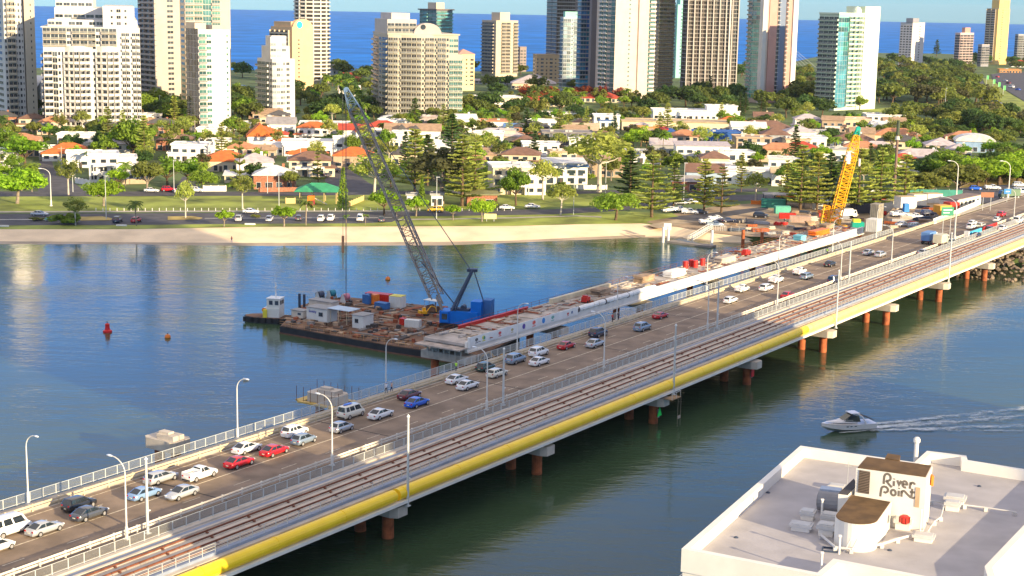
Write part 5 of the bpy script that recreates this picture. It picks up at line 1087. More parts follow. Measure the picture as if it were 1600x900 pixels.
# ---- people on the footway
SKIN=M('skin',(.45,.27,.18),.6,var=.05)
def person(label,loc,rz,top,bottom,hatm,arm=(.5,.1),lean=0.0,group=None,walk=.15):
    r=thing('person',label,'person',loc,rz,group)
    me=bpy.data.meshes.new('body'); bm=bmesh.new(); J={}
    pts=dict(pelvis=(0,0,.95),spine=(.0,0,1.15),chest=(.02,0,1.38),neck=(.03,0,1.52),head=(.05,0,1.68),top=(.05,0,1.76),hl=(0,.10,.92),kl=(walk,.11,.50),al=(walk*.6,.11,.08),fl=(walk*.6+.16,.11,.05),hr=(0,-.10,.92),kr=(-walk*.3,-.11,.50),ar=(-walk*1.3,-.11,.08),fr=(-walk*1.3+.16,-.11,.05),sl=(.0,.19,1.44),el=(.06,.25,1.18),wl=(arm[0]*.5+.05,.22,1.0+arm[1]),sr=(.0,-.19,1.44),er=(.02,-.25,1.18),wr=(.14,-.24,.95),ll=(arm[0]*.5+.12,.21,.95+arm[1]),rr=(.17,-.24,.87))
    for k,p in pts.items(): J[k]=bm.verts.new(p)
    bm.verts.index_update(); bm.verts.ensure_lookup_table(); names=list(pts)
    for a,b in [('pelvis','spine'),('spine','chest'),('chest','neck'),('neck','head'),('head','top'),('pelvis','hl'),('hl','kl'),('kl','al'),('al','fl'),('pelvis','hr'),('hr','kr'),('kr','ar'),('ar','fr'),('chest','sl'),('sl','el'),('el','wl'),('wl','ll'),('chest','sr'),('sr','er'),('er','wr'),('wr','rr')]: bm.edges.new((J[a],J[b]))
    bm.to_mesh(me); bm.free(); o=bpy.data.objects.new('tmp',me); COL.objects.link(o)
    sk=o.modifiers.new('s','SKIN'); ly=me.skin_vertices[0] if me.skin_vertices else None
    rad=dict(pelvis=.15,spine=.13,chest=.15,neck=.055,head=.095,top=.07,hl=.095,kl=.06,al=.045,fl=.04,hr=.095,kr=.06,ar=.045,fr=.04,sl=.07,el=.045,wl=.033,ll=.03,sr=.07,er=.045,wr=.033,rr=.03)
    bm=bmesh.new(); bm.from_mesh(me); lay=bm.verts.layers.skin.verify(); bm.verts.ensure_lookup_table()
    for i,k in enumerate(names): bm.verts[i][lay].radius=(rad[k],rad[k]*(.75 if k in('chest','spine','pelvis') else 1)); bm.verts[i][lay].use_root=(k=='pelvis')
    bm.to_mesh(me); bm.free(); o.modifiers.new('b','SUBSURF').levels=1
    m2=bpy.data.meshes.new_from_object(o.evaluated_get(bpy.context.evaluated_depsgraph_get())); bpy.data.objects.remove(o); m2.name='body'; m2.materials.clear()
    for m_ in (SKIN,top,bottom,DARK): m2.materials.append(m_)
    for p in m2.polygons:
        c=p.center; p.material_index=3 if c.z<.12 else (2 if c.z<.98 and abs(c.y)<.2 else (1 if c.z<1.5 and c.z>.98 and not (abs(c.y)>.2 and c.z<1.2) else 0)); p.use_smooth=True
    link('body',m2,r)
    mb=MB(); mb.lathe([(.115,0),(.12,.06),(.09,.12),(.02,.15)],10); part('cap' if hatm is not DARK else 'hair',mb,hatm,r,loc=(.04,0,1.68))
    return r
g_=ST(594,613,7.16); person('person in a white shirt and blue cap standing at the bridge fence',B(g_[0],1.3,7.16),BA+R(80),M('shirt_white',(.7,.7,.72),.8),M('shorts_dark',(.03,.03,.05),.8),M('cap_blue',(.1,.3,.7),.7))
person('person in a pink top and navy shorts beside the one in the white shirt',B(g_[0]+1.0,1.6,7.16),BA+R(110),M('shirt_pink',(.6,.38,.3),.8),M('shorts_navy',(.02,.02,.07),.8),M('cap_blue',(.1,.3,.7),.7))
HV=M('hi_vis_yellow',(.45,.85,.05),.7,var=.03)
g_=ST(707,580,7.16); person('worker in a bright yellow vest on the footway left of a lamp',B(g_[0],1.4,7.16),BA,HV,M('trousers_grey',(.1,.1,.12),.8),DARK)
g_=ST(1307,400,7.16); person('worker in a bright yellow vest on the far right part of the footway',B(g_[0],1.4,7.16),BA,HV,M('shorts_navy',(.02,.02,.07),.8),DARK)
for i,(px,py) in enumerate(((943,502),(951,499))):
    g_=ST(px,py,7.16); person(['person in a red top walking on the footway near the banner end','person in a dark top walking ahead of the one in red near the banner end'][i],B(g_[0],1.4,7.16),BA,[M('shirt_red',(.45,.06,.06),.8),M('shirt_dark',(.06,.06,.09),.8)][i],M('shorts_dark',(.03,.03,.05),.8),DARK)
g_=G(362,379,1.0); person('person in blue shorts on the beach sand at left',g_,R(120),M('shirt_red',(.45,.06,.06),.8),M('shorts_blue',(.03,.08,.4),.8),DARK)
# ================================================================ NEAR ROOFTOP BUILDING
RW=M('render_white',(.74,.71,.64),.7,var=.05,scale=.5); 
ROOFM=M('roof_membrane',(.40,.38,.385),.8,var=.09,scale=.35,bump=.15,bscale=3); BRROOF=M('brown_roof_felt',(.13,.075,.03),.9,var=.25,scale=.8)
def zfor(x,y,Y):
    d=ray(x,y); return CH+d.z*(Y/d.y)
rp=thing('apartment_block','near white flat roofed building with rooftop lettering at the bottom right','building',G(1300,800,25))
o0=rp.location.copy()
def rloc(p): return (p[0]-o0.x,p[1]-o0.y)
OUT=[rloc(G(x,y,26)) for x,y in [(1068,857),(1252,697),(1430,723),(1450,705),(1508,712),(1510,719),(1680,746),(1548,886),(1560,925),(1308,877),(1283,899)]]
HT=25-o0.z
mb=MB(); mb.prism(OUT,-22,-.05); part('wall',mb,RW,rp)
cxy=(sum(p[0] for p in OUT)/len(OUT),sum(p[1] for p in OUT)/len(OUT))
mb=MB(); mb.prism(OUT,-.03,.0); part('roof',mb,ROOFM,rp)
mb=MB()
def wallseg(mb,a,b,z0,z1,th,inn=True):
    a=Vector((*a,0));b=Vector((*b,0)); d=(b-a).normalized(); n=Vector((-d.y,d.x,0))*th
    mb.prism([tuple((a)[:2]),tuple((b)[:2]),tuple((b+n)[:2]),tuple((a+n)[:2])],z0,z1)
ar=sum(OUT[i][0]*OUT[(i+1)%len(OUT)][1]-OUT[(i+1)%len(OUT)][0]*OUT[i][1] for i in range(len(OUT)))
# mitred parapet ring
def inset(P,d):
    n=len(P); Q=[]; sg=1 if ar>0 else -1
    for i in range(n):
        a,b,c=Vector(P[i-1]),Vector(P[i]),Vector(P[(i+1)%n]); e1=(b-a).normalized(); e2=(c-b).normalized()
        n1=Vector((-e1.y,e1.x))*sg; n2=Vector((-e2.y,e2.x))*sg; m=(n1+n2); k=max(.35,1+n1.dot(n2)); Q.append(tuple(b+m*d/k))
    return Q
INN=inset(OUT,.45); n=len(OUT)
V=[(x,y,-.9) for x,y in OUT]+[(x,y,1.0) for x,y in OUT]+[(x,y,1.0) for x,y in INN]+[(x,y,.001) for x,y in INN]
V[:n]=[(x,y,-.9) for x,y in inset(OUT,-.12)]; V[n:2*n]=[(x,y,1.0) for x,y in inset(OUT,-.12)]
mb.add(V,[(i+k*n,(i+1)%n+k*n,(i+1)%n+(k+1)*n,i+(k+1)*n) for i in range(n) for k in range(3)]); part('parapet',mb,M('parapet_white',(.80,.76,.68),.6,var=.04),rp)
# balconies and openings on the two visible walls below the roof edge
for k,(i,j) in enumerate([(10,0),(0,1)]):
    a=Vector(OUT[i]);b=Vector(OUT[j]); L=(b-a).length; d=(b-a)/L; nn=Vector((d.y,-d.x))
    if (Vector(cxy)-a).dot(nn)>0: nn=-nn
    for fl in range(4):
        for q in range(int(L/5)):
            c=a+d*(q*5+2.6); z=-3.9-3.1*fl; ang=math.atan2(d.y,d.x)
            w_=part('window',MB().box(0,0,0,3.4,.1,2.1),WIN,rp,loc=(c.x+nn.x*.04,c.y+nn.y*.04,z+.1),rz=ang)
            part('balcony',MB().box(0,0,0,4.2,1.5,.18).box(0,-.7 if nn.dot(Vector((math.sin(ang),-math.cos(ang))))>0 else .7,.18,4.2,.08,.95),RW,rp,loc=(c.x+nn.x*.8,c.y+nn.y*.8,z),rz=ang)
# penthouse (lift motor room) with lettering
ZT=29.8; T=[G(x,y,ZT) for x,y in ((1338,730),(1448,745),(1457,727),(1353,713))]
pr=[rloc(p) for p in T]; zt=ZT-o0.z
mr=thing('lift_motor_room','tall white rooftop box with a brown top and the words River Point','rooftop structure',(o0.x,o0.y,o0.z))
mb=MB(); mb.prism(pr,.002,zt-.08); part('wall',mb,RW,mr)
mb=MB(); mb.prism([( (x-sum(p[0] for p in pr)/4)*.965+sum(p[0] for p in pr)/4,(y-sum(p[1] for p in pr)/4)*.965+sum(p[1] for p in pr)/4) for x,y in pr],zt-.07,zt); mb.prism([rloc(G(x,y,ZT)) for x,y in ((1383,715),(1405,719),(1407,711),(1387,708))],zt-.9,zt-.02); part('roof',mb,BRROOF,mr)
nf=(T[1]-T[0]).cross(Vector((0,0,1))).normalized()      # outward normal of the lettered wall
if nf.y>0: nf=-nf
def onwall(x,y,off=.0,P=None,N=None):
    P=P or T[0]; N=N or nf
    d=ray(x,y); o_=Vector((0,0,CH)); t=(P+N*off-o_).dot(N)/d.dot(N); return o_+d*t
def stroke(pts,w=.19,off=.004,th=.008):
    """rounded ribbon following sight-surveyed points of the painted sign, lying on the wall"""
    Q=[onwall(1330+x/11.25,720+y/11.25) for x,y in pts]; ex=(T[1]-T[0]).normalized(); ez=Vector((0,0,1)); L=[((q-T[0]).dot(ex),q.z) for q in Q]
    mb=MB(); P0=[];P1=[]
    for i,(a,b) in enumerate(L):
        p=L[max(0,i-1)]; n_=L[min(len(L)-1,i+1)]; d=Vector((n_[0]-p[0],n_[1]-p[1])).normalized(); m_=Vector((-d.y,d.x))*w/2
        P0.append((a+m_.x,b+m_.y)); P1.append((a-m_.x,b-m_.y))
    def W(p,k): return T[0]+ex*p[0]+Vector((0,0,p[1]-T[0].z))+nf*k-o0
    n_=len(L); V=[W(p,off+th) for p in P0]+[W(p,off+th) for p in P1]+[W(p,off) for p in P0]+[W(p,off) for p in P1]
    F=[]
    for i in range(n_-1): F+=[(i,i+1,n_+i+1,n_+i),(i,2*n_+i,2*n_+i+1,i+1),(n_+i,n_+i+1,3*n_+i+1,3*n_+i)]
    F+=[(0,n_,3*n_,2*n_),(n_-1,3*n_-1,4*n_-1,2*n_-1)]; mb.add(V,F); return mb
def arc(cx,cy,rx,ry,a0,a1,n=12,tilt=.15):
    return [(cx+rx*math.cos(R(a0+(a1-a0)*k/n)),cy+ry*math.sin(R(a0+(a1-a0)*k/n))+tilt*rx*math.cos(R(a0+(a1-a0)*k/n))) for k in range(n+1)]
GREYL=M('sign_grey_brown',(.16,.14,.115),.6,var=.03)
strokes=[ [(572,408),(577,330),(585,270)]+arc(640,292,55,62,200,395,14)+[(650,355),(620,345)], [(612,345),(650,395),(690,440),(716,465)],
 [(752,355),(748,445)],[(757,312),(755,328)],
 [(812,342),(832,395),(836,440),(858,395),(882,350)],
 [(905,410),(975,418)]+arc(945,415,42,55,0,-175,12)+arc(945,415,42,55,180,60,6),
 [(1050,375),(1038,430),(1030,492)],[(1042,420)]+arc(1085,430,38,44,205,340,8),
 [(512,628),(520,560),(530,500)]+arc(590,505,58,52,200,395,12)+[(605,560),(570,545)],
 arc(742,560,42,48,0,360,18),
 [(838,525),(833,625)],[(843,475),(841,492)],
 [(890,525),(884,632)],[(888,570)]+arc(925,560,32,30,200,300,5)+[(962,560),(1000,600),(1040,640),(1090,655),(1140,640)],
 [(1075,490),(1068,560),(1060,630)],[(1030,545),(1120,558)] ]
for i,s_ in enumerate(strokes):
    part('lettering',stroke(s_),GREYL,mr)
lv=[(1343,734),(1360,737),(1358,772),(1340,769)]; q=[onwall(x,y,.0)-o0 for x,y in lv]
mb=MB(); mb.slab(*[p+nf*.03 for p in (q[3],q[2],q[1],q[0])],th=.02); lou=part('louvre',mb,M('louvre_brown',(.06,.045,.035),.7),mr)
mb=MB()
for i in range(14):
    f=(i+.5)/14; a=q[0].lerp(q[3],f)+nf*.07; b=q[1].lerp(q[2],f)+nf*.07; mb.tube(a,b,.035,4)
part('slat',mb,M('slat_brown',(.20,.15,.11),.6),lou)
q=[onwall(x,y,0)-o0 for x,y in ((1431,761),(1438,762),(1436,793),(1429,792))]; mb=MB(); mb.slab(*[p+nf*.03 for p in (q[3],q[2],q[1],q[0])],th=.02); part('door',mb,M('door_tan',(.50,.36,.22),.6),mr)
mb=MB(); c=T[1].lerp(T[2],.75)-o0; mb.box(c.x+.12,c.y,zt-1.5,.2,.6,.9); part('warning_box',mb,ORM,mr)
# rounded lower box
ZL=27.4; cr=[G(x,y,ZL) for x,y in ((1330,772),(1393,783))]
xl,yl=cr[0].x,cr[0].y; fl_=G(1306,803,ZL); fr_=G(1372,813,ZL)
ctr=((fl_.x+fr_.x)/2,(fl_.y+fr_.y)/2); rad=(fr_-fl_).length/2; aa=math.atan2(fr_.y-fl_.y,fr_.x-fl_.x)
poly=[(cr[1].x,cr[1].y),(cr[0].x,cr[0].y)]+[(ctr[0]+rad*math.cos(aa+math.pi+a),ctr[1]+rad*math.sin(aa+math.pi+a)) for a in [math.pi*k/16 for k in range(17)]]
poly=[rloc(p) for p in poly]
r=thing('stair_enclosure','white rounded rooftop enclosure with a brown top below the lettered box','rooftop structure',(o0.x,o0.y,o0.z))
mb=MB(); mb.prism(poly,.002,ZL-25-.06); part('wall',mb,RW,r); k_=[(sum(p[0] for p in poly)/len(poly)),(sum(p[1] for p in poly)/len(poly))]
mb=MB(); mb.prism([((x-k_[0])*.965+k_[0],(y-k_[1])*.965+k_[1]) for x,y in poly],ZL-25-.05,ZL-25); part('roof',mb,BRROOF,r)
q=[rloc(G(x,y,27.6)) for x,y in ((1310,771),(1325,773),(1340,757),(1334,748))]
r=thing('rooftop_store','dark topped white box tucked behind the rounded enclosure','rooftop structure',(o0.x,o0.y,o0.z)); mb=MB(); mb.prism(q,.002,2.55); part('wall',mb,RW,r); mb=MB(); mb.prism(q,2.56,2.62); part('roof',mb,M('dark_roof_felt',(.06,.055,.06),.9),r)
# vents and plant
def vent(label,px,py,L_,W_,H_,rz=.0,mat=None,louv=True):
    r=thing('roof_vent',label,'roof vent',G(px,py,25.01),R(-22)+rz); mb=MB(); mb.box(0,0,0,L_*.8,W_*.8,H_*.55); part('base',mb,mat or RW,r); mb=MB(); mb.box(0,0,H_*.6,L_,W_,H_*.35); mb.box(0,0,H_*.95,L_*.8,W_*.8,H_*.12); part('hood',mb,M('vent_grey_white',(.55,.54,.52),.5),r)
for a in [('flat roof vent leftmost, in the shade left of the enclosure',1252,828,1.9,1.3,.6),('roof vent above the leftmost flat one',1262,811,1.3,1.2,.8),('roof vent just left of the rounded wall',1291,836,1.5,1.2,1.0),('cream roof vent behind the rounded wall',1296,818,1.4,1.2,.9),('pale blue topped roof vent far behind',1308,764,1.6,1.1,.4),
  ('grey roof vent right of the lettered box',1492,786,1.9,1.4,.7),('small roof vent in front of the grey one',1488,797,1.4,1.0,.8),('flat roof vent in front of the lettered box',1443,845,1.8,1.2,.6),('roof vent with a red cap by the lettered wall',1411,826,1.5,1.2,1.0)]: vent(*a)
r=thing('red_fan','red fan unit on the vent below the lettering','fan',G(1413,818,26.1)); mb=MB(); mb.lathe([(.25,0),(.42,.15),(.42,.55),(.3,.7)],10); part('housing',mb,REDM,r); mb=MB(); [mb.tube((.43*math.cos(a),.43*math.sin(a),.1),(.43*math.cos(a),.43*math.sin(a),.6),.04,4) for a in [k*.785 for k in range(8)]]; part('fin',mb,M('dark_red',(.2,.01,.01),.5),r)
r=thing('extract_fan','big grey round extract fan with a pale blue box behind the enclosure','fan',G(1294,800,25.01),R(-20)); mb=MB(); mb.tube((-.9,-.1,1.0),(.9,-.1,1.0),.85,16); part('drum',mb,M('fan_grey',(.25,.25,.26),.5),r); mb=MB(); mb.box(0,.9,.0,1.8,1.0,1.9); part('plenum',mb,M('plenum_blue_grey',(.42,.48,.56),.4),r); mb=MB(); mb.tube((-.92,-.1,1.0),(-.95,-.1,1.0),.65,12); part('fan_grille',mb,DARK,r)
r=thing('vent_pipe','tall white vent pipe with a round cap behind the lettered box','vent pipe',G(1430,727,25.01)); mb=MB(); mb.tube((0,0,0),(0,0,2.3),.22,10); part('pipe',mb,RW,r); mb=MB(); mb.lathe([(.2,2.2),(.34,2.35),(.34,2.6),(.2,2.8),(.02,2.85)],10); part('cowl',mb,RW,r)
r=thing('vent_pipe','thin pale vent pipe standing in the shade left of the fan','vent pipe',G(1283,818,25.01)); mb=MB(); mb.tube((0,0,0),(0,0,2.1),.09,8); part('pipe',mb,RW,r); mb=MB(); mb.box(0,0,2.1,.25,.25,.08); part('cowl',mb,RW,r)
r=thing('vent_pipe','slim white pipe rising beside the lettered box right corner','vent pipe',G(1437,840,25.01)); mb=MB(); mb.tube((0,0,0),(0,0,2.4),.07,8); part('pipe',mb,RW,r); mb=MB(); mb.box(0,0,2.4,.2,.2,.08); part('cowl',mb,RW,r)
r=thing('roof_antenna','hair thin antenna standing on the roof left of the lettered box','antenna',G(1323,768,25.01)); mb=MB(); mb.tube((0,0,0),(0,0,2.8),.025,4); mb.tube((-.3,0,2.4),(.3,0,2.4),.02,4); part('rod',mb,GALV,r)
def piperun(label,pts,r0=.07,z=25.35,posts=True):
    r=thing('roof_pipe',label,'pipe',(0,0,0)); P=[G(x,y,z) for x,y in pts]; mb=MB(); mb.path(P,r0,6); part('pipe',mb,M('pipe_white',(.6,.59,.56),.5),r)
    mb=MB()
    for p in P: mb.box(p.x,p.y,25.01,.3,.3,z-25.02)
    part('support',mb,M('vent_grey_white',(.55,.54,.52),.5),r)
piperun('white pipe curving round the front of the rounded enclosure',[(1283,836),(1305,855),(1330,858),(1352,855),(1378,850),(1403,842),(1430,835)],.11)
piperun('white pipe running right from the lettered box to the roof edge',[(1455,783),(1480,786),(1507,789),(1540,793),(1586,800)])
piperun('white pipe running back from the lettered box corner',[(1450,830),(1460,815),(1470,808),(1475,790)],.06)
r=thing('access_ladder','small dark skylight frame with a ladder near the front parapet','skylight',G(1297,860,25.01),R(-15)); mb=MB(); [mb.box(x,y,0,sx,sy,.12) for x,y,sx,sy in ((0,.45,1.3,.12),(0,-.45,1.3,.12),(.6,0,.12,.8),(-.6,0,.12,.8))]; part('frame',mb,DKS,r); mb=MB(); [mb.tube((1.1+s_,0,0),(1.6+s_,-.3,1.3),.05,5) for s_ in (0,.5)]; part('ladder',mb,WSTEEL,r)
for px,py in ((1311,866),(1283,893)):
    r=thing('corner_post','short white post on the front parapet '+('right one' if px>1300 else 'left one'),'post',G(px,py,25.4)); mb=MB(); mb.tube((0,0,0),(0,0,1.5),.09,6); mb.box(0,0,1.5,.25,.25,.1); part('post_shaft',mb,RW,r)
for i,(px,py) in enumerate(((1200,770),(1380,735),(1390,860),(1530,760),(1150,840))):
    r=thing('roof_drain',['roof drain near the left parapet','roof drain behind the lettered box','roof drain in front of the enclosure','roof drain on the right wing','roof drain near the left front corner'][i],'drain',G(px,py,25.01)); mb=MB(); mb.lathe([(.2,0),(.2,.05),(.08,.12)],10); part('dome',mb,DKS,r)
# lower front wing of the same complex at the bottom right corner
r=thing('terrace_wing','cream terraced wing with small windows at the bottom right corner','building',G(1600,870,22)); t0=r.location.copy()
W=[G(x,y,21.5) for x,y in ((1556,905),(1640,800),(1760,830),(1700,960))]; mb=MB(); mb.prism([(p.x-t0.x,p.y-t0.y) for p in W],-20,-.5); part('wall',mb,M('render_cream',(.62,.50,.30),.75,var=.06),r)
mb=MB(); mb.prism([(p.x-t0.x,p.y-t0.y) for p in W],-.48,-.3); part('roof',mb,RW,r)
for x,y in ((1572,873),(1576,892),(1590,862)): 
    q=G(x,y,21.7); mb=MB(); mb.box(q.x-t0.x,q.y-t0.y,-.29,.9,.7,.9); part('roof_box',mb,M('yellow_box',(.6,.45,.15),.6),r)
# bank and lower terrace left of the building foot
mb=MB(); mb.prism([tuple(G(x,y,1.5)[:2]) for x,y in [(1080,892),(1200,860),(1700,740),(2200,900),(1700,1400),(1060,1300)]],-3,1.2); struct('near_bank_ground',mb,EARTH)
# ---- high rise apartments on the near bank, right of and behind the camera, that shade the middle of the bridge
def near_tower(label,u0,u1,v0,v1,h):
    ex=Vector((.717,.697)); ey=Vector((.697,-.717)); C=[ex*u0+ey*v0,ex*u1+ey*v0,ex*u1+ey*v1,ex*u0+ey*v1]; c=sum(C,Vector((0,0)))/4
    r=thing('apartment_tower',label,'apartment tower',(c.x,c.y,1.0)); mb=MB(); mb.prism([tuple(p-c) for p in C],0,h); part('wall',mb,RW,r)
    mb=MB(); mb.prism([tuple((p-c)*.6) for p in C],h,h+3); part('plant_room',mb,RW,r)
    for k in range(int(h/3.1)):
        mb=MB(); mb.prism([tuple((p-c)*1.03) for p in C],k*3.1+2.9,k*3.1+3.1); part('balcony_slab',mb,CONCL,r)
        mb=MB(); mb.prism([tuple((p-c)*1.004) for p in C],k*3.1+.7,k*3.1+2.6); part('window_band',mb,WIN,r)
near_tower('tall apartment tower on the near bank outside the photo to the right',134,246,8,30,106)
# ================================================================ HIGH RISE TOWERS
def TM(nm,c,v=.05): return M('tower_'+nm,c,.75,var=v,scale=.15)
TW=TM('white',(.58,.56,.52)); TC=TM('cream',(.52,.44,.33)); TO=TM('orange_cream',(.66,.44,.24)); TG=TM('grey_beige',(.42,.37,.32)); TGR=TM('green_white',(.58,.66,.52)); TP=TM('pink',(.50,.27,.22)); TPK=TM('pale_pink',(.54,.45,.38)); TY=TM('yellow',(.66,.52,.28)); TB=TM('blue_grey',(.16,.20,.28)); TA=TM('aqua',(.25,.52,.46)); TT=TM('tan',(.42,.30,.17)); TD=TM('dark_brown',(.16,.13,.12)); TBR=TM('brown_pink',(.45,.25,.20)); TSL=TM('slate',(.25,.25,.28))
def GM(nm,c,r=.15): return M('glazing_'+nm,c,r,var=.35,scale=.25,spec=.7,objrand=.75)
GD=GM('dark',(.05,.055,.06)); GG=GM('green',(.06,.16,.14)); GB=GM('blue',(.02,.12,.24)); GT=GM('teal',(.05,.22,.24)); GBR=GM('brown',(.045,.04,.035))
GRL=M('rail_glass_grey',(.20,.20,.18),.3,var=.2)
FRM=M('window_frame_white',(.6,.58,.54),.6)
_pc={}
def solveW(Cn,dirv,pxt):
    lo,hi=0,160
    for _ in range(40):
        m=(lo+hi)/2; x=proj(Cn+dirv*m)[0]
        if (x<pxt)==(dirv.dot(Vector((1,0,0)))>0): lo=m
        else: hi=m
    return lo
ACC=None
class Tower:
    def __init__(s,name,label,cat,xs,yb,xl,xr,phi,group=None,zb=2.0):
        s.C=G(xs,yb,zb); s.phi=R(phi); s.r=thing(name,label,cat,s.C,s.phi,group)
        rv=Vector((math.cos(s.phi),math.sin(s.phi),0)); lv=Vector((-math.sin(s.phi),math.cos(s.phi),0))
        s.rv,s.lv=rv,lv; s.W=solveW(s.C,rv,xr); s.D=solveW(s.C,lv,xl) if xl<xs-.5 and phi>4 else 18
        s.yC=s.C.y; s.wins=[]; s.bals=[]; s.xs=xs
    def z(s,ypx,xpx=None):
        return zfor(xpx or s.xs,ypx,s.C.y)-s.C.z
    def body(s,u0,u1,v0,v1,z0,z1,mat,name='wall',poly=None):
        mb=MB(); mb.prism(poly or [(u0,v0),(u1,v0),(u1,v1),(u0,v1)],z0,z1); return part(name,mb,mat,s.r)
    def face(s,p0,p1,z0,z1,spec,pitch,bow=0,bm=None,gm=None,wall=None,solid=True,nb=None,out=1.35):
        """spec chars per bay: s wall, w window, v small window, B solid balcony, R glass railed balcony, L banded glass, G full glass"""
        p0=Vector(p0);p1=Vector(p1); n=len(spec); wts=[.55 if c in 's' else (.7 if c in 'vwD' else 1.0) for c in spec]; tot=sum(wts); a=0; pts=[]
        d=(p1-p0).normalized(); nn=Vector((d.y,-d.x))
        for i in range(n+1):
            f=a/tot; pts.append(p0.lerp(p1,f)+nn*bow*math.sin(math.pi*f)); a+=wts[i] if i<n else 0
        if bow and wall is not None:
            mb=MB(); mb.prism([tuple(p) for p in pts]+[tuple(p1-nn*.5),tuple(p0-nn*.5)],z0,z1); part('bowed_wall',mb,wall,s.r)
        nf=int((z1-z0)/pitch+.01)
        for i,c in enumerate(spec):
            a_,b_=pts[i],pts[i+1]; mid=(a_+b_)/2; L=(b_-a_).length; ang=math.atan2(b_.y-a_.y,b_.x-a_.x)
            for k in range(nf):
                z=z0+k*pitch; m=Matrix.Translation((mid.x,mid.y,z))@Matrix.Rotation(ang,4,'Z')
                if c=='w': s.wins.append((m,round(L*.6,1),1.5,.9,gm or GD))
                elif c=='D': s.wins.append((m,round(L*.85,1),1.5,.9,gm or GD))
                elif c=='v': s.wins.append((m,round(L*.3,1),1.1,1.1,gm or GD))
                elif c in 'BRLP': 
                    s.wins.append((m,round(L*.88,1),2.2,.3,gm or GD)); s.bals.append((m,round(L*(1.0 if c!='P' else .8),1),c,bm or TW,out))
                elif c=='G': s.wins.append((m,round(L*.96,1),pitch-.45,.35,gm or GG))
                elif c=='H': s.wins.append((m,round(L*.94,1),pitch-.12,.06,gm or GG))
    def finish(s,cap=100):
        def emit(lst,nm,build,mats):
            if not lst: return
            pw=s.r.matrix_basis; lst=sorted(lst,key=lambda a:-(a[0].translation.z))
            for a in lst[:cap]:
                key=(nm,)+tuple(x if not hasattr(x,'name') else x.name for x in a[1:])
                if key not in _pc: _pc[key]=build(*a[1:]).mesh(nm,mats(*a[1:]))
                o=bpy.data.objects.new(nm,_pc[key]); COL.objects.link(o); o.parent=s.r; o.matrix_local=a[0]
            rest={}
            for a in lst[cap:]: rest.setdefault(mats(*a[1:])[0].name,[]).append(a)
            if rest:
                g=MB(); ml=[]
                for j,(k,v) in enumerate(rest.items()):
                    mm=mats(*v[0][1:]); base=len(ml); ml+=mm
                    for a in v:
                        b=build(*a[1:]); b.m=[q+base for q in b.m]; g.xf(a[0],b)
                o=part(nm,g,ml,s.r); o['kind']='stuff'
        def bw(w,h,z,gm):
            mb=MB(); mb.box(0,-.03,z,w,.12,h)
            if w>1.6:
                n=max(2,int(w/1.4))
                for i in range(1,n): mb.box(-w/2+i*w/n,-.09,z,.09,.06,h,0,1)
            mb.box(0,-.09,z-.08,w+.1,.12,.08,0,1)
            return mb
        emit(s.wins,'window',bw,lambda w,h,z,gm:[gm,FRM])
        def bb(w,c,bm,out):
            mb=MB(); mb.box(0,-out/2,-.12,w,out,.24)
            if c in 'BP': mb.box(0,-out+.07,.12,w,.12,.95)
            elif c=='R': mb.box(0,-out+.05,.15,w,.05,.85,0,1); mb.box(0,-out+.05,1.0,w,.08,.07)
            if c in 'BR':
                for q in (-1,1): mb.box(q*(w/2-.05),-out/2,.12,.1,out,2.7 if c=='B' else .95)
            return mb
        emit(s.bals,'balcony',bb,lambda w,c,bm,out:[bm,GT if bm in (TA,) else GRL])
        return s.r
def simple(name,label,xs,yb,xl,xr,phi,top,spL,spR,wall,gm=GD,bm=None,pitch=3.15,bowL=0,bowR=0,caps=(),cat='apartment tower',lower=0,outb=1.35,roofm=None,wallR=None,base=3.2):
    t=Tower(name,label,cat,xs,yb,xl,xr,phi); H=top if top>0 else t.z(-top)
    if isinstance(top,tuple): pass
    t.body(0,t.W,0,t.D,0,H,wall)
    t.body(-.15,t.W+.15,-.15,t.D+.15,H,H+.7,bm or wall,'parapet')
    t.face((0,0),(t.W,0),base,H,spR,pitch,bowR,bm,gm,wallR or wall,out=outb)
    if t.D and xl<xs-.5: t.face((0,t.D),(0,0),base,H,spL,pitch,bowL,bm,gm,wall,out=outb)
    for (u0,u1,v0,v1,h0,h1,m_) in caps: t.body(u0*t.W,u1*t.W,v0*t.D,v1*t.D,H+h0,H+h1,m_ or wall,'plant_room')
    t.H=H; t.finish(); return t
# far left cream tower cut by the frame
t=simple('apartment_tower','cream tower cut by the left edge with columns of small dark windows',12,192,-60,42,30,95,'wwsw','wBBvwv',TW,bm=TC)
t2=simple('apartment_tower','narrow beige tower slice between the left edge tower and the big white one',44,192,38,60,20,98,'s','ssvs',TC)
simple('apartment_tower','small white stair tower at the foot of the left edge tower',38,190,30,57,15,-142,'s','ss',TW,roofm=TB)
# big white bowed tower
t=Tower('apartment_tower','big white tower with bowed balconies and stepped top, second from the left','apartment tower',72,208,56,222,14)
H1=t.z(42); H2=t.z(12); H3=t.z(-8); W,D=t.W,t.D
t.body(0,W,0,D,0,H1,TW); t.body(.04*W,.98*W,.1*D,D,H1,H1+3.4,TW,'upper_storey'); t.body(.62*W,.95*W,.05*D,D,H1,t.z(8),TW,'upper_storey'); t.body(.10*W,.62*W,.2*D,D,H1+3.4,t.z(12),TW,'upper_storey'); t.body(.10*W,.5*W,.3*D,D,t.z(12),H3,TW,'upper_storey')
t.body(-.02*W,.62*W,-.6,D,H1-.2,H1+.15,TW,'roof_slab')
t.face((0,D),(0,0),3,H1-9,'RRR',3.1,0,TSL,GD)
t.face((0,0),(.09*W,0),3,H1-9,'B',3.1,0,TW,GD); t.face((.09*W,0),(.22*W,0),3,H1-9,'Lww',3.1,0,TW,GD)
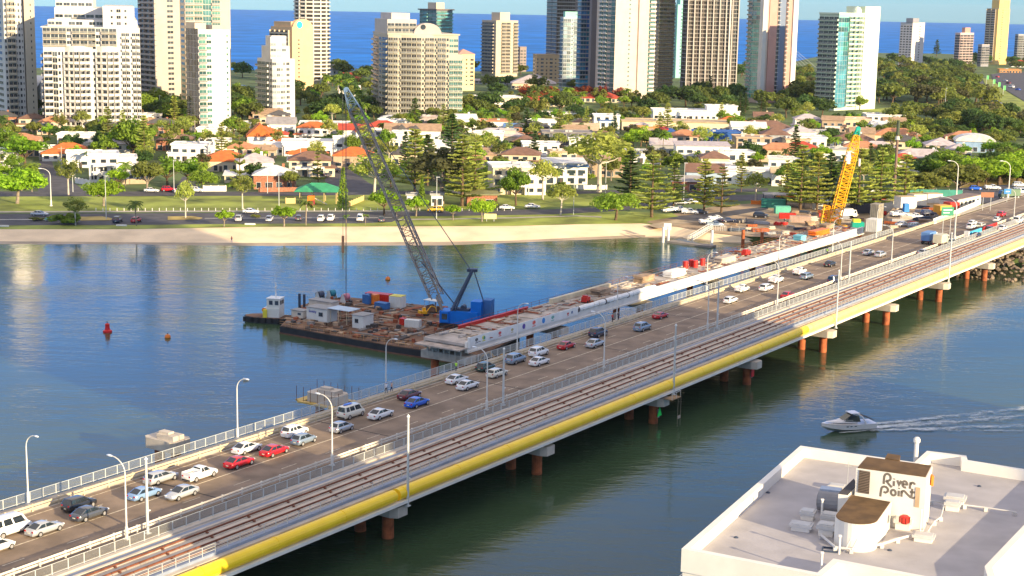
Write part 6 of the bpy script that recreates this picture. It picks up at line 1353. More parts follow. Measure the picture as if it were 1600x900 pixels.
t.face((.22*W,0),(.46*W,0),3,H1-9,'BBBBB',3.1,2.6,TW,GD,TW); t.face((.46*W,0),(.55*W,0),3,H1,'sw',3.1,0,TW,GD)
t.face((.55*W,0),(.76*W,0),3,H1-9,'BBBB',3.1,2.4,TW,GD,TW); t.face((.76*W,0),(1*W,0),3,H1,'ssPPsPP',3.1,0,TW,GD)
t.face((.62*W,.05*D),(.95*W,.05*D),H1+.3,t.z(8),'svwvs',3.1,0,TW,GD); t.face((.04*W,.1*D),(.62*W,.1*D),H1,H1+3.3,'DDsDDsDD',3.2,0,TW,GD); t.face((0,0),(.76*W,0),H1-9,H1,'RRRDRRRDRR',3.0,0,TC,GD); t.face((.1*W,.2*D),(.62*W,.2*D),H1+3.4,t.z(12)-.1,'DDRDD',3.0,0,TW,GD); t.face((.1*W,.3*D),(.5*W,.3*D),t.z(12),H3,'DDDDD',3.0,0,TW,GD)
t.finish()
# pair behind: shaded brown tower, tall cream one, green glass one
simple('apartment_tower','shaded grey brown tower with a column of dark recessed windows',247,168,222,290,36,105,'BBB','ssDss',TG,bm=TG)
simple('apartment_tower','tall cream tower with green glass rising behind the dark glass one',292,184,284,362,22,98,'w','RRGRss',TC,gm=GG)
t=Tower('apartment_tower','white tower with a dark glass left side and a plain white right wall','apartment tower',312,206,293,361,38)
H=t.z(46); Hl=t.z(36); W,D=t.W,t.D
t.body(0,W,0,D,0,H,TW); t.body(0,.35*W,.25*D,D,H,Hl,TC,'upper_storey'); t.body(.45*W,.8*W,0,.5*D,H,H+2.2,TG,'roof_terrace'); t.face((0,D),(0,0),2,H+2,'HHHH',3.1,0,TB,GM('smoke',(.045,.055,.07),.1)); t.face((0,0),(W,0),3,H,'RDsssv',3.1,0,TW,GG); t.finish()
# white slender tower and orange ones
t=Tower('apartment_tower','slender white tower with a rounded glass front stepping up to a peak','apartment tower',426,192,403,461,34)
W,D=t.W,t.D; H=t.z(92); t.body(0,W,0,D,0,H,TW); t.body(0,.85*W,.1*D,.7*D,H,t.z(72),TW,'upper_storey'); t.body(.05*W,.7*W,.1*D,.5*D,t.z(72),t.z(56),TW,'upper_storey'); t.face((0,D),(0,0),3,H,'RRRw',3.05,0,TW,GD); t.face((0,0),(.58*W,0),3,H,'DDDD',3.05,2.0,TW,GM('pale',(.28,.32,.33),.2),TW); t.face((.58*W,0),(W,0),3,H,'ws',3.05,0,TW,GD); t.face((0,.1*D),(.7*W,.1*D),H,t.z(58),'DDD',3.05,.8,TW,GM('pale',(.28,.32,.33),.2),TW); t.finish()
t=Tower('apartment_tower','orange cream tower with a rounded top and a blue disc on its lit wall','apartment tower',457,143,424,490,44)
W,D=t.W,t.D; H=t.z(42); t.body(0,W,0,D,0,H,TO); t.body(.05*W,W*.9,.1*D,.9*D,H,t.z(34),TO,'upper_storey'); t.face((0,D),(0,0),3,H,'BBBBs',3.0,0,TC,GBR); t.face((0,0),(W,0),3,H-6,'svsss',3.0,0,TO,GD)
mb=MB(); wc=W*.5; 
for k in range(12): pass
mb.prism([(wc+W*.42*math.cos(math.pi*k/12),0.0) for k in range(2)]+[(wc,.5)],0,.1) if False else None
arcp=[(wc+W*.45*math.cos(math.pi*k/12),H+W*.30*math.sin(math.pi*k/12)) for k in range(13)]
V=[(x,-.05,z) for x,z in arcp]+[(x,4,z) for x,z in arcp]; mb.add(V,[tuple(range(13)),tuple(range(25,12,-1))]+[(i,i+13,(i+1)%13+13,(i+1)%13) for i in range(13)]); part('rounded_gable',mb,TO,t.r)
mb=MB(); mb.lathe([(2.6,0),(2.6,.15)],16); o=part('wall_disc',mb,M('disc_cyan',(.03,.55,.70),.4),t.r,loc=(.35*W,-.1,H+1.5)); o.rotation_euler=(R(90),0,0); t.finish()
def roundtower(name,label,xc,yb,xw,top,fl,wall,bm,gm,bands=True,pitch=3.1,n=18,cap=True):
    C=G(xc,yb,2); rad=xw/2/proj(C)[2]; C=C+Vector((0,rad,0)); r=thing(name,label,'apartment tower',C); H=top
    mb=MB(); mb.lathe([(rad*.93,0),(rad*.93,H)],n); part('wall',mb,wall,r)
    mb=MB(); mb.lathe([(rad*.45,H),(rad*.45,H+4)],10); part('plant_room',mb,bm,r)
    k=int(H/pitch)
    for i in range(1,k+1):
        mb=MB(); mb.lathe([(rad,i*pitch-.12),(rad,i*pitch+.95),(rad*.94,i*pitch+.95)],n); part('balcony_ring',mb,bm,r)
        if i<=60: 
            mb=MB(); mb.lathe([(rad*.945,i*pitch+1.0),(rad*.945,i*pitch+2.7)],n); part('window_band',mb,gm,r)
    for i in range(6):
        a=R(-150+i*24); mb=MB(); mb.box(rad*.97*math.cos(a),rad*.97*math.sin(a),2,.9,.9,H-2,a); part('fin_wall',mb,bm,r)
    return r
roundtower('apartment_tower','tall round banded tower behind the orange cream one',484,132,58,112,0,TC,TM('pale_grey',(.60,.56,.50)),GBR)
# big curved apartments in the middle
t=Tower('apartment_block','wide curved apartment block with an arched roof in the centre of the skyline','apartment tower',606,186,583,724,14)
W,D=t.W,t.D; H=t.z(54); GRID=TM('warm_grid',(.44,.40,.31)); Hs=t.z(62)
t.body(0,W*.98,0,D,0,t.z(84),GRID); t.body(0,.92*W,0,D,t.z(84),H,GRID,'upper_storey'); t.body(-.01*W,.94*W,-.5,D,H,H+.8,GRID,'roof_slab')
t.face((0,D),(0,0),3,H,'RRwR',3.15,1.5,GRID,GBR,GRID)
t.face((0,0),(.17*W,0),3,H,'RRw',3.15,.5,GRID,GBR,GRID); t.face((.17*W,0),(.60*W,0),3,H,'RRRRwRR',3.15,2.2,GRID,GBR,GRID); t.face((.60*W,0),(.80*W,0),3,H,'wRRw',3.15,0,GRID,GD); t.face((.80*W,0),(.98*W,0),3,t.z(84),'RRR',3.15,0,TGR,GG); t.face((.80*W,0),(.92*W,0),t.z(84),H,'DD',3.15,0,TGR,GG)
mb=MB(); x0,x1=.34*W,.70*W; cx_=(x0+x1)/2; rr=(x1-x0)/2
V=[(cx_+rr*math.cos(math.pi*k/14),1.0,H+.8+rr*.75*math.sin(math.pi*k/14)) for k in range(15)]; V+=[(x,9,z) for x,y,z in V]
mb.add(V,[tuple(range(15)),tuple(range(29,14,-1))]+[(i,i+15,(i+1)%15+15,(i+1)%15) for i in range(15)]); part('arched_roof',mb,TM('arch_grey_pink',(.42,.36,.34)),t.r)
mb=MB(); mb.lathe([(1.5,0),(1.5,.15)],14); o=part('round_window',mb,GD,t.r,loc=(.46*W,.9,H+4.5)); o.rotation_euler=(R(90),0,0)
mb=MB(); mb.prism([(.0*W,3),(.38*W,3),(.38*W,D*.9),(0,D*.9)],H+.8,t.z(30)); part('upper_storey',mb,TSL if False else TM('penthouse_grey',(.45,.42,.38)),t.r); t.face((0,3),(.38*W,3),H+.8,t.z(30),'RRRR',3.1,0,GRID,GD); t.body(.06*W,.30*W,5,D*.8,t.z(30),t.z(20),TM('penthouse_cap',(.50,.46,.42)),'plant_room'); t.finish()
simple('apartment_tower','green grey glass tower with a dark flat roof rim behind the curved block',681,120,655,706,42,-16,'GRGG','RRRR',TSL,gm=GG,bm=TA,caps=((-.06,1.06,-.06,1.06,.1,1.2,TD),(.3,.8,.3,.8,1.2,7,TC)))
t=simple('apartment_block','small yellow block with a red tiled roof right of the curved block',716,142,705,741,30,-86,'w','wvw',TY); mb=MB(); mb.add([(-.5,-.5,t.H+.7),(t.W+.5,-.5,t.H+.7),(t.W+.5,t.D,t.H+.7),(-.5,t.D,t.H+.7),(t.W*.5,t.D*.5,t.H+4.5)],[(0,1,4),(1,2,4),(2,3,4),(3,0,4)]); part('roof',mb,TBR,t.r)
simple('apartment_tower','cream tower with dark glass balconies standing alone against the sea',774,120,752,808,38,-33,'RRRRv','ssRRsR',TC,gm=GBR,bm=TC,caps=((.3,.75,.2,.8,.7,8,TC),))
simple('apartment_block','small dim brown block just right of the lone cream tower',812,112,806,822,30,-74,'w','ww',TM('dim_brown',(.25,.20,.18)))
# central right group
simple('apartment_tower','dark banded balcony tower left of the beige low block',868,130,852,903,20,125,'LL','LLLLss',TD,gm=GBR,bm=TW)
simple('apartment_block','low tan block in front of the dark banded tower',836,130,832,878,8,-86,'w','vwvwvw',TT,cat='apartment block'); 
simple('apartment_tower','pale blue grey glass tower with a sloped green top',878,142,873,906,20,-28,'L','LLwLL',TM('pale_blue_grey',(.42,.47,.50)),gm=GM('haze_blue',(.12,.18,.22),.2),bm=TM('pale_blue_grey',(.42,.47,.50)),caps=((.1,.9,.1,.7,.7,5,TA),))
simple('apartment_tower','bright blue glass tower with white floor lines',905,150,899,922,20,120,'L','LL',TB,gm=GB,bm=TW)
simple('apartment_tower','slab tower with shade coloured into its plain dark face',921,152,918,938,30,125,'s','ss',TM('shade_slab',(.20,.18,.19)))  # shade is put into the slab's dark wall colour
t=simple('apartment_tower','tallest pale pink tower with two lit blank walls and a slot of windows',958,158,929,1020,42,125,'sPPDG','sssvssvsP',TPK,gm=GG,bm=TW)
t.body(.55*t.W,.72*t.W,-1.4,0,0,t.H,TPK,'fin_wall')
simple('apartment_tower','pale yellow banded tower right of the pink one',1026,142,1020,1050,25,118,'L','RRRR',TY,gm=GM('yellow_brown',(.25,.19,.09),.4),bm=TY)
simple('apartment_tower','aqua green narrow tower between the yellow and the dark grid tower',1055,122,1048,1068,30,-8,'v','svs',TA,gm=GG,caps=((.4,1.3,.2,1.0,.7,22,TA),))
t=simple('apartment_tower','wide dark tower with a white grid of floors and columns',1070,146,1062,1149,10,118,'LL','LLLLLLLLLL',TD,gm=GBR,bm=TM('grid_grey',(.46,.42,.38)),base=9)
for i in range(9):
    mb=MB(); mb.box(t.W*(.0+.99*i/8),-1.3,0,.8,.7,t.H); part('column',mb,TM('grid_grey',(.46,.42,.38)),t.r)
mb=MB(); mb.box(t.W*.82,-1.5,0,1.1,.8,t.H); part('column',mb,TW,t.r)
t=Tower('apartment_tower','pink and white tower with a blue grey centre stripe','apartment tower',1186,161,1163,1238,38)
W,D=t.W,t.D; t.body(0,W,0,D,0,122,TPK); t.face((0,D),(0,0),3,122,'RGGs',3.1,0,TW,GT); t.body(-1.2,2.6,-1.4,2,0,124,TW,'fin_wall')
t.body(.17*W,.40*W,-.8,0,0,122,TP,'pink_wall'); t.body(.66*W,.84*W,-.8,0,0,122,TP,'pink_wall'); t.body(.48*W,.66*W,-.5,0,0,122,TB,'blue_strip'); t.body(.86*W,1.0*W,-1.5,0,0,124,TW,'fin_wall'); t.face((.40*W,-.05),(.48*W,-.05),3,120,'L',3.1,0,TW,GBR,out=1.5); t.face((.66*W,-.85),(.72*W,-.85),3,120,'L',3.1,0,TW,GBR,out=.8)
t.finish()
# green white tower
t=Tower('apartment_tower','pale green tower with curved aqua glass corner and a blank lit side wall','apartment tower',1303,173,1273,1366,40)
W,D=t.W,t.D; H=t.z(22); HB=t.z(9); t.body(0,W,0,D,0,H,TGR); t.body(.62*W,1.0*W,-.4,D*.95,0,HB,TM('green_white_wall',(.64,.70,.52)),'side_wall'); t.body(-.02*W,.66*W,-.8,D,H,H+1.0,TGR,'roof_slab'); mb=MB(); mb.lathe([(3.0,0),(3.0,2.0),(2.0,3.6),(.2,4.4)],12); part('roof_dome',mb,TGR,t.r,loc=(.52*W,3,H+1.0))
t.face((0,D),(0,0),3,H,'RRRR',3.15,0,TGR,GD); t.face((0,0),(.26*W,0),2,H,'HHH',3.15,2.2,TGR,GT,TA); t.face((.26*W,0),(.56*W,0),3,H,'BBBB',3.15,2.4,TGR,GG,TGR); t.face((.56*W,0),(.64*W,0),3,H,'D',3.15,0,TGR,GD); t.finish()
# far right group by the sea
simple('apartment_tower','white tower with rows of dark windows beside a grey shaft near the sea',1422,104,1403,1441,48,-36,'wwww','ssvs',TM('far_white',(.55,.50,.48)),bm=None,gm=GBR,caps=((-.05,.45,-.05,.5,.7,6,TSL),))
simple('apartment_tower','pink banded tower near the sea right of the tall pine tree',1497,107,1489,1518,35,-52,'L','LLLL',TM('far_pink',(.56,.40,.36)),gm=GBR,bm=TM('far_pink2',(.62,.50,.46)),caps=((.4,.8,.2,.8,.7,7,TBR),))
simple('apartment_tower','tallest golden yellow tower near the sea at the right',1554,101,1536,1572,45,-14,'BBs','svss',TM('far_gold',(.68,.46,.17)),gm=GBR,bm=TM('far_grey',(.42,.36,.30)),caps=((.0,.9,-.05,.6,.7,12,TM('far_gold',(.68,.46,.17))),))
simple('apartment_tower','stepped grey block leaning against the golden tower',1532,104,1526,1544,30,-70,'L','LL',TSL,bm=TM('far_grey',(.42,.36,.30)))
simple('apartment_tower','grey green banded tower cut by the right edge near the sea',1588,100,1583,1612,20,-54,'L','LLL',TSL,gm=GBR,bm=TM('far_greygreen',(.38,.42,.38)))
# footbridge stays
r=thing('cable_mast','white leaning mast with stay cables right of the pink and white tower','mast',G(1240,106,2)); mb=MB(); mb.tube((0,0,0),(-1,0,24),.8,8,.4); part('mast_pole',mb,TW,r); mb=MB(); [mb.tube((-1,0,22-i*3),(26-i*5,0,1),.12,4) for i in range(5)]; part('stay_cable',mb,TW,r)
# ================================================================ HOUSES
def roofm(nm,c): return tilemat('roof_'+nm,c,scale=2.2)
RO=roofm('orange_tile',(.58,.14,.03)); RR=roofm('red_tile',(.42,.06,.03)); RBN=roofm('brown_tile',(.20,.11,.075)); RTN=roofm('tan_tile',(.36,.24,.15)); RGY=roofm('grey_tile',(.30,.28,.28)); RDK=roofm('dark_tile',(.09,.085,.085)); RWH=roofm('white_sheet',(.68,.66,.62)); RPK=roofm('pink_grey_sheet',(.48,.42,.42)); RBE=roofm('beige_sheet',(.50,.38,.24)); RGN=roofm('green_sheet',(.04,.30,.14)); RBL=roofm('blue_sheet',(.10,.20,.42)); RTC=roofm('terracotta',(.50,.22,.11))
HW=M('house_white',(.72,.70,.66),.75,var=.05); HC=M('house_cream',(.62,.52,.36),.75,var=.07); HP=M('house_peach',(.66,.46,.32),.75,var=.06); HT_=M('house_tan',(.42,.31,.21),.8,var=.1); HG=M('house_grey',(.35,.35,.35),.75,var=.08); HD=M('house_dark_grey',(.10,.105,.12),.7,var=.1); HB=M('house_brick',(.34,.14,.08),.85,var=.25,scale=2); HBL=M('house_blue',(.02,.10,.35),.6,var=.1); HY=M('house_yellow',(.62,.46,.20),.75,var=.06); HRD=M('house_red',(.38,.02,.03),.6); HOC=M('house_ochre',(.52,.26,.09),.75)
HDOOR=M('house_door',(.08,.06,.05),.6)
HOUSES=[] # footprints for tree avoidance
def roofmesh(kind,L,W,z,ov=.6,pit=.42):
    mb=MB(); a,b=L/2+ov,W/2+ov; h=min(a,b)*pit
    if kind=='hip':
        rx=max(0.2,a-b) if a>=b else .2; ry=max(0.2,b-a) if b>a else 0
        P=[(-a,-b,z),(a,-b,z),(a,b,z),(-a,b,z),(-rx if a>=b else 0,-ry,z+h),(rx if a>=b else 0,ry if b>a else 0,z+h)]
        if a>=b: mb.add(P,[(0,1,5,4),(1,2,5),(2,3,4,5),(3,0,4),(3,2,1,0)])
        else:
            P=[(-a,-b,z),(a,-b,z),(a,b,z),(-a,b,z),(0,-ry,z+h),(0,ry,z+h)]; mb.add(P,[(0,1,4),(1,2,5,4),(2,3,5),(3,0,4,5),(3,2,1,0)])
        mb.prism([(-a,-b),(a,-b),(a,b),(-a,b)],z-.22,z-.003)
    elif kind=='gable':
        P=[(-a,-b,z),(a,-b,z),(a,b,z),(-a,b,z),(-a,0,z+h),(a,0,z+h)]; mb.add(P,[(0,1,5,4),(2,3,4,5),(1,2,5),(3,0,4),(3,2,1,0)])
    elif kind=='cross':
        P=[(-a,-b,z),(a,-b,z),(a,b,z),(-a,b,z),(0,-b,z+a*.9),(0,b,z+a*.9)]; mb.add(P,[(0,4,5,3),(1,2,5,4),(0,1,4),(2,3,5),(3,2,1,0)])
    elif kind=='barrel':
        n=10; P=[(a*math.cos(math.pi*k/n),y,z+a*.35*math.sin(math.pi*k/n)) for y in(-b,b) for k in range(n+1)]; mb.add(P,[tuple(range(n,-1,-1)),tuple(range(n+1,2*n+2))]+[(k,k+1,k+n+2,k+n+1) for k in range(n)])
    elif kind=='skil':
        P=[(-a,-b,z),(a,-b,z),(a,b,z+.8),(-a,b,z+.8),(-a,-b,z+.25),(a,-b,z+.25),(a,b,z+1.05),(-a,b,z+1.05)]; mb.add(P,[(3,2,1,0),(4,5,6,7),(0,1,5,4),(1,2,6,5),(2,3,7,6),(3,0,4,7)])
    else:
        mb.box(0,0,z,2*a-.3,2*b-.3,.28); 
        for sx,sy,lx,ly in ((0,-b+.2,2*a-.4,.2),(0,b-.2,2*a-.4,.2),(-a+.2,0,.2,2*b-.8),(a-.2,0,.2,2*b-.8)): mb.box(sx,sy,z+.28,lx,ly,.35)
    return mb
def house(label,x0,x1,yb,fl,dep,roof,rm,wm,yaw=0,wing=None,wing2=None,bal=False,extras='',cat='house',name='house',wstyle=1,zb=2.0):
    a=G(x0,yb,zb); b=G(x1,yb,zb); c=(a+b)/2; L=(b-a).length/ max(.6,math.cos(R(yaw))+abs(math.sin(R(yaw)))*.35); view=math.atan2(c.x,c.y)
    H=fl*3.0 if fl<10 else fl/10.
    cen=c+Vector((math.sin(view),math.cos(view),0))*dep/2; r=thing(name,label,cat,(cen.x,cen.y,zb),R(yaw)-view*.6); HOUSES.append((cen.x,cen.y,max(L,dep)/2+1.5,label,(x0+x1)/2,yb,H))
    rng=random.Random(hash(label)%9999 if False else sum(ord(q) for q in label))
    def vol(cx,cy,L_,W_,H_,kind,rm_,wm_,first=False):
        mb=MB(); mb.box(cx,cy,0,L_,W_,H_); part('wall',mb,wm_,r)
        o=part('roof',roofmesh(kind,L_,W_,H_+.002),rm_,r,loc=(cx,cy,0))
        if kind=='flat' and L_>8:
            for q in range(3):
                mb=MB(); mb.box(rng.uniform(-.35,.35)*L_,rng.uniform(-.3,.3)*W_,H_+.29,1.6,1.2,.8); part('roof_unit',mb,M('roof_unit_grey',(.42,.42,.4),.5),o)
        elif kind in('hip','gable') and rng.random()<.5: mb=MB(); mb.box(L_*.2,W_*.15,H_+.5,.9,.9,W_*.22); part('chimney',mb,wm_,o)
        nf=max(1,int(H_/2.9)); 
        for k in range(nf):
            n=max(2,int(L_/3.4)); 
            for i in range(n):
                x=-L_/2+(i+.5)*L_/n; typ=rng.random(); w_=min(L_/n*.7,rng.choice((1.4,1.9,2.4))); h_=1.3 if typ<.6 else 2.1
                f=part('window',MB().box(cx+x,cy-W_/2-.02,k*3+ (1.0 if h_<2 else .25),w_+.2,.07,h_+.2),FRM,r); part('pane',MB().box(cx+x,cy-W_/2-.06,k*3+(1.1 if h_<2 else .35),w_,.04,h_),WIN,f)
            m_=max(1,int(W_/4.5))
            for i in range(m_):
                y=-W_/2+(i+.5)*W_/m_; f=part('window',MB().box(cx+L_/2+.02,cy+y,k*3+1.0,.07,1.5,1.4),FRM,r); part('pane',MB().box(cx+L_/2+.06,cy+y,k*3+1.1,.04,1.3,1.2),WIN,f)
        if first:
            part('door',MB().box(cx-L_*.1,cy-W_/2-.11,.02,1.1,.06,2.1),HDOOR,r)
            if bal:
                for k in range(1,nf):
                    mb=MB(); mb.box(cx,cy-W_/2-.9,k*3-.15,L_*.7,1.8,.2); mb.box(cx,cy-W_/2-1.75,k*3+.05,L_*.7,.08,.95)
                    for q in(-1,0,1): mb.box(cx+q*L_*.34,cy-W_/2-1.7,k*3-3+.01 if k==1 else k*3-3+.05,.25,.25,2.8)
                    part('balcony',mb,HW if wm_ is not HW else M('balcony_grey_white',(.6,.58,.55),.7),r)
    vol(0,0,L,dep,H,roof,rm,wm,True)
    for w_ in (wing,wing2):
        if w_: cx,cy,l2,w2,h2,k2,rm2,wm2=w_; vol(cx*L,cy*dep-.003,l2*L,w2*dep,h2*3.0,k2,rm2 or rm,wm2 or wm)
    return r
FL='flat'
H_=house
H_('white modern flat roofed house cut by the left edge',-22,31,262,2,14,FL,HW,HW,8,wing=(.1,-.45,.6,.3,1.1,FL,None,None),bal=True)
H_('white house with a big orange hip roof and grey flat wings',66,150,252,1.1,16,'hip',RO,HW,5,wing=(-.42,.15,.3,.6,1.6,FL,HW,HG))
H_('white low block between the orange roof and the rounded white house',104,160,262,1.9,9,FL,HW,HW,5)
H_('white three storey corner house with rounded blue glass balconies',139,186,285,3.3,13,FL,HW,HW,6,bal=True,wing=(.75,.1,.75,.9,2.8,FL,None,None),wing2=(1.25,.1,.5,.7,1.7,FL,None,None))
H_('dark brown hip roofed house behind the long white flat one',248,300,236,1.6,16,'hip',RBN,HB,-5)
H_('long white flat roofed house with a tall white right end',275,364,243,1.3,14,FL,RWH,HW,4,wing=(.32,-.05,.32,.9,2.0,FL,None,None))
H_('cream house with a large orange hip roof right of the green trees',314,392,268,1.4,15,'hip',RO,HC,3,wing=(.38,-.3,.35,.5,1.4,'hip',RTC,HC))
H_('low grey white roofed verandah left of the timber railing house',352,398,286,.9,9,'skil',RWH,HC,0)
H_('timber railed white house with a pale hip roof and a brick fence',398,462,296,1.7,13,'hip',RWH,HB,0,bal=True)
H_('small terracotta gabled house at the foot of the dark tree',392,424,272,1.5,10,'hip',RTC,HP,0)
H_('white flat house with a red skirt roof under the white glass tower',331,392,205,1.2,16,FL,HW,HW,0)
H_('white gabled house with steep bright orange roofs',386,426,232,1.8,12,'cross',RO,HW,5,wing=(.6,.2,.6,.8,1.9,'gable',RO,None))
H_('small red roofed house right of the steep orange gables',424,450,225,1.5,10,'hip',RR,HW,0)
H_('grey gabled white villa under the slender white tower',418,462,211,1.8,14,'gable',RGY,HW,0)
H_('big white warehouse like roof behind the long white villa',468,556,209,1.5,20,FL,RWH,HG,2)
H_('long white villa with layered flat roofs in the middle left',440,560,244,1.9,16,FL,HW,HW,3,wing=(-.2,-.3,.55,.5,1.4,FL,None,None),wing2=(.33,-.2,.3,.7,2.5,FL,None,None))
H_('red tiled gabled house left of the crane boom tip',530,572,222,1.9,12,'gable',RR,HW,0,wing=(.3,-.5,.3,.4,1.7,'cross',RR,HW))
H_('bright orange red roofed house right of the crane boom',572,624,214,1.7,12,'hip',RR,HW,0)
H_('orange hip roofed house behind the leafy trees by the side street',522,584,264,1.8,13,'hip',RO,HT_,0,wing=(.55,-.3,.4,.7,1.6,'hip',RDK,HG))
H_('white building with a pale blue domed front',592,630,200,1.3,10,'barrel',RWH,HW,0)
H_('tan roofed house with dark gabled dormers',602,688,221,1.7,14,'gable',RTN,HW,0,wing=(-.2,-.5,.18,.3,1.8,'cross',RDK,HG),wing2=(.05,-.5,.16,.3,1.8,'cross',RDK,HG))
H_('dark grey hip roofed house among the pines',612,652,258,1.5,12,'hip',RDK,HC,0)
H_('long low white row roof behind the pine trees',634,738,240,1.4,11,FL,HW,HW,2)
H_('white house with tall columns seen between two pines',686,738,262,2.2,12,FL,HW,HW,4,bal=True)
H_('pinkish grey blank block below the curved apartments',653,682,203,2.2,10,FL,M('pinkish_roof',(.42,.34,.32),.8),M('house_pink_grey',(.40,.33,.31),.8),0)
H_('white curved restaurant building with a terracotta skirt roof',735,796,207,1.9,14,FL,RTC,HW,3)
H_('grey roofed house with a beige boxy upper floor and blue side',738,816,228,1.6,14,'hip',RPK,HC,0,wing=(.2,-.05,.3,.6,2.4,FL,HG,HC))
H_('small blue roofed house right of the beige boxy floor',788,812,212,1.4,9,'gable',RBL,HB,0)
H_('white terrace style modern house left of the round dark tree',800,892,210,1.3,14,FL,RWH,HW,5,wing=(.0,.2,.5,.5,2.2,FL,None,None))
H_('cream apartments with arches and balconies behind the leaning pine',764,832,304,3.2,15,FL,HW,HC,8,bal=True,wing=(.5,-.35,.5,.5,2.6,FL,None,HW))
H_('house with brown hip roof behind the cream apartments',802,838,238,1.7,11,'hip',RBN,HC,0)
H_('white house with deep blue roof trim and red window bars',848,912,288,2.6,14,'skil',RWH,HW,5,wing=(.3,-.25,.5,.5,2.2,FL,RBL,None))
H_('dark charcoal metal clad building on a tan base',846,924,238,2.9,15,FL,M('house_dark_roof',(.22,.2,.19),.7),HD,3,wing=(.0,-.08,1.03,1.0,.9,FL,HT_,HT_))
H_('cream sheet roofed hall right of the charcoal building',890,934,216,1.3,16,'gable',RBE,HD,0)
H_('brown hip roofed house right of the cream sheet roofed hall',920,964,228,1.3,14,'hip',RBN,HC,0)
H_('white building with dark blue window awnings',927,966,208,3.0,12,FL,HW,HW,3,wing=(-.0,-.05,.6,1,2.2,FL,HBL,None))
H_('low white roofed row behind the blue awning building',845,930,186,1.0,14,FL,RWH,HW,0)
H_('long cream supermarket like building with parapet walls',972,1145,206,1.7,20,FL,RBE,HC,2)
H_('ochre shop front with pointed parapets',996,1032,214,1.6,8,FL,HOC,HOC,0)
H_('long royal blue glass fronted building with a crimson end',1034,1152,225,1.9,14,FL,HBL,HBL,2,wing=(-.47,-.02,.08,1.02,2.2,FL,HRD,HRD))
H_('orange hip roofed house at the end of the blue building',1118,1166,201,1.1,14,'hip',RO,HW,0)
H_('yellow gabled house behind the white roofed villas',992,1018,222,1.5,10,'gable',RBE,HY,0)
H_('low white garage like house with a flat white wall',978,1030,256,1.6,12,FL,HG,HW,5)
H_('pale grey gabled sheds left of the white two storey villa',1016,1054,243,1.6,14,'gable',RPK,HG,0)
H_('white two storey villa with a grey skillion roof',1054,1136,254,2.4,13,'skil',RPK,HW,4,bal=True)
H_('tan stone apartments with dark window bays',1146,1200,246,2.9,14,FL,HT_,HT_,6,bal=True)
H_('white framed apartments with a brown hip roof',1188,1230,238,2.8,13,'hip',RBN,HG,4,bal=True)
H_('long white apartment wall right of the brown roofed apartments',1226,1286,240,2.4,14,FL,HW,HW,4)
H_('large dark brown roof behind the white apartments',1150,1235,212,1.2,18,'hip',RBN,HC,0)
H_('white terraced resort buildings behind the palms',1020,1150,188,1.8,18,FL,HW,HW,4,wing=(.3,-.05,.35,.6,2.8,FL,None,None))
H_('small yellow gabled house in the dark trees',1178,1206,192,1.2,12,'gable',RBN,HC,0)
H_('grey roofed house with a pale blue gable end',1072,1128,288,1.5,13,'gable',RBN,HBL and M('house_pale_blue',(.35,.45,.58),.7),0)
H_('white flat carport style house with slim posts',1130,1218,288,1.6,13,FL,HW,HW,3,bal=False)
H_('small white house under the tall pines at the road bend',1205,1238,291,1.6,9,'gable',RBE,HW,0)
H_('small white gabled shop with a brick base by the inner road',1050,1092,299,1.2,8,'gable',RGY,HB,0)
H_('crimson red roofed house behind the tall pines',1224,1274,248,1.6,12,'hip',RR,HG,0)
H_('grey and white flat house left of the peach building',1244,1296,220,1.5,13,FL,HG,HW,3)
H_('peach rendered building with arched parapet and small windows',1298,1354,207,2.4,15,FL,HP,HP,4)
H_('tan pillared building left of the peach one',1276,1304,204,1.8,12,FL,RBE,HT_,3)
H_('white modern house right of the peach building',1352,1408,198,2.2,14,FL,HW,HW,5,wing=(.35,-.1,.5,.8,1.5,'skil',RPK,HT_))
H_('brown roofed house behind the yellow crane tip',1300,1362,232,1.3,14,'hip',RBN,HW,0)
H_('bright orange hip roofed house right of the crane tip',1366,1432,226,1.6,14,'hip',RTC,HC,0)
H_('dark slate hip roof in front of the bright orange one',1376,1432,233,1.3,12,'hip',RDK,HC,0)
H_('pink grey low roof right of the tall brown pole',1396,1482,257,1.0,15,'hip',RPK,HW,0)
H_('red roofed white house behind the tall brown pole',1388,1432,268,1.6,11,'hip',RR,HW,0)
H_('pyramid roofed grey pink house',1446,1490,243,1.6,14,'hip',RPK,HC,0)
H_('second grey pink roof right of the pyramid roof',1480,1514,248,1.4,11,'hip',RPK,HW,0)
H_('blue walled house with a white barrel roof',1494,1548,238,1.7,12,'barrel',RWH,M('house_sky_blue',(.25,.38,.55),.7),0)
H_('orange roofed house behind the barrel roof',1478,1530,226,1.1,14,'hip',RTC,HB,0)
H_('grey roofed house left of the tall brown pole',1340,1398,244,1.2,13,'hip',RPK,HG,0)
H_('white block with dark roof below the brown roof',1286,1330,252,1.7,9,FL,HG,HW,0)
H_('big grey green roofed hall near the far trees left of the small sheds',512,542,121,2.4,24,'gable',RGY,HG,20)
H_('low red roofed hall near the far trees',516,566,128,1.0,20,'hip',RR,HRD,0)
H_('white gabled roofs among the trees behind the crane tip',530,562,152,1.6,16,'gable',RWH,HW,0)
H_('ochre block with a blue flat roof at the coast',362,384,150,2.0,20,FL,RBL,HOC,10)
H_('beige house under the shaded brown tower',262,298,192,1.5,16,'gable',RTN,HP,0)
H_('wide pale grey roofed pavilion behind the trees right of the lone tower',800,866,140,1.6,30,'hip',RPK,HC,0)
H_('grey beige long roof in front of the lone cream tower',738,834,132,.8,34,FL,M('road_like_roof',(.40,.34,.31),.8),HG,0)
H_('cream stepped flats with curved balconies right of the curved block',742,812,170,2.4,18,FL,RWH,HC,12,bal=True)
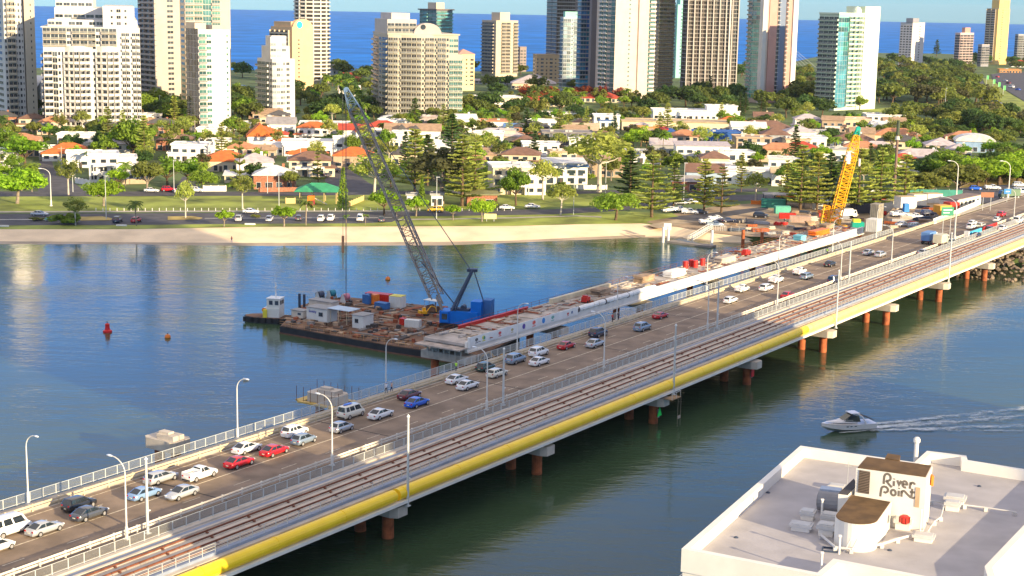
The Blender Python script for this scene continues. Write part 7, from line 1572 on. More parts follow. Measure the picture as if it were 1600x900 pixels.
H_('crimson roofed row among the far trees left',806,880,166,.9,16,'hip',RR,HC,0)
H_('crimson roofed row below the pink tower',908,968,160,1.0,16,'hip',RR,HC,0)
H_('white low roof behind the green white tower foot',1384,1410,190,1.0,10,FL,RWH,HW,0)
H_('red awning roof near the far right towers',1582,1604,105,1.5,20,'hip',RR,HW,0)
H_('orange beige sheds near the far highway',1564,1590,114,1.2,20,FL,HOC,HOC,0)
H_('white house with pool deck at far left behind trees',28,62,232,1.3,12,FL,RWH,HW,0)
# brick amenities block and playground
H_('orange brick amenities block on the park edge',728,776,323,1.3,9,'skil',M('roof_olive',(.25,.25,.12),.8),HB,4,cat='amenities block',name='amenities_block')
H_('small white kiosk beside the thin cypress',636,650,321,1.1,4,FL,HG,HW,0,cat='kiosk',name='kiosk')
H_('white roller door shed left of the trees by the road',674,692,322,1.2,5,FL,HG,HW,0,cat='shed',name='shed')
c=G(498,316,2.05); r=thing('park_shelter','park shelter with a big green hip roof over the playground','shelter',c,R(3)); part('roof',roofmesh('hip',13,8,4.2,1.2,.45),RGN,r); mb=MB(); [mb.tube((x,y,0),(x,y,4.2),.12,6) for x in(-6,-2,2,6) for y in(-3.6,3.6)]; part('post',mb,HY,r)
r=thing('playground','orange climbing frame with a pale slide under the green roof','playground',G(492,320,2.05)); mb=MB(); mb.box(-1.2,0,0,2.2,2,3.0); part('climbing_tower',mb,ORM,r); mb=MB(); mb.slab((0,-.5,2.3),(0,.5,2.3),(4,.5,.3),(4,-.5,.3),th=.15); part('slide',mb,M('slide_cream',(.65,.55,.4),.4),r); mb=MB(); mb.box(-.3,-1.2,0,.8,.5,1.6); part('panel',mb,M('panel_maroon',(.3,.03,.05),.5),r)
for lab,pts,h,m_,nm in [('low yellow timber fence right of the green shelter',[(542,324),(568,313)],1.6,HY,'fence'),('low yellow timber fence left of the green shelter',[(447,318),(461,318)],1.8,HY,'fence'),('red brick fence below the timber railed house',[(405,300),(470,299)],1.5,HB,'fence'),('white boundary wall beside the palms right of the blue trimmed house',[(900,296),(948,296)],1.6,HW,'wall'),('tan boundary fence in front of the rounded white house',[(182,288),(232,287)],1.8,HT_,'fence'),('white wall behind the parked white car',[(318,299),(353,299)],2.0,HW,'wall'),('orange plastic barrier mesh on the yard grass',[(1174,319),(1200,320)],1.3,ORM,'fence'),('white low wall at the corner of the rounded house',[(118,286),(140,290)],2.0,HW,'wall')]:
    a,b=[G(x,y,2.05) for x,y in pts]; r=thing('boundary_'+nm,lab,nm,(0,0,0)); mb=MB(); mb.slab(a,b,b+Vector((0,0,h)),a+Vector((0,0,h)),th=.2); part('panel',mb,m_,r)
    mb=MB(); n=int((b-a).length/3)+1
    for i in range(n+1): q=a.lerp(b,i/n); mb.box(q.x,q.y,2.05,.35,.35,h+.15)
    part('post',mb,m_,r)
# bollards along the park road
bp_=MB().box(0,0,0,.15,.15,.9); bm_=bp_.mesh('bollard',HW)
for i in range(60):
    x=150+i*11; o=link('bollard',bm_,None,G(x,329.4-(i*.0),2.05)); o['label']='small white post in the row along the park grass edge'; o['category']='bollard'; o['group']='white posts along the park grass edge'
# bins, benches, table
r=thing('beach_bench','teal bench table on the grass by the left car park','bench',G(78,345,2.15)); mb=MB(); mb.box(0,0,.7,3,.9,.1); part('table_top',mb,TEAL,r); mb=MB(); [mb.box(0,y,.4,3,.35,.06) for y in(-.9,.9)]; part('seat',mb,TEAL,r); mb=MB(); [mb.box(x,0,0,.1,1.6,.7) for x in(-1.1,1.1)]; part('leg',mb,GALV,r)
for px,py,lab in ((6,354,'white concrete wheel stop at the left edge'),(190,353,'white concrete wheel stop behind the parked dark car'),(391,351,'white concrete wheel stop near the bright round tree')):
    r=solo('wheel_stop',MB().prism([(-1.6,-.3),(1.6,-.3),(1.3,.3),(-1.3,.3)],0,.4),WHITEC,lab,'wheel stop',G(px,py,2.05))
# light poles on land
LP=[(80,322,12,1,'at far left by the big round tree'),(166,342,13,0,'in front of the flat topped round tree'),(272,300,11,0,'behind the red parked car'),(436,324,12,0,'left of the green roofed shelter'),(418,302,10,0,'beside the red brick fence'),(682,342,13,0,'beside the yellow car'),(896,335,13,0,'right of the leaning tree'),(1068,313,13,0,'behind the pickup row'),(946,302,11,0,'at the end of the white wall'),(250,190,14,0,'in front of the shaded brown tower'),(114,300,11,0,'between the two white houses at left'),(470,272,11,0,'in front of the orange roofed house'),(1476,175,16,0,'rising alone from the oval grass'),(1460,270,13,0,'in the bushes below the pyramid roof'),(1494,312,13,1,'above the site building'),(1575,312,13,1,'at the junction on the right')]
for px,py,h,arm,tx in LP:
    z=6.6 if px>1490 else 2.1
    if arm: o=copytree(la,G(px,py,z),R(180 if px<200 else 180),'curved grey street lamp on land, '+tx,'street lamps on land',scale=(1.6,1,h/8.9)); o['group']='street lamps on land'
    else:
        r=thing('light_pole','straight pale light pole '+tx,'light pole',G(px,py,z),0,'straight light poles on land'); mb=MB(); mb.tube((0,0,0),(0,0,h),.13,7,.08); part('pole',mb,GALV,r); mb=MB(); mb.box(.4,0,h,1.2,.25,.12); part('lamp_head',mb,LAMPG,r)
# power poles
for px,py,tx in ((97,275,'left'),(305,225,'middle left behind the flat roofs'),(232,212,'far left behind the orange roof'),(713,262,'between the pines')):
    r=thing('power_pole','brown power pole with a cross arm, '+tx,'power pole',G(px,py,2)); mb=MB(); mb.tube((0,0,0),(0,0,11),.17,7,.12); part('pole',mb,M('pole_timber',(.45,.38,.30),.9),r); mb=MB(); mb.box(0,0,10.2,2.6,.12,.15); part('cross_arm',mb,M('pole_timber',(.45,.38,.30),.9),r)
# highway banner signs
for px,py in ((1551,139),(1559,144),(1567,150),(1541,132)):
    r=thing('banner_sign','green flag sign on a pole in the row on the far highway median','banner sign',G(px,py,2.3),0,'green flag signs on the highway median'); mb=MB(); mb.tube((0,0,0),(0,0,8.5),.15,6); part('pole',mb,GALV,r); mb=MB(); mb.box(1.0,0,4.8,1.8,.1,3.6); part('flag',mb,M('flag_green',(.12,.55,.15),.6),r)
# ================================================================ TREES
BARK=M('bark_brown',(.13,.085,.05),.95,var=.3,scale=1.5,bump=.4); BARKG=M('bark_grey',(.26,.21,.16),.95,var=.3,scale=1.5); BARKW=M('bark_white',(.52,.46,.38),.9,var=.2)
LB=leafmat('leaf_bright_green',(.19,.31,.02)); LM_=leafmat('leaf_mid_green',(.15,.225,.024)); LO=leafmat('leaf_olive',(.16,.18,.036)); LD=leafmat('leaf_dark_green',(.055,.10,.024)); LBR=leafmat('leaf_brown_green',(.09,.09,.035)); LP_=leafmat('leaf_pine_green',(.25,.28,.055),trans=.5); LPY=leafmat('leaf_palm',(.11,.16,.03)); LFR=leafmat('leaf_far_forest',(.105,.135,.028)); LRED=leafmat('blossom_red',(.24,.055,.02))
rt=random.Random(11)
def leafblob(mb,c,rad,n,sz,rr=rt,flat=.75):
    for _ in range(n):
        while True:
            d=Vector((rr.gauss(0,1),rr.gauss(0,1),rr.gauss(0,1)))
            if d.length>.1: break
        d.normalize(); k=rr.uniform(.45,1.05)**.6; p=Vector(c)+Vector((d.x*rad*k,d.y*rad*k,d.z*rad*k*flat))
        nrm=(d+Vector((rr.uniform(-.7,.7),rr.uniform(-.7,.7),rr.uniform(-.3,.9)))).normalized(); t=nrm.orthogonal().normalized(); b=nrm.cross(t); a=rr.uniform(0,6.28); t2=t*math.cos(a)+b*math.sin(a); b2=nrm.cross(t2); s=sz*rr.uniform(.6,1.25)
        mb.add([p-t2*s-b2*s*.25,p+b2*s*.55,p+t2*s-b2*s*.2,p-b2*s*.55+nrm*s*.2],[(0,3,2,1)])
def make_broad(name,label,cat,h,cr,leaf,bark,ncl=16,nl=70,sz=.5,flat=.6,trunk=.38,seed=1,trh=.35,spread=1.0):
    rr=random.Random(seed); r=thing(name,label,cat); mb=MB(); top=Vector((rr.uniform(-.3,.3),rr.uniform(-.3,.3),h*trh)); mb.tube((0,0,-.1),top,trunk,8,trunk*.65)
    crown=MB()
    cz=h-cr*flat*.9
    for i in range(ncl):
        a=i*2.399+rr.uniform(-.3,.3); q=((i+.5)/ncl)**.5*spread; ph=rr.uniform(-.5,1); R_=cr*(.78*q+.05)
        c=Vector((math.cos(a)*R_,math.sin(a)*R_,cz+(1-q*q)*cr*flat*.75*ph+rr.uniform(-.12,.12)*cr)); br=cr*rr.uniform(.24,.40)
        leafblob(crown,c,br,nl,sz,rr,.75)
        if i%2==0: m=top.lerp(c,.5)+Vector((0,0,-.1*cr)); mb.tube(top*.98,m,trunk*.4,5,trunk*.25); mb.tube(m,c,trunk*.25,5,trunk*.08)
    part('trunk',mb,bark,r); part('crown',crown,leaf,r); return r
def make_pine(name,label,cat,h,w_,leaf,seed=1,dense=1.0,gap=1.0):
    rr=random.Random(seed); r=thing(name,label,cat); mb=MB(); mb.tube((0,0,-.1),(0,0,h*.98),.32,7,.05); crown=MB(); z=h*.13; k=0
    while z<h*.97:
        f=(z/h); L0=w_*(1-f)**.8+.3; n=6
        for i in range(n):
            if rr.random()<.14: continue
            L=L0*rr.uniform(.55,1.12); a=i*6.283/n+k*.6+rr.uniform(-.3,.3); e=Vector((math.cos(a)*L,math.sin(a)*L,z+L*.16+rr.uniform(-.3,.3))); mb.tube((0,0,z),e,.06,4,.03)
            m=int(L*3.6*dense)+2
            for j in range(m):
                t=(j+1)/m; p=Vector((0,0,z)).lerp(e,t)+Vector((rr.uniform(-.2,.2),rr.uniform(-.2,.2),rr.uniform(-.05,.3))); side=Vector((-math.sin(a),math.cos(a),0)); s=.28+.55*(1-abs(t-.55)); u=Vector((math.cos(a),math.sin(a),.25)).normalized()
                for sg in(-1,1): q=p+side*sg*s*.9+Vector((0,0,.12)); crown.add([p-u*.18,q-u*.10,q+u*.30,p+u*.22],[(0,1,2,3)]); 
                crown.add([p-u*.35+Vector((0,0,-.12)),p+u*.35+Vector((0,0,-.05)),p+u*.32+Vector((0,0,.30)),p-u*.28+Vector((0,0,.28))],[(0,1,2,3)])
        z+=(.8+.55*(1-f))*gap*rr.uniform(.8,1.25); k+=1
    part('trunk',mb,BARK,r); part('crown',crown,leaf,r); return r
def make_palm(name,label,cat,h,fr,n=13,L=2.8,seed=1,leaf=None):
    rr=random.Random(seed); r=thing(name,label,cat); mb=MB(); mb.path([(0,0,-.1),(.1,.05,h*.5),(.25,.1,h)],.17,6); part('trunk',mb,BARKG,r); crown=MB()
    for i in range(n):
        a=i*2.4; el=rr.uniform(-.2,1.0); p=Vector((.25,.1,h)); d=Vector((math.cos(a)*math.cos(el),math.sin(a)*math.cos(el),math.sin(el))); side=Vector((-math.sin(a),math.cos(a),0)); N=7
        for k in range(N):
            q=p+d*L/N; d=(d+Vector((0,0,-.24))).normalized(); w0=.30+.32*math.sin(math.pi*(k+.5)/N); drop=Vector((0,0,-.22))
            for sg in(-1,1): crown.add([p,q,q+side*sg*w0+drop,p+side*sg*w0*.85+drop],[(0,1,2,3)])
            p=q
    part('crown',crown,leaf or LPY,r); return r
def make_cypress(name,label,cat,h,w_,leaf,seed=1):
    rr=random.Random(seed); r=thing(name,label,cat); mb=MB(); mb.tube((0,0,-.1),(0,0,h*.9),.2,6,.04); part('trunk',mb,BARK,r); crown=MB(); z=.5
    while z<h: leafblob(crown,(0,0,z),max(.2,w_*(1-(z/h)**1.6)),34,.32,rr,.9); z+=h*.045
    part('crown',crown,leaf,r); return r
TP={}
def T_(kind,px,py,hpx,label,yaw=None,group=None,wf=1.0,z=2.0,loc=None,hm=None):
    p=loc or G(px,py,z); s_=proj(p)[2]; h=hm or hpx/s_
    d,H0,build=PROT[kind]
    if kind not in TP: TP[kind]=build(label); o=TP[kind]; o.location=p
    else: o=copytree(TP[kind],p,0,label)
    sc_=h/H0; o.scale=(sc_*wf,sc_*wf,sc_); o.rotation_euler=(0,0,rt.uniform(0,6.28) if yaw is None else yaw); o['label']=label
    if group: o['group']=group
    return o
PROT={
 'round_bright':('round',6,lambda l:make_broad('round_tree',l,'tree',6,3.0,LB,BARKG,18,75,.36,.8,.22,3,.35)),
 'umbrella':('flat',8,lambda l:make_broad('spreading_tree',l,'tree',8,6.2,LB,BARKG,26,85,.45,.42,.4,4,.4)),
 'umbrella2':('flat',8,lambda l:make_broad('spreading_tree',l,'tree',8,6.0,LM_,BARK,22,80,.45,.5,.4,14,.4)),
 'broad_mid':('broad',10,lambda l:make_broad('leafy_tree',l,'tree',10,4.8,LM_,BARK,22,85,.48,.85,.35,5,.3)),
 'broad_mid2':('broad',10,lambda l:make_broad('leafy_tree',l,'tree',10,4.4,LB,BARK,20,80,.46,.95,.35,6,.3)),
 'broad_olive':('broad',10,lambda l:make_broad('olive_tree',l,'tree',10,4.6,LO,BARKG,20,75,.48,.9,.35,7,.3)),
 'broad_dark':('broad',10,lambda l:make_broad('dark_tree',l,'tree',10,5.0,LD,BARK,24,90,.5,.85,.4,8,.28)),
 'broad_brown':('broad',10,lambda l:make_broad('brownish_tree',l,'tree',10,4.2,LBR,BARKG,18,60,.46,1.0,.35,9,.3)),
 'gum':('open',12,lambda l:make_broad('gum_tree',l,'tree',12,4.2,LO,BARKW,15,55,.42,1.15,.3,10,.42)),
 'gum2':('open',12,lambda l:make_broad('gum_tree',l,'tree',12,4.6,LP_,BARKW,17,55,.44,1.0,.32,20,.45)),
 'pine':('pine',18,lambda l:make_pine('norfolk_pine',l,'pine tree',18,5.0,LP_,1)),
 'pine2':('pine',18,lambda l:make_pine('norfolk_pine',l,'pine tree',18,5.6,LP_,2,.8,1.15)),
 'pine_open':('pine',18,lambda l:make_pine('open_pine',l,'pine tree',18,4.6,LO,3,.6,1.4)),
 'pine_dark':('pine',18,lambda l:make_pine('norfolk_pine',l,'pine tree',18,4.4,LD,4,1.1,.9)),
 'palm':('palm',7,lambda l:make_palm('palm_tree',l,'palm tree',6.2,13)),
 'palm_big':('palm',10,lambda l:make_palm('date_palm',l,'palm tree',8.6,26,26,3.4,5,LM_)),
 'cypress':('cyp',9,lambda l:make_cypress('cypress_tree',l,'cypress tree',9,1.3,LM_,2)),
 'shrub':('shrub',2,lambda l:make_broad('shrub',l,'shrub',2,1.6,LM_,BARK,9,50,.3,.7,.08,12,.2)),
 'shrub_dry':('shrub',2,lambda l:make_broad('dry_shrub',l,'shrub',2,1.7,LO,BARK,9,50,.3,.6,.08,13,.2)),
 'far':('far',10,lambda l:make_broad('forest_tree',l,'tree',10,5.6,LFR,BARK,20,46,.72,.8,.35,15,.3)),
 'far2':('far',10,lambda l:make_broad('forest_tree',l,'tree',10,5.2,LO,BARK,18,44,.72,.9,.35,16,.3)),
 'far3':('far',10,lambda l:make_broad('dark_forest_tree',l,'tree',10,5.8,LD,BARK,20,46,.75,.8,.35,17,.3)),
 'far4':('far',10,lambda l:make_broad('brown_forest_tree',l,'tree',10,5.0,LBR,BARK,16,42,.72,1.0,.35,18,.3)),
 'red':('red',10,lambda l:make_broad('flame_tree',l,'tree',10,6.0,LRED,BARK,18,55,.55,.5,.35,19,.4)),
}
NAMED=[('umbrella',27,318,50,'huge bright green spreading tree at the left edge of the park',1.25),('umbrella',162,322,38,'flat topped bright green tree in front of the rounded white house',1.05),('umbrella2',318,299,33,'round green tree over the parked white car',1.0),
 ('gum',107,305,62,'tall wispy yellow green tree left of the flat topped tree',1.0),('gum',118,352,48,'thin olive tree with a pale trunk beside the foreshore road',1.1),('palm',213,353,40,'stumpy palm by the red car at the beach',1.0),('gum2',290,341,62,'thin open gum tree on the road median',.7),('gum',379,327,60,'yellow green weeping tree with a white trunk',.9),
 ('round_bright',350,354,27,'bright round shrub tree on the foreshore at left',1.15),('round_bright',444,354,34,'bright round tree between the parked cars on the foreshore',1.15),('palm',478,352,40,'small yellowish palm on the foreshore left of the white cars',1.0),('palm',541,353,18,'tiny palm left of the white parked van',1.0),('palm',571,352,18,'tiny palm right of the white parked van',1.0),
 ('cypress',536,326,66,'tall narrow cypress right of the green shelter',1.0),('cypress',659,322,48,'narrow pointed cypress behind the white kiosk',1.0),('pine_open',497,298,72,'tall pine behind the green roofed shelter',.75),('pine_open',375,300,118,'tall bare brown norfolk pine over the orange roof',.55),
 ('gum2',584,312,76,'leafy tree at the corner of the side street under the crane boom',1.3),('broad_mid2',600,336,44,'green tree just left of the boom over the road',1.2),('round_bright',650,338,32,'bright green tree right of the boom over the road',1.2),('round_bright',708,344,26,'small bright tree on a thin trunk left of the amenities block',1.05),('umbrella',753,346,34,'bright rounded tree in front of the orange amenities block',.85),
 ('pine2',648,302,104,'tall norfolk pine just right of the crane boom',1.15),('broad_brown',690,318,96,'large brown green tree among the pines',1.35),('pine_dark',668,290,80,'shaded pine behind the brown green tree',1.2),('pine',722,322,112,'big pale norfolk pine left of the cream apartments',1.5),('pine2',742,318,100,'second pale norfolk pine left of the cream apartments',1.25),('pine_dark',706,262,84,'blue green pine beside the curved restaurant',1.3),
 ('broad_mid',806,321,58,'leafy tree in front of the cream apartments',.9),('gum2',876,336,52,'leaning light green tree with a forked pale trunk',1.2),('umbrella2',962,344,44,'wide dark green tree with a twisted trunk by the sand',1.15),('gum2',848,312,66,'yellow green tree left of the blue trimmed house',1.0),('palm_big',852,300,44,'leafy palm left of the blue trimmed house',1.0),
 ('gum2',936,300,100,'tall clump of slim trunked gum trees behind the white wall',1.6),('pine_dark',984,311,76,'dark norfolk pine left of the tall park pine',1.7),('pine2',1018,340,102,'tallest norfolk pine in the park near the pickups',1.5),('pine2',1052,326,76,'slender norfolk pine right of the tallest park pine',1.2),('pine',1100,330,82,'norfolk pine above the white car on the inner road',1.3),('pine_open',1127,333,74,'norfolk pine with a bare lower trunk by the dirt yard',1.5),
 ('gum2',1180,318,52,'yellow green tree at the road bend left of the yard',1.1),('pine',1158,300,62,'norfolk pine at the road bend',.8),
 ('pine',1250,330,104,'first norfolk pine of the dense row behind the yard',1.35),('pine2',1276,330,96,'second norfolk pine of the dense row behind the yard',1.2),('pine',1316,328,86,'norfolk pine hidden behind the yellow crane boom',1.3),('pine2',1340,332,104,'norfolk pine right of the yellow crane boom',1.4),('pine',1374,330,100,'norfolk pine between the crane boom and the tall brown pole',1.25),('pine2',1412,328,90,'norfolk pine right of the tall brown pole',1.3),('broad_mid2',1330,326,44,'bright green low tree under the pines right of the crane',1.2),('pine_dark',1296,322,84,'dark pine behind the yellow crane mast',1.2),
 ('pine',1228,320,70,'norfolk pine above the open shed',1.0),('broad_dark',1262,316,40,'dark bush behind the open shed',1.6),
 ('broad_olive',1445,318,54,'grey green bush at the left of the roundabout thicket',1.5),('broad_olive',1500,308,56,'large olive round bush behind the site building',1.6),('broad_mid2',1528,302,58,'bright green leafy tree beside the junction',1.5),('broad_mid2',1560,292,54,'bright green tree above the junction',1.5),('broad_mid',1480,292,56,'green tree behind the olive bush',1.6),('broad_mid2',1590,285,50,'bright green tree at the right edge above the junction',1.6),('broad_dark',1450,290,50,'dark green tree right of the red roofed house',1.4),
 ('broad_mid',208,252,66,'bright green tall tree right of the big white tower',1.1),('pine',226,256,76,'pale conifer in front of the brown hip roof',1.0),('broad_mid2',200,246,50,'leafy tree between the white houses at left',1.3),('broad_mid',262,292,46,'green trees right of the rounded white house',1.4),('broad_mid2',292,290,44,'second green tree right of the rounded white house',1.3),('palm',196,290,38,'yellow palm beside the rounded white house',1.0),('broad_olive',230,300,52,'olive tree in the garden right of the rounded house',1.1),
 ('broad_dark',42,188,40,'dark tree mass at the foot of the left edge tower',1.6),('broad_dark',270,186,38,'dark rounded hedge tree beneath the shaded brown tower',1.3),('broad_mid',248,168,24,'light green tree beneath the shaded brown tower',1.2),('broad_mid',365,216,34,'dark green tree right of the white tower foot',1.2),
 ('palm_big',50,300,46,'leafy palm at far left behind the spreading tree',1.1),('broad_mid2',40,262,52,'green tree behind the left edge house',1.5),('broad_mid',14,248,44,'green tree at the left edge behind the white house',1.5),
 ('pine_dark',1463,88,26,'dark pointed pine standing alone against the sea at right',1.3),('broad_mid',1343,172,22,'dark palm like tree at the foot of the green white tower',1.2),('palm_big',748,204,30,'orange tinted palm in front of the restaurant, left one',1.0),('palm_big',762,206,32,'orange tinted palm in front of the restaurant, right one',1.0),('palm_big',898,178,28,'yellow green palm in front of the crimson roofs',1.3),
 ('shrub_dry',58,345,6,'low dry shrub strip by the teal bench',2.2),('shrub',104,350,18,'green bush under the thin olive tree on the beach',1.8),('shrub_dry',400,340,5,'dry bush on the right end of the median',2),('round_bright',620,340,20,'small bright bush under the boom',1.3)]
for k,px,py,hp,lab,wf in NAMED: T_(k,px,py,hp,lab,wf=wf)
# infill houses seen between and behind the named ones
ri=random.Random(5)
STY=[('white','flat roofed',FL,HW,HW),('cream','brown roofed','hip',RBN,HC),('white','orange roofed','hip',RO,HW),('white','grey roofed','hip',RPK,HW),('white','pale roofed','gable',RWH,HW),('peach','terracotta roofed','hip',RTC,HP),('cream','flat roofed',FL,RBE,HC),('brick','dark roofed','hip',RDK,HB),('white','low flat roofed',FL,RWH,HW),('tan','tan roofed','gable',RTN,HT_)]
L0=list(HOUSES); k=0; tr=0
while k<62 and tr<9000:
    tr+=1; px=ri.uniform(-10,1400); py=ri.uniform(196,280)
    if px>1230 and py>262: continue
    if 40<px<150 and 236<py: continue
    if 500<px<625 and py>240: continue
    p=G(px,py,2); w_=ri.uniform(11,17)
    if any((h[0]-p.x)**2+(h[1]-p.y)**2<(h[2]*.9+w_*.45)**2 for h in HOUSES): continue
    b=min(L0,key=lambda h:(h[4]-px)**2+((h[5]-py)*2.2)**2); s_=proj(p)[2]; c_,rw,kd,rm_,wm_=ri.choice(STY)
    rel='left of' if px<b[4]-14 else ('right of' if px>b[4]+14 else ('in front of' if py>b[5] else 'behind'))
    house('%s %s house %s the %s'%(c_,rw,rel,b[3]),px-w_*s_/2,px+w_*s_/2,py,ri.choice((1.1,1.9,2.1,2.3)),ri.uniform(9,13),kd,rm_,wm_,ri.uniform(-6,10),bal=ri.random()<.4,wing=(ri.choice((-.4,.4)),-.3,.4,.5,1.2,FL if kd==FL else kd,None,None)); k+=1
# trees filling the gardens: labelled by the nearest landmark in the photo
LMK=[(h[4],h[5],h[3],h[2],h[0],h[1]) for h in HOUSES]
placed=[]; used={}
def near_label(px,py,adj):
    b=min(LMK,key=lambda q:(q[0]-px)**2+((q[1]-py)*2.2)**2); short=b[2]
    rel='left of' if px<b[0]-14 else ('right of' if px>b[0]+14 else ('in front of' if py>b[1] else 'behind'))
    l='%s %s the %s'%(adj,rel,short); w_=l.split()
    l=' '.join(w_[:16]); 
    while l.split()[-1] in('the','a','of','with','and','behind','in','front','right','left','its','below','by','between'): l=' '.join(l.split()[:-1])
    return l
def clear(x,y,r):
    for h in HOUSES:
        if (h[0]-x)**2+(h[1]-y)**2<(h[2]*.86+r*.35)**2: return False
    for a in placed:
        if (a[0]-x)**2+(a[1]-y)**2<(a[2]*.45+r*.45)**2: return False
    return True
ADJ={'broad_mid':'mid green leafy tree','broad_mid2':'bright green leafy tree','broad_olive':'olive green tree','broad_dark':'dark green tree','broad_brown':'brown tinged tree','gum':'wispy gum tree','gum2':'open crowned gum tree','palm':'small palm','palm_big':'large palm','shrub':'green shrub','pine':'norfolk pine','cypress':'narrow cypress','pine_dark':'dark norfolk pine'}
roads=[[(58,306),(60,240),(86,240),(140,306)],[(470,306),(612,306),(560,262),(530,244),(512,262)],[(250,300),(305,300),(312,276),(280,276)]]
cnt=0; tries=0
while cnt<380 and tries<20000:
    tries+=1; px=rt.uniform(-40,1440); py=rt.choice((rt.uniform(188,250),rt.uniform(200,298)))
    if px>1220 and py>300-(px-1220)*.02: continue
    if any(inpoly(px,py,r_) for r_ in roads): continue
    p=G(px,py,2); k=rt.choices(['broad_mid','broad_mid2','broad_olive','broad_dark','broad_brown','gum','gum2','palm','palm_big','shrub','pine','cypress','pine_dark'],[8,7,6,6,2,3,4,7,5,10,3,2,2])[0]
    hm=dict(palm=7,palm_big=9,shrub=2.2,pine=14,pine_dark=14,cypress=8,gum=10,gum2=10).get(k,8)*rt.uniform(.85,1.3); rad=hm*.28
    if not clear(p.x,p.y,rad+1.5): continue
    placed.append((p.x,p.y,rad)); l=near_label(px,py,ADJ[k]); T_(k,px,py,0,l,loc=p,hm=hm,wf=rt.uniform(.85,1.15),group='garden trees: '+l); cnt+=1
# trees around the towers (farther back)
def band(n,x0,x1,y0,y1,kinds,hm,adjs,sp=1.0,avoid=()):
    c=0; tr=0
    while c<n and tr<n*30:
        tr+=1; px=rt.uniform(x0,x1); py=rt.uniform(y0,y1)
        if any(a[0]<px<a[2] and a[1]<py<a[3] for a in avoid): continue
        p=G(px,py,2); h=hm*rt.uniform(.75,1.25)
        if any((a[0]-p.x)**2+(a[1]-p.y)**2<(h*.36*sp)**2 for a in placed): continue
        k=rt.choice(kinds); placed.append((p.x,p.y,h*.3)); i=kinds.index(k)
        T_(k,px,py,0,adjs(px,py,k),loc=p,hm=h,wf=rt.uniform(.95,1.3),group='wooded area: '+adjs(px,py,k)); c+=1
FK={'far':'green tree','far2':'olive tree','far3':'dark tree','far4':'brown tinged tree','broad_dark':'dark leafy tree','broad_mid':'mid green leafy tree','palm_big':'palm','red':'red flowering tree','pine_dark':'dark pine'}
TW_=[(o.name,o['label'],proj(o.location)[0]) for o in bpy.data.objects if o.get('category')=='apartment tower' and o.location.y>300]
def towlab(px,py,k):
    b=min(TW_,key=lambda q:abs(q[2]-px)); rel='left of' if px<b[2]-8 else 'at the foot of'
    if px>b[2]+20: rel='right of'
    return ' '.join(('%s %s the %s'%(FK[k],rel,b[1])).split()[:16])
band(34,222,420,150,196,['far','far3','broad_mid','broad_dark'],11,towlab,avoid=[(288,150,366,207),(222,150,290,170),(400,150,462,196)])
band(42,456,600,118,192,['far','far3','broad_dark','palm_big','far2'],11,towlab,avoid=[(510,112,545,122),(515,120,570,129)])
band(30,724,900,116,186,['far','far3','far2','broad_dark'],11,towlab,avoid=[(738,118,835,134),(742,150,812,171),(800,125,868,142)])
band(14,800,1010,158,176,['far','broad_mid','palm_big','far2'],10,towlab)
band(9,812,900,155,164,['red'],9,towlab,.8); band(5,908,968,152,160,['red'],9,towlab,.8)
band(36,1010,1300,146,184,['far3','far','broad_dark','pine_dark'],13,towlab,avoid=[(1162,150,1240,163)])
def forest(px,py,k):
    a='near the sea towers' if py<120 else ('beside the curving highway' if px>1460 and py<170 else ('behind the far right houses' if py>180 else 'in the broad wood right of the pale green tower'))
    c='on its left side' if px<1440 else 'on its right side'
    return '%s %s, %s'%(FK[k],a,c)
hwy=[(1505,118),(1512,136),(1540,165),(1570,182),(1660,190),(1660,150),(1600,112),(1545,114),(1505,114)]
def band2(n,x0,x1,y0,y1,kinds,hm,lab,sp=1.0):
    c=0;tr=0
    while c<n and tr<n*40:
        tr+=1; px=rt.uniform(x0,x1); py=rt.uniform(y0,y1)
        if inpoly(px,py,hwy) or (1340<px<1530 and 170<py<184) or (1270<px<1372 and py<178): continue
        p=G(px,py,2); h=hm*rt.uniform(.75,1.25)
        if any((a[0]-p.x)**2+(a[1]-p.y)**2<(h*.36*sp)**2 for a in placed): continue
        k=rt.choice(kinds); placed.append((p.x,p.y,h*.3)); T_(k,px,py,0,lab(px,py,k),loc=p,hm=h,wf=rt.uniform(1.0,1.35),group='wood: '+lab(px,py,k)); c+=1
band2(95,1236,1540,112,172,['far','far2','far3','far','far4'],15,forest,1.1)
band2(60,1400,1640,183,212,['far','far2','far3','far4','far2'],12,forest,1.0)
band2(34,1440,1640,264,292,['broad_mid','far2','far','far3'],8.5,lambda px,py,k:'%s in the thicket behind the junction, %s part'%(FK[k],'left' if px<1520 else 'right'),1.0)
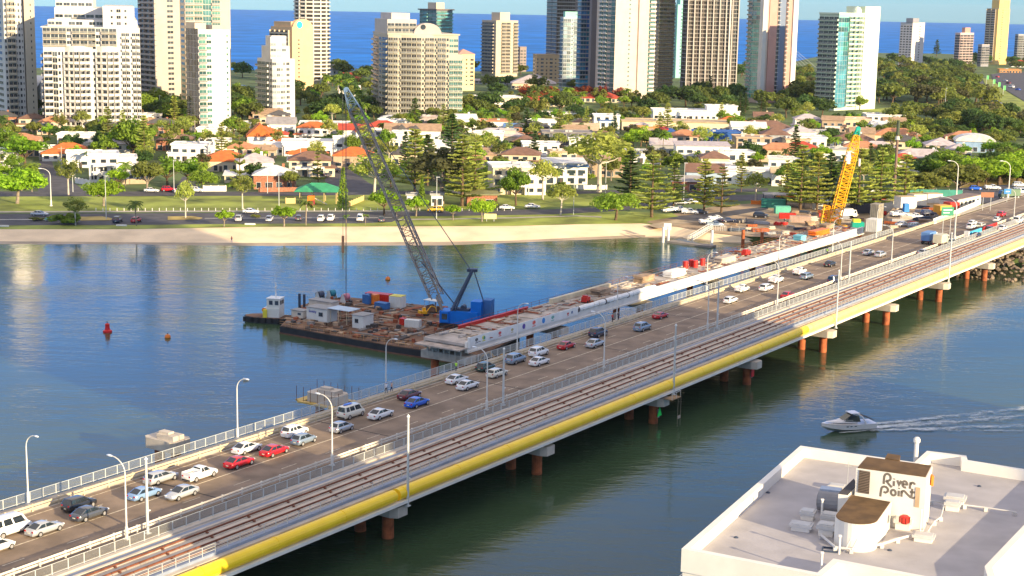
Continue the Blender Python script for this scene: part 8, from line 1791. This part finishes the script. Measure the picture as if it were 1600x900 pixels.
for N_,X0,X1,Y0,Y1 in ((60,1372,1640,206,263),(90,640,1260,158,204),(36,380,660,150,215)):
  c=0; tr=0
  while c<N_ and tr<4000:
    tr+=1; px=rt.uniform(X0,X1); py=rt.uniform(Y0,Y1); p=G(px,py,2); k=rt.choice(['broad_mid','broad_olive','far2','broad_dark','shrub','broad_mid2','far']); h=rt.uniform(5.5,8.5)*(.35 if k=='shrub' else 1)
    if not clear(p.x,p.y,h*.3): continue
    placed.append((p.x,p.y,h*.3)); ak={**FK,**ADJ}[k]; T_(k,px,py,0,near_label(px,py,ak),loc=p,hm=h,wf=rt.uniform(1,1.4)); c+=1
band2(26,1370,1640,96,114,['far3','far'],14,forest,1.2)
band2(34,340,1240,112,122,['far3','far'],12,lambda px,py,k:'%s on the coast behind the towers, %s part'%(FK[k],'left' if px<700 else 'right'),1.2)

# every repeat gets the wording that finds it in the photo: its order from the left among its look-alikes
def ordinal(n):
    a=['','first','second','third','fourth','fifth','sixth','seventh','eighth','ninth','tenth','eleventh','twelfth','thirteenth','fourteenth','fifteenth','sixteenth','seventeenth','eighteenth','nineteenth']
    t={2:('twentieth','twenty'),3:('thirtieth','thirty'),4:('fortieth','forty'),5:('fiftieth','fifty'),6:('sixtieth','sixty')}
    if n<20: return a[n]
    return t[n//10][0] if n%10==0 else t[n//10][1]+'-'+a[n%10]
bpy.context.view_layer.update()
STOP=('the','a','of','with','and','behind','in','front','right','left','its','below','by','between','at','on')
by={}
for o in bpy.data.objects:
    if o.parent is None and o.get('label') and o.get('category') and o.get('category') not in ('bollard','drum','banner sign'):
        by.setdefault(o['label'],[]).append(o)
by2={}
for l,os_ in by.items():
    w=l.split(); k=w[:16] if len(os_)==1 else w[:11]
    while len(k)<len(w) and k[-1].strip(',') in STOP: k=k[:-1]
    by2.setdefault((' '.join(k).rstrip(','),len(os_)>1),[]).extend(os_)
for (l,m),os_ in by2.items():
    os_.sort(key=lambda o:proj(o.location)[0])
    if len(os_)==1: os_[0]['label']=l
    else:
        w=l.split()[:11]
        while w[-1].strip(',') in STOP: w=w[:-1]
        for i,o in enumerate(os_): o['label']=' '.join(w).rstrip(',')+', '+ordinal(i+1)+' from the left'
